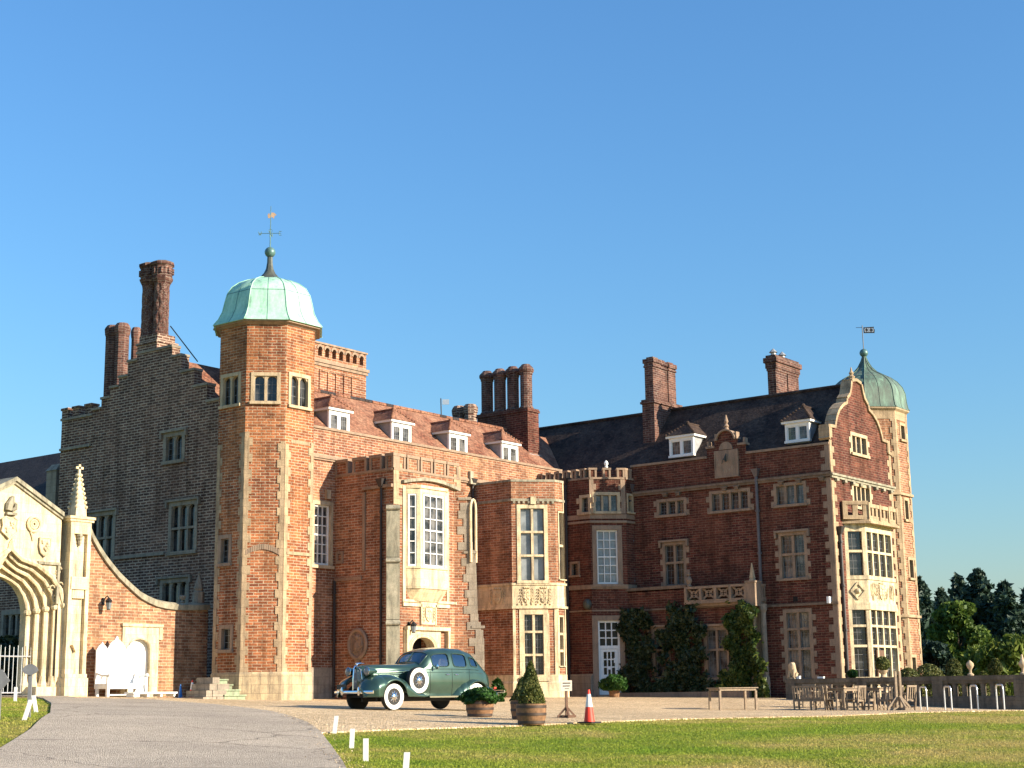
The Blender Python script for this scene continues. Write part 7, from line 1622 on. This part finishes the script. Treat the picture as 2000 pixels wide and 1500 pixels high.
def surf(x, t, off=0.):
    """t 0..1 from sill (left side) over the roof to the centre line"""
    zb, wb, zm, wm, ws, zs, zt = _smooth(x, 0)
    C = [(wb, zb), (wb+(wm-wb)*.6+.03, zb+(zm-zb)*.5), (wm, zm), (wm-(wm-ws)*.35, zm+(zs-zm)*.55), (ws, zs), (ws*.72, zs+(zt-zs)*.72), (ws*.36, zt-(zt-zs)*.07), (0, zt)]
    u = t*(len(C)-1); i = min(int(u), len(C)-2); fr = u-i
    P0 = C[max(i-1, 0)]; P1 = C[i]; P2 = C[i+1]; P3 = C[i+2] if i+2 < len(C) else (-C[-2][0], C[-2][1])
    f = lambda k: .5*((2*P1[k])+(-P0[k]+P2[k])*fr+(2*P0[k]-5*P1[k]+4*P2[k]-P3[k])*fr**2+(-P0[k]+3*P1[k]-3*P2[k]+P3[k])*fr**3)
    return f(0), f(1)
def pt(x, t, side, off=0.):
    y, z = surf(x, t)
    if off:
        y2, z2 = surf(x, min(t+.01, 1.)); y1, z1 = surf(x, max(t-.01, 0)); ty, tz = y2-y1, z2-z1; L = math.hypot(ty, tz)+1e-9; y += off*tz/L; z -= off*ty/L
    return (x, side*y, z)
# window openings in (x, t): x0, x1, t0, t1
tb = 2.28/7; tt_ = 3.92/7
WIN = [(-2.12, -1.50, tb, tt_), (-2.80, -2.27, tb, tt_), (-3.27, -2.96, tb+.02, tt_-.02)]
def in_win(x, t):
    for x0, x1, t0, t1 in WIN:
        cx, ct, hx_, ht = (x0+x1)/2, (t0+t1)/2, (x1-x0)/2, (t1-t0)/2
        u, v = abs(x-cx)/hx_, abs(t-ct)/ht
        if u < 1 and v < 1 and (u**5+v**5) < 1: return True
    return False
def in_screen(x, t): return -1.43 < x < -1.17 and t > 4.25/7 and t < .985
NX, NT = 200, 66; XS_ = np.linspace(.70, -4.18, NX); TS_ = np.linspace(0, 1, NT)
def shell(name, sel, m, parent):
    mb = MB(); idx = {}; vs = []
    def vid(i, j, s):
        if j == NT-1: s = 1
        k = (i, j, s)
        if k not in idx: idx[k] = len(vs); vs.append(pt(XS_[i], TS_[j], s))
        return idx[k]
    fs = []
    for s in (1, -1):
        for i in range(NX-1):
            for j in range(NT-1):
                xc, tc_ = (XS_[i]+XS_[i+1])/2, (TS_[j]+TS_[j+1])/2
                if in_win(xc, tc_) or in_screen(xc, tc_) or not sel(xc, tc_): continue
                fs.append((vid(i, j, s), vid(i+1, j, s), vid(i+1, j+1, s), vid(i, j+1, s)))
    mb.add(vs, fs); return mb.build(name, m, parent, smooth=True, ang=60)
BODY = shell('body', lambda x, t: True, 'paint', CAR)
mb = MB(); mb.box((-3.9, -.62, .36), (.5, .62, .42)); mb.build('floor_pan', 'iron', CAR)
for side, nm in ((1, 'near'), (-1, 'far')):
    for k, (x0, x1, t0, t1) in enumerate(WIN):
        cx, ct, hx_, ht = (x0+x1)/2, (t0+t1)/2, (x1-x0)/2, (t1-t0)/2
        th = np.linspace(0, 2*math.pi, 41)[:-1]; sup = lambda a: (math.copysign(abs(math.cos(a))**.4, math.cos(a)), math.copysign(abs(math.sin(a))**.4, math.sin(a)))
        mb = MB(); rim = [pt(cx+hx_*sup(a)[0], ct+ht*sup(a)[1], side, .004) for a in th]; mb.tube(rim, .016, 6, closed=True); fr_o = mb.build('window_frame', 'paint', CAR, smooth=True)
        mb = MB(); ring = [pt(cx+hx_*.99*sup(a)[0], ct+ht*.99*sup(a)[1], side, -.012) for a in th]; cc = pt(cx, ct, side, -.012); mb.add(ring+[cc], [(i, (i+1) % 40, 40) for i in range(40)]); mb.build('window_pane', 'carglass', fr_o, smooth=True)
# windscreen, split in two
for s in (1, -1):
    mb = MB(); g = [[pt(x, t, s, -.008) for t in np.linspace(4.25/7, .985, 7)] for x in np.linspace(-1.17, -1.43, 6)]; mb.loft(g, False, False); mb.build('windscreen', 'carglass', CAR, smooth=True)
mb = MB(); mb.tube([pt(-1.17, 1., 1, .01), pt(-1.30, 1., 1, .01), pt(-1.43, 1., 1, .01)], .016, 6)
for s in (1, -1): mb.tube([pt(x, 4.25/7, s, .006) for x in np.linspace(-1.16, -1.44, 6)], .014, 6); mb.tube([pt(-1.165, t, s, .006) for t in np.linspace(4.25/7, 1, 8)], .012, 6); mb.tube([pt(-1.435, t, s, .006) for t in np.linspace(4.25/7, 1, 8)], .012, 6)
mb.build('windscreen_frame', 'paint', CAR, smooth=True)
# interior
for x in (-1.95, -2.75):
    mb = MB(); mb.hexa([(x+.25, -.58, .62), (x+.25, .58, .62), (x-.22, .58, .60), (x-.22, -.58, .60)], [(x+.22, -.58, .78), (x+.22, .58, .78), (x-.22, .58, .76), (x-.22, -.58, .76)]); mb.hexa([(x-.2, -.57, .76), (x-.2, .57, .76), (x-.32, .57, .76), (x-.32, -.57, .76)], [(x-.3, -.52, 1.17), (x-.3, .52, 1.17), (x-.4, .52, 1.17), (x-.4, -.52, 1.17)]); mb.build('seat', 'seat', CAR)
mb = MB(); mb.tube([(-1.62+.06*math.cos(t)*.4, .34+.2*math.cos(t), 1.1+.2*math.sin(t)) for t in np.linspace(0, 6.0, 18)], .016, 6, closed=True); mb.tube([(-1.35, .34, .95), (-1.62, .34, 1.1)], .02, 6); mb.build('steering_wheel', 'iron', CAR)
# mudguards
FZ = [(.86, .50), (.84, .64), (.74, .80), (.55, .92), (.3, .985), (.0, 1.0), (-.3, .95), (-.6, .82), (-.9, .64), (-1.15, .48), (-1.35, .385), (-1.42, .36)]
RZ = [(-2.15, .37), (-2.25, .50), (-2.42, .66), (-2.65, .79), (-2.95, .865), (-3.25, .84), (-3.55, .74), (-3.85, .60), (-4.05, .48), (-4.12, .42)]
def guard(prof, xw, yi, yo, side, open_r, skirt, name='mudguard'):
    pr_ = np.array(prof)[::-1]; mb = MB(); rows = []
    for x in np.linspace(pr_[0, 0], pr_[-1, 0], 56):
        zt = float(np.mean([np.interp(x+d, pr_[:, 0], pr_[:, 1]) for d in (-.04, 0, .04)])); ends = min(1., min(abs(x-pr_[0, 0]), abs(x-pr_[-1, 0]))/.35+.25)
        low = skirt
        if abs(x-xw) < open_r: low = max(low, .37+math.sqrt(open_r**2-(x-xw)**2))
        low = min(low, zt-.02); yo_ = yi+(yo-yi)*ends**.6; row = []
        for u in np.linspace(0, 1, 13):
            if u < .55: a = u/.55*math.pi/2; y = yi+(yo_-yi)*math.sin(a)**.9; z = zt-.015-(zt-low)*.0-(.36*(1-math.cos(a)))*min(1, (zt-low)/.36) if zt-low < .36 else zt-.30*(1-math.cos(a))
            else: y = yo_-.012*(u-.55); z0 = zt-(.30 if zt-low >= .36 else (zt-low)*.85); z = z0+(low-z0)*(u-.55)/.45
            row.append((x, side*y, z))
        rows.append(row)
    mb.loft(rows, False, False)
    o = mb.build(name, 'paint', CAR, smooth=True, ang=50); sm = o.modifiers.new('thick', 'SOLIDIFY'); sm.thickness = .014; sm.offset = 0; return o
for s in (1, -1): guard(FZ, 0., .30, .89, s, .43, .36); guard(RZ, -3.1, .52, .90, s, .40, .36)
def wheel(x, y, z, name='wheel', parent=None, r_=.37):
    W_ = bpy.data.objects.new(name, None)
    mb = MB(); mb.lathe([(r_*.66, -.075), (r_*.9, -.085), (r_*.985, -.06), (r_, -.03), (r_, .03), (r_*.985, .06), (r_*.9, .085), (r_*.66, .075)], (x, y, z), 36, axis='y'); t = mb.build('wheel', 'rubber', CAR, smooth=True, ang=50); bpy.data.objects.remove(W_)
    sg = 1 if y > 0 else -1
    mb = MB(); mb.lathe([(r_*.62, sg*.078), (r_*.72, sg*.0885), (r_*.88, sg*.0895), (r_*.93, sg*.082)], (x, y, z), 36, axis='y', caps=False); mb.build('whitewall', 'whitewall', t, smooth=True)
    mb = MB(); mb.lathe([(r_*.62, sg*.078), (r_*.60, sg*.06), (r_*.56, sg*.03)], (x, y, z), 36, axis='y', caps=False); mb.lathe([(r_*.56, sg*.03), (.001, sg*.02)], (x, y, z), 24, axis='y', caps=False)
    mb.build('rim', 'leadgrey', t, smooth=True)
    mb = MB()
    for k in range(20): a = k*math.pi/10; b_ = a+(.3 if k % 2 else -.3); mb.tube([(x+.09*math.cos(a), y+sg*.085, z+.09*math.sin(a)), (x+r_*.58*math.cos(b_), y+sg*.055, z+r_*.58*math.sin(b_))], .008, 4)
    mb.build('spokes', 'chrome', t, smooth=True)
    mb = MB(); mb.lathe([(.10, sg*.06), (.095, sg*.09), (.06, sg*.115), (.01, sg*.12)], (x, y, z), 20, axis='y'); mb.build('hub_cap', 'chrome', t, smooth=True)
    return t
wheel(0, .74, .37); wheel(0, -.74, .37); wheel(-3.1, .74, .37); wheel(-3.1, -.74, .37)
sp = wheel(-.86, .80, .80); sp.name = 'spare_wheel'; sp2 = wheel(-.86, -.80, .80); sp2.name = 'spare_wheel'
for s in (1, -1):
    mb = MB(); mb.box((-2.35, s*.84-.09, .34), (-1.2, s*.84+.09, .375)); mb.build('running_board', 'paint', CAR); mb = MB(); mb.box((-2.35, s*.935-.008, .33), (-1.2, s*.935+.008, .372)); mb.build('sill_trim', 'chrome', CAR)
    # headlamp pods
    mb = MB(); mb.lathe([(.002, -.36), (.05, -.28), (.095, -.12), (.115, .02), (.118, .05)], (.58, s*.40, 1.06), 22, axis='x'); HLp = mb.build('headlight', 'paint', CAR, smooth=True, ang=60)
    mb = MB(); mb.lathe([(.122, .045), (.126, .06), (.118, .07)], (.58, s*.40, 1.06), 22, axis='x', caps=False); mb.build('bezel', 'chrome', HLp, smooth=True)
    mb = MB(); mb.lathe([(.118, .055), (.09, .085), (.04, .10), (.001, .104)], (.58, s*.40, 1.06), 22, axis='x'); mb.build('lens', 'glass_pale', HLp, smooth=True)
    mb = MB(); mb.tube([(.45, s*.40, .96), (.42, s*.38, .80)], .03, 6); mb.build('bracket', 'paint', HLp)
    # doors: shut lines, handles, belt moulding
    for x in (-1.40, -2.20, -2.88):
        mb = MB(); mb.tube([pt(x, t, s, .001) for t in np.linspace(.02, 2.1/7 if x > -2.8 else 2.1/7, 10)], .007, 4); mb.build('door_seam', 'iron', CAR)
    mb = MB(); mb.tube([pt(x, 2.06/7, s, .006) for x in np.linspace(-.2, -3.3, 30)], .009, 5); mb.tube([pt(x, 1.78/7, s, .004) for x in np.linspace(-1.2, -3.5, 24)], .006, 5); mb.build('belt_moulding', 'paint', CAR, smooth=True)
    for x in (-2.02, -2.36): mb = MB(); q = pt(x, 1.62/7, s, .02); mb.tube([(q[0]-.06, q[1], q[2]), (q[0]+.06, q[1], q[2])], .012, 6); mb.ball(pt(x, 1.62/7, s, .0), .02, 6); mb.build('door_handle', 'chrome', CAR, smooth=True)
    mb = MB()
    for z in (.98, 1.03, 1.08): mb.tube([(x, s*(np.interp(x, [-.8, -.1, .3], [.535, .41, .34])), z) for x in (-.78, -.4, -.05, .2)], .006, 4)
    mb.build('bonnet_louvre', 'chrome', CAR)
    mb = MB(); mb.ball((-3.93, s*.72, .58), .035, 8); mb.lathe([(.03, -.03), (.028, .05)], (-3.93, s*.72, .58), 10, axis='x'); mb.build('tail_light', 'orange', CAR, smooth=True)
mb = MB(); mb.tube([(-1.55, .83, 1.16), (-1.52, .74, 1.12)], .01, 5); mb.lathe([(.07, 0), (.07, .02), (.02, .035)], (-1.55, .86, 1.18), 14, axis='x'); mb.build('door_mirror', 'chrome', CAR, smooth=True)
# radiator grille with slats
mb = MB()
for s in (1, -1):
    for k in range(9): f_ = k/8.; y0 = .012+.15*f_; mb.tube([(.745-.12*f_**1.3, s*y0*.7, .60), (.745-.10*f_**1.3, s*y0, .85), (.715-.10*f_**1.3, s*y0, 1.12-.05*f_)], .007, 4)
mb.build('grille_slats', 'leadgrey', CAR, smooth=True); mb = MB(); mb.tube([(.775, 0, .55), (.775, 0, .85), (.745, 0, 1.15), (.70, 0, 1.215)], .016, 6)
mb.tube([(.60, .19, .60), (.62, .185, .9), (.63, .15, 1.12), (.70, 0, 1.2), (.63, -.15, 1.12), (.62, -.185, .9), (.60, -.19, .60)], .013, 6); mb.build('grille', 'chrome', CAR, smooth=True)
mb = MB(); mb.hexa([(.735, 0, .56), (.60, .18, .58), (.4, .18, .58), (.4, -.18, .58), (.60, -.18, .58)], [(.715, 0, 1.17), (.61, .15, 1.12), (.4, .15, 1.12), (.4, -.15, 1.12), (.61, -.15, 1.12)]); mb.build('grille_core', 'iron', CAR)
mb = MB(); mb.tube([(.66, 0, 1.21), (.62, 0, 1.27), (.5, 0, 1.285), (.38, 0, 1.275)], [.022, .026, .014, .004], 8); mb.ball((.66, 0, 1.27), .028, 8); mb.build('bonnet_ornament', 'chrome', CAR, smooth=True)
mb = MB(); mb.loft([[(x+.02*math.cos(a), y, .50+.045*math.sin(a)) for a in np.linspace(0, 2*math.pi, 11)[:-1]] for x, y in [(.86-.12*(abs(v)/.84)**2.5, v) for v in np.linspace(-.83, .83, 21)]], True, True)
BMP = mb.build('front_bumper', 'chrome', CAR, smooth=True)
for y in (.36, -.36): mb = MB(); mb.lathe([(.012, -.10), (.034, -.07), (.036, .06), (.02, .13)], (.872, y, .51), 10); mb.build('overrider', 'chrome', BMP, smooth=True)
mb = MB(); mb.bar((.84, .3, .49), (.4, .3, .46), .05, .06); mb.bar((.84, -.3, .49), (.4, -.3, .46), .05, .06); mb.build('bumper_bracket', 'iron', BMP)
mb = MB(); mb.box((.80, -.66, .585), (.815, -.24, .715)); mb.build('number_plate', 'iron', CAR)['label'] = 'blank black front number plate'
mb = MB(); mb.loft([[(x+.02*math.cos(a), y, .48+.04*math.sin(a)) for a in np.linspace(0, 2*math.pi, 9)[:-1]] for x, y in [(-4.33+.10*(abs(v)/.84)**2.5, v) for v in np.linspace(-.80, .80, 15)]], True, True); mb.build('rear_bumper', 'chrome', CAR, smooth=True)
mb = MB(); mb.tube([(0, -.7, .37), (0, .7, .37)], .04, 6); mb.tube([(-3.1, -.7, .37), (-3.1, .7, .37)], .05, 6); mb.box((-3.2, -.35, .24), (.2, -.28, .36)); mb.box((-3.2, .28, .24), (.2, .35, .36)); mb.build('chassis', 'iron', CAR)
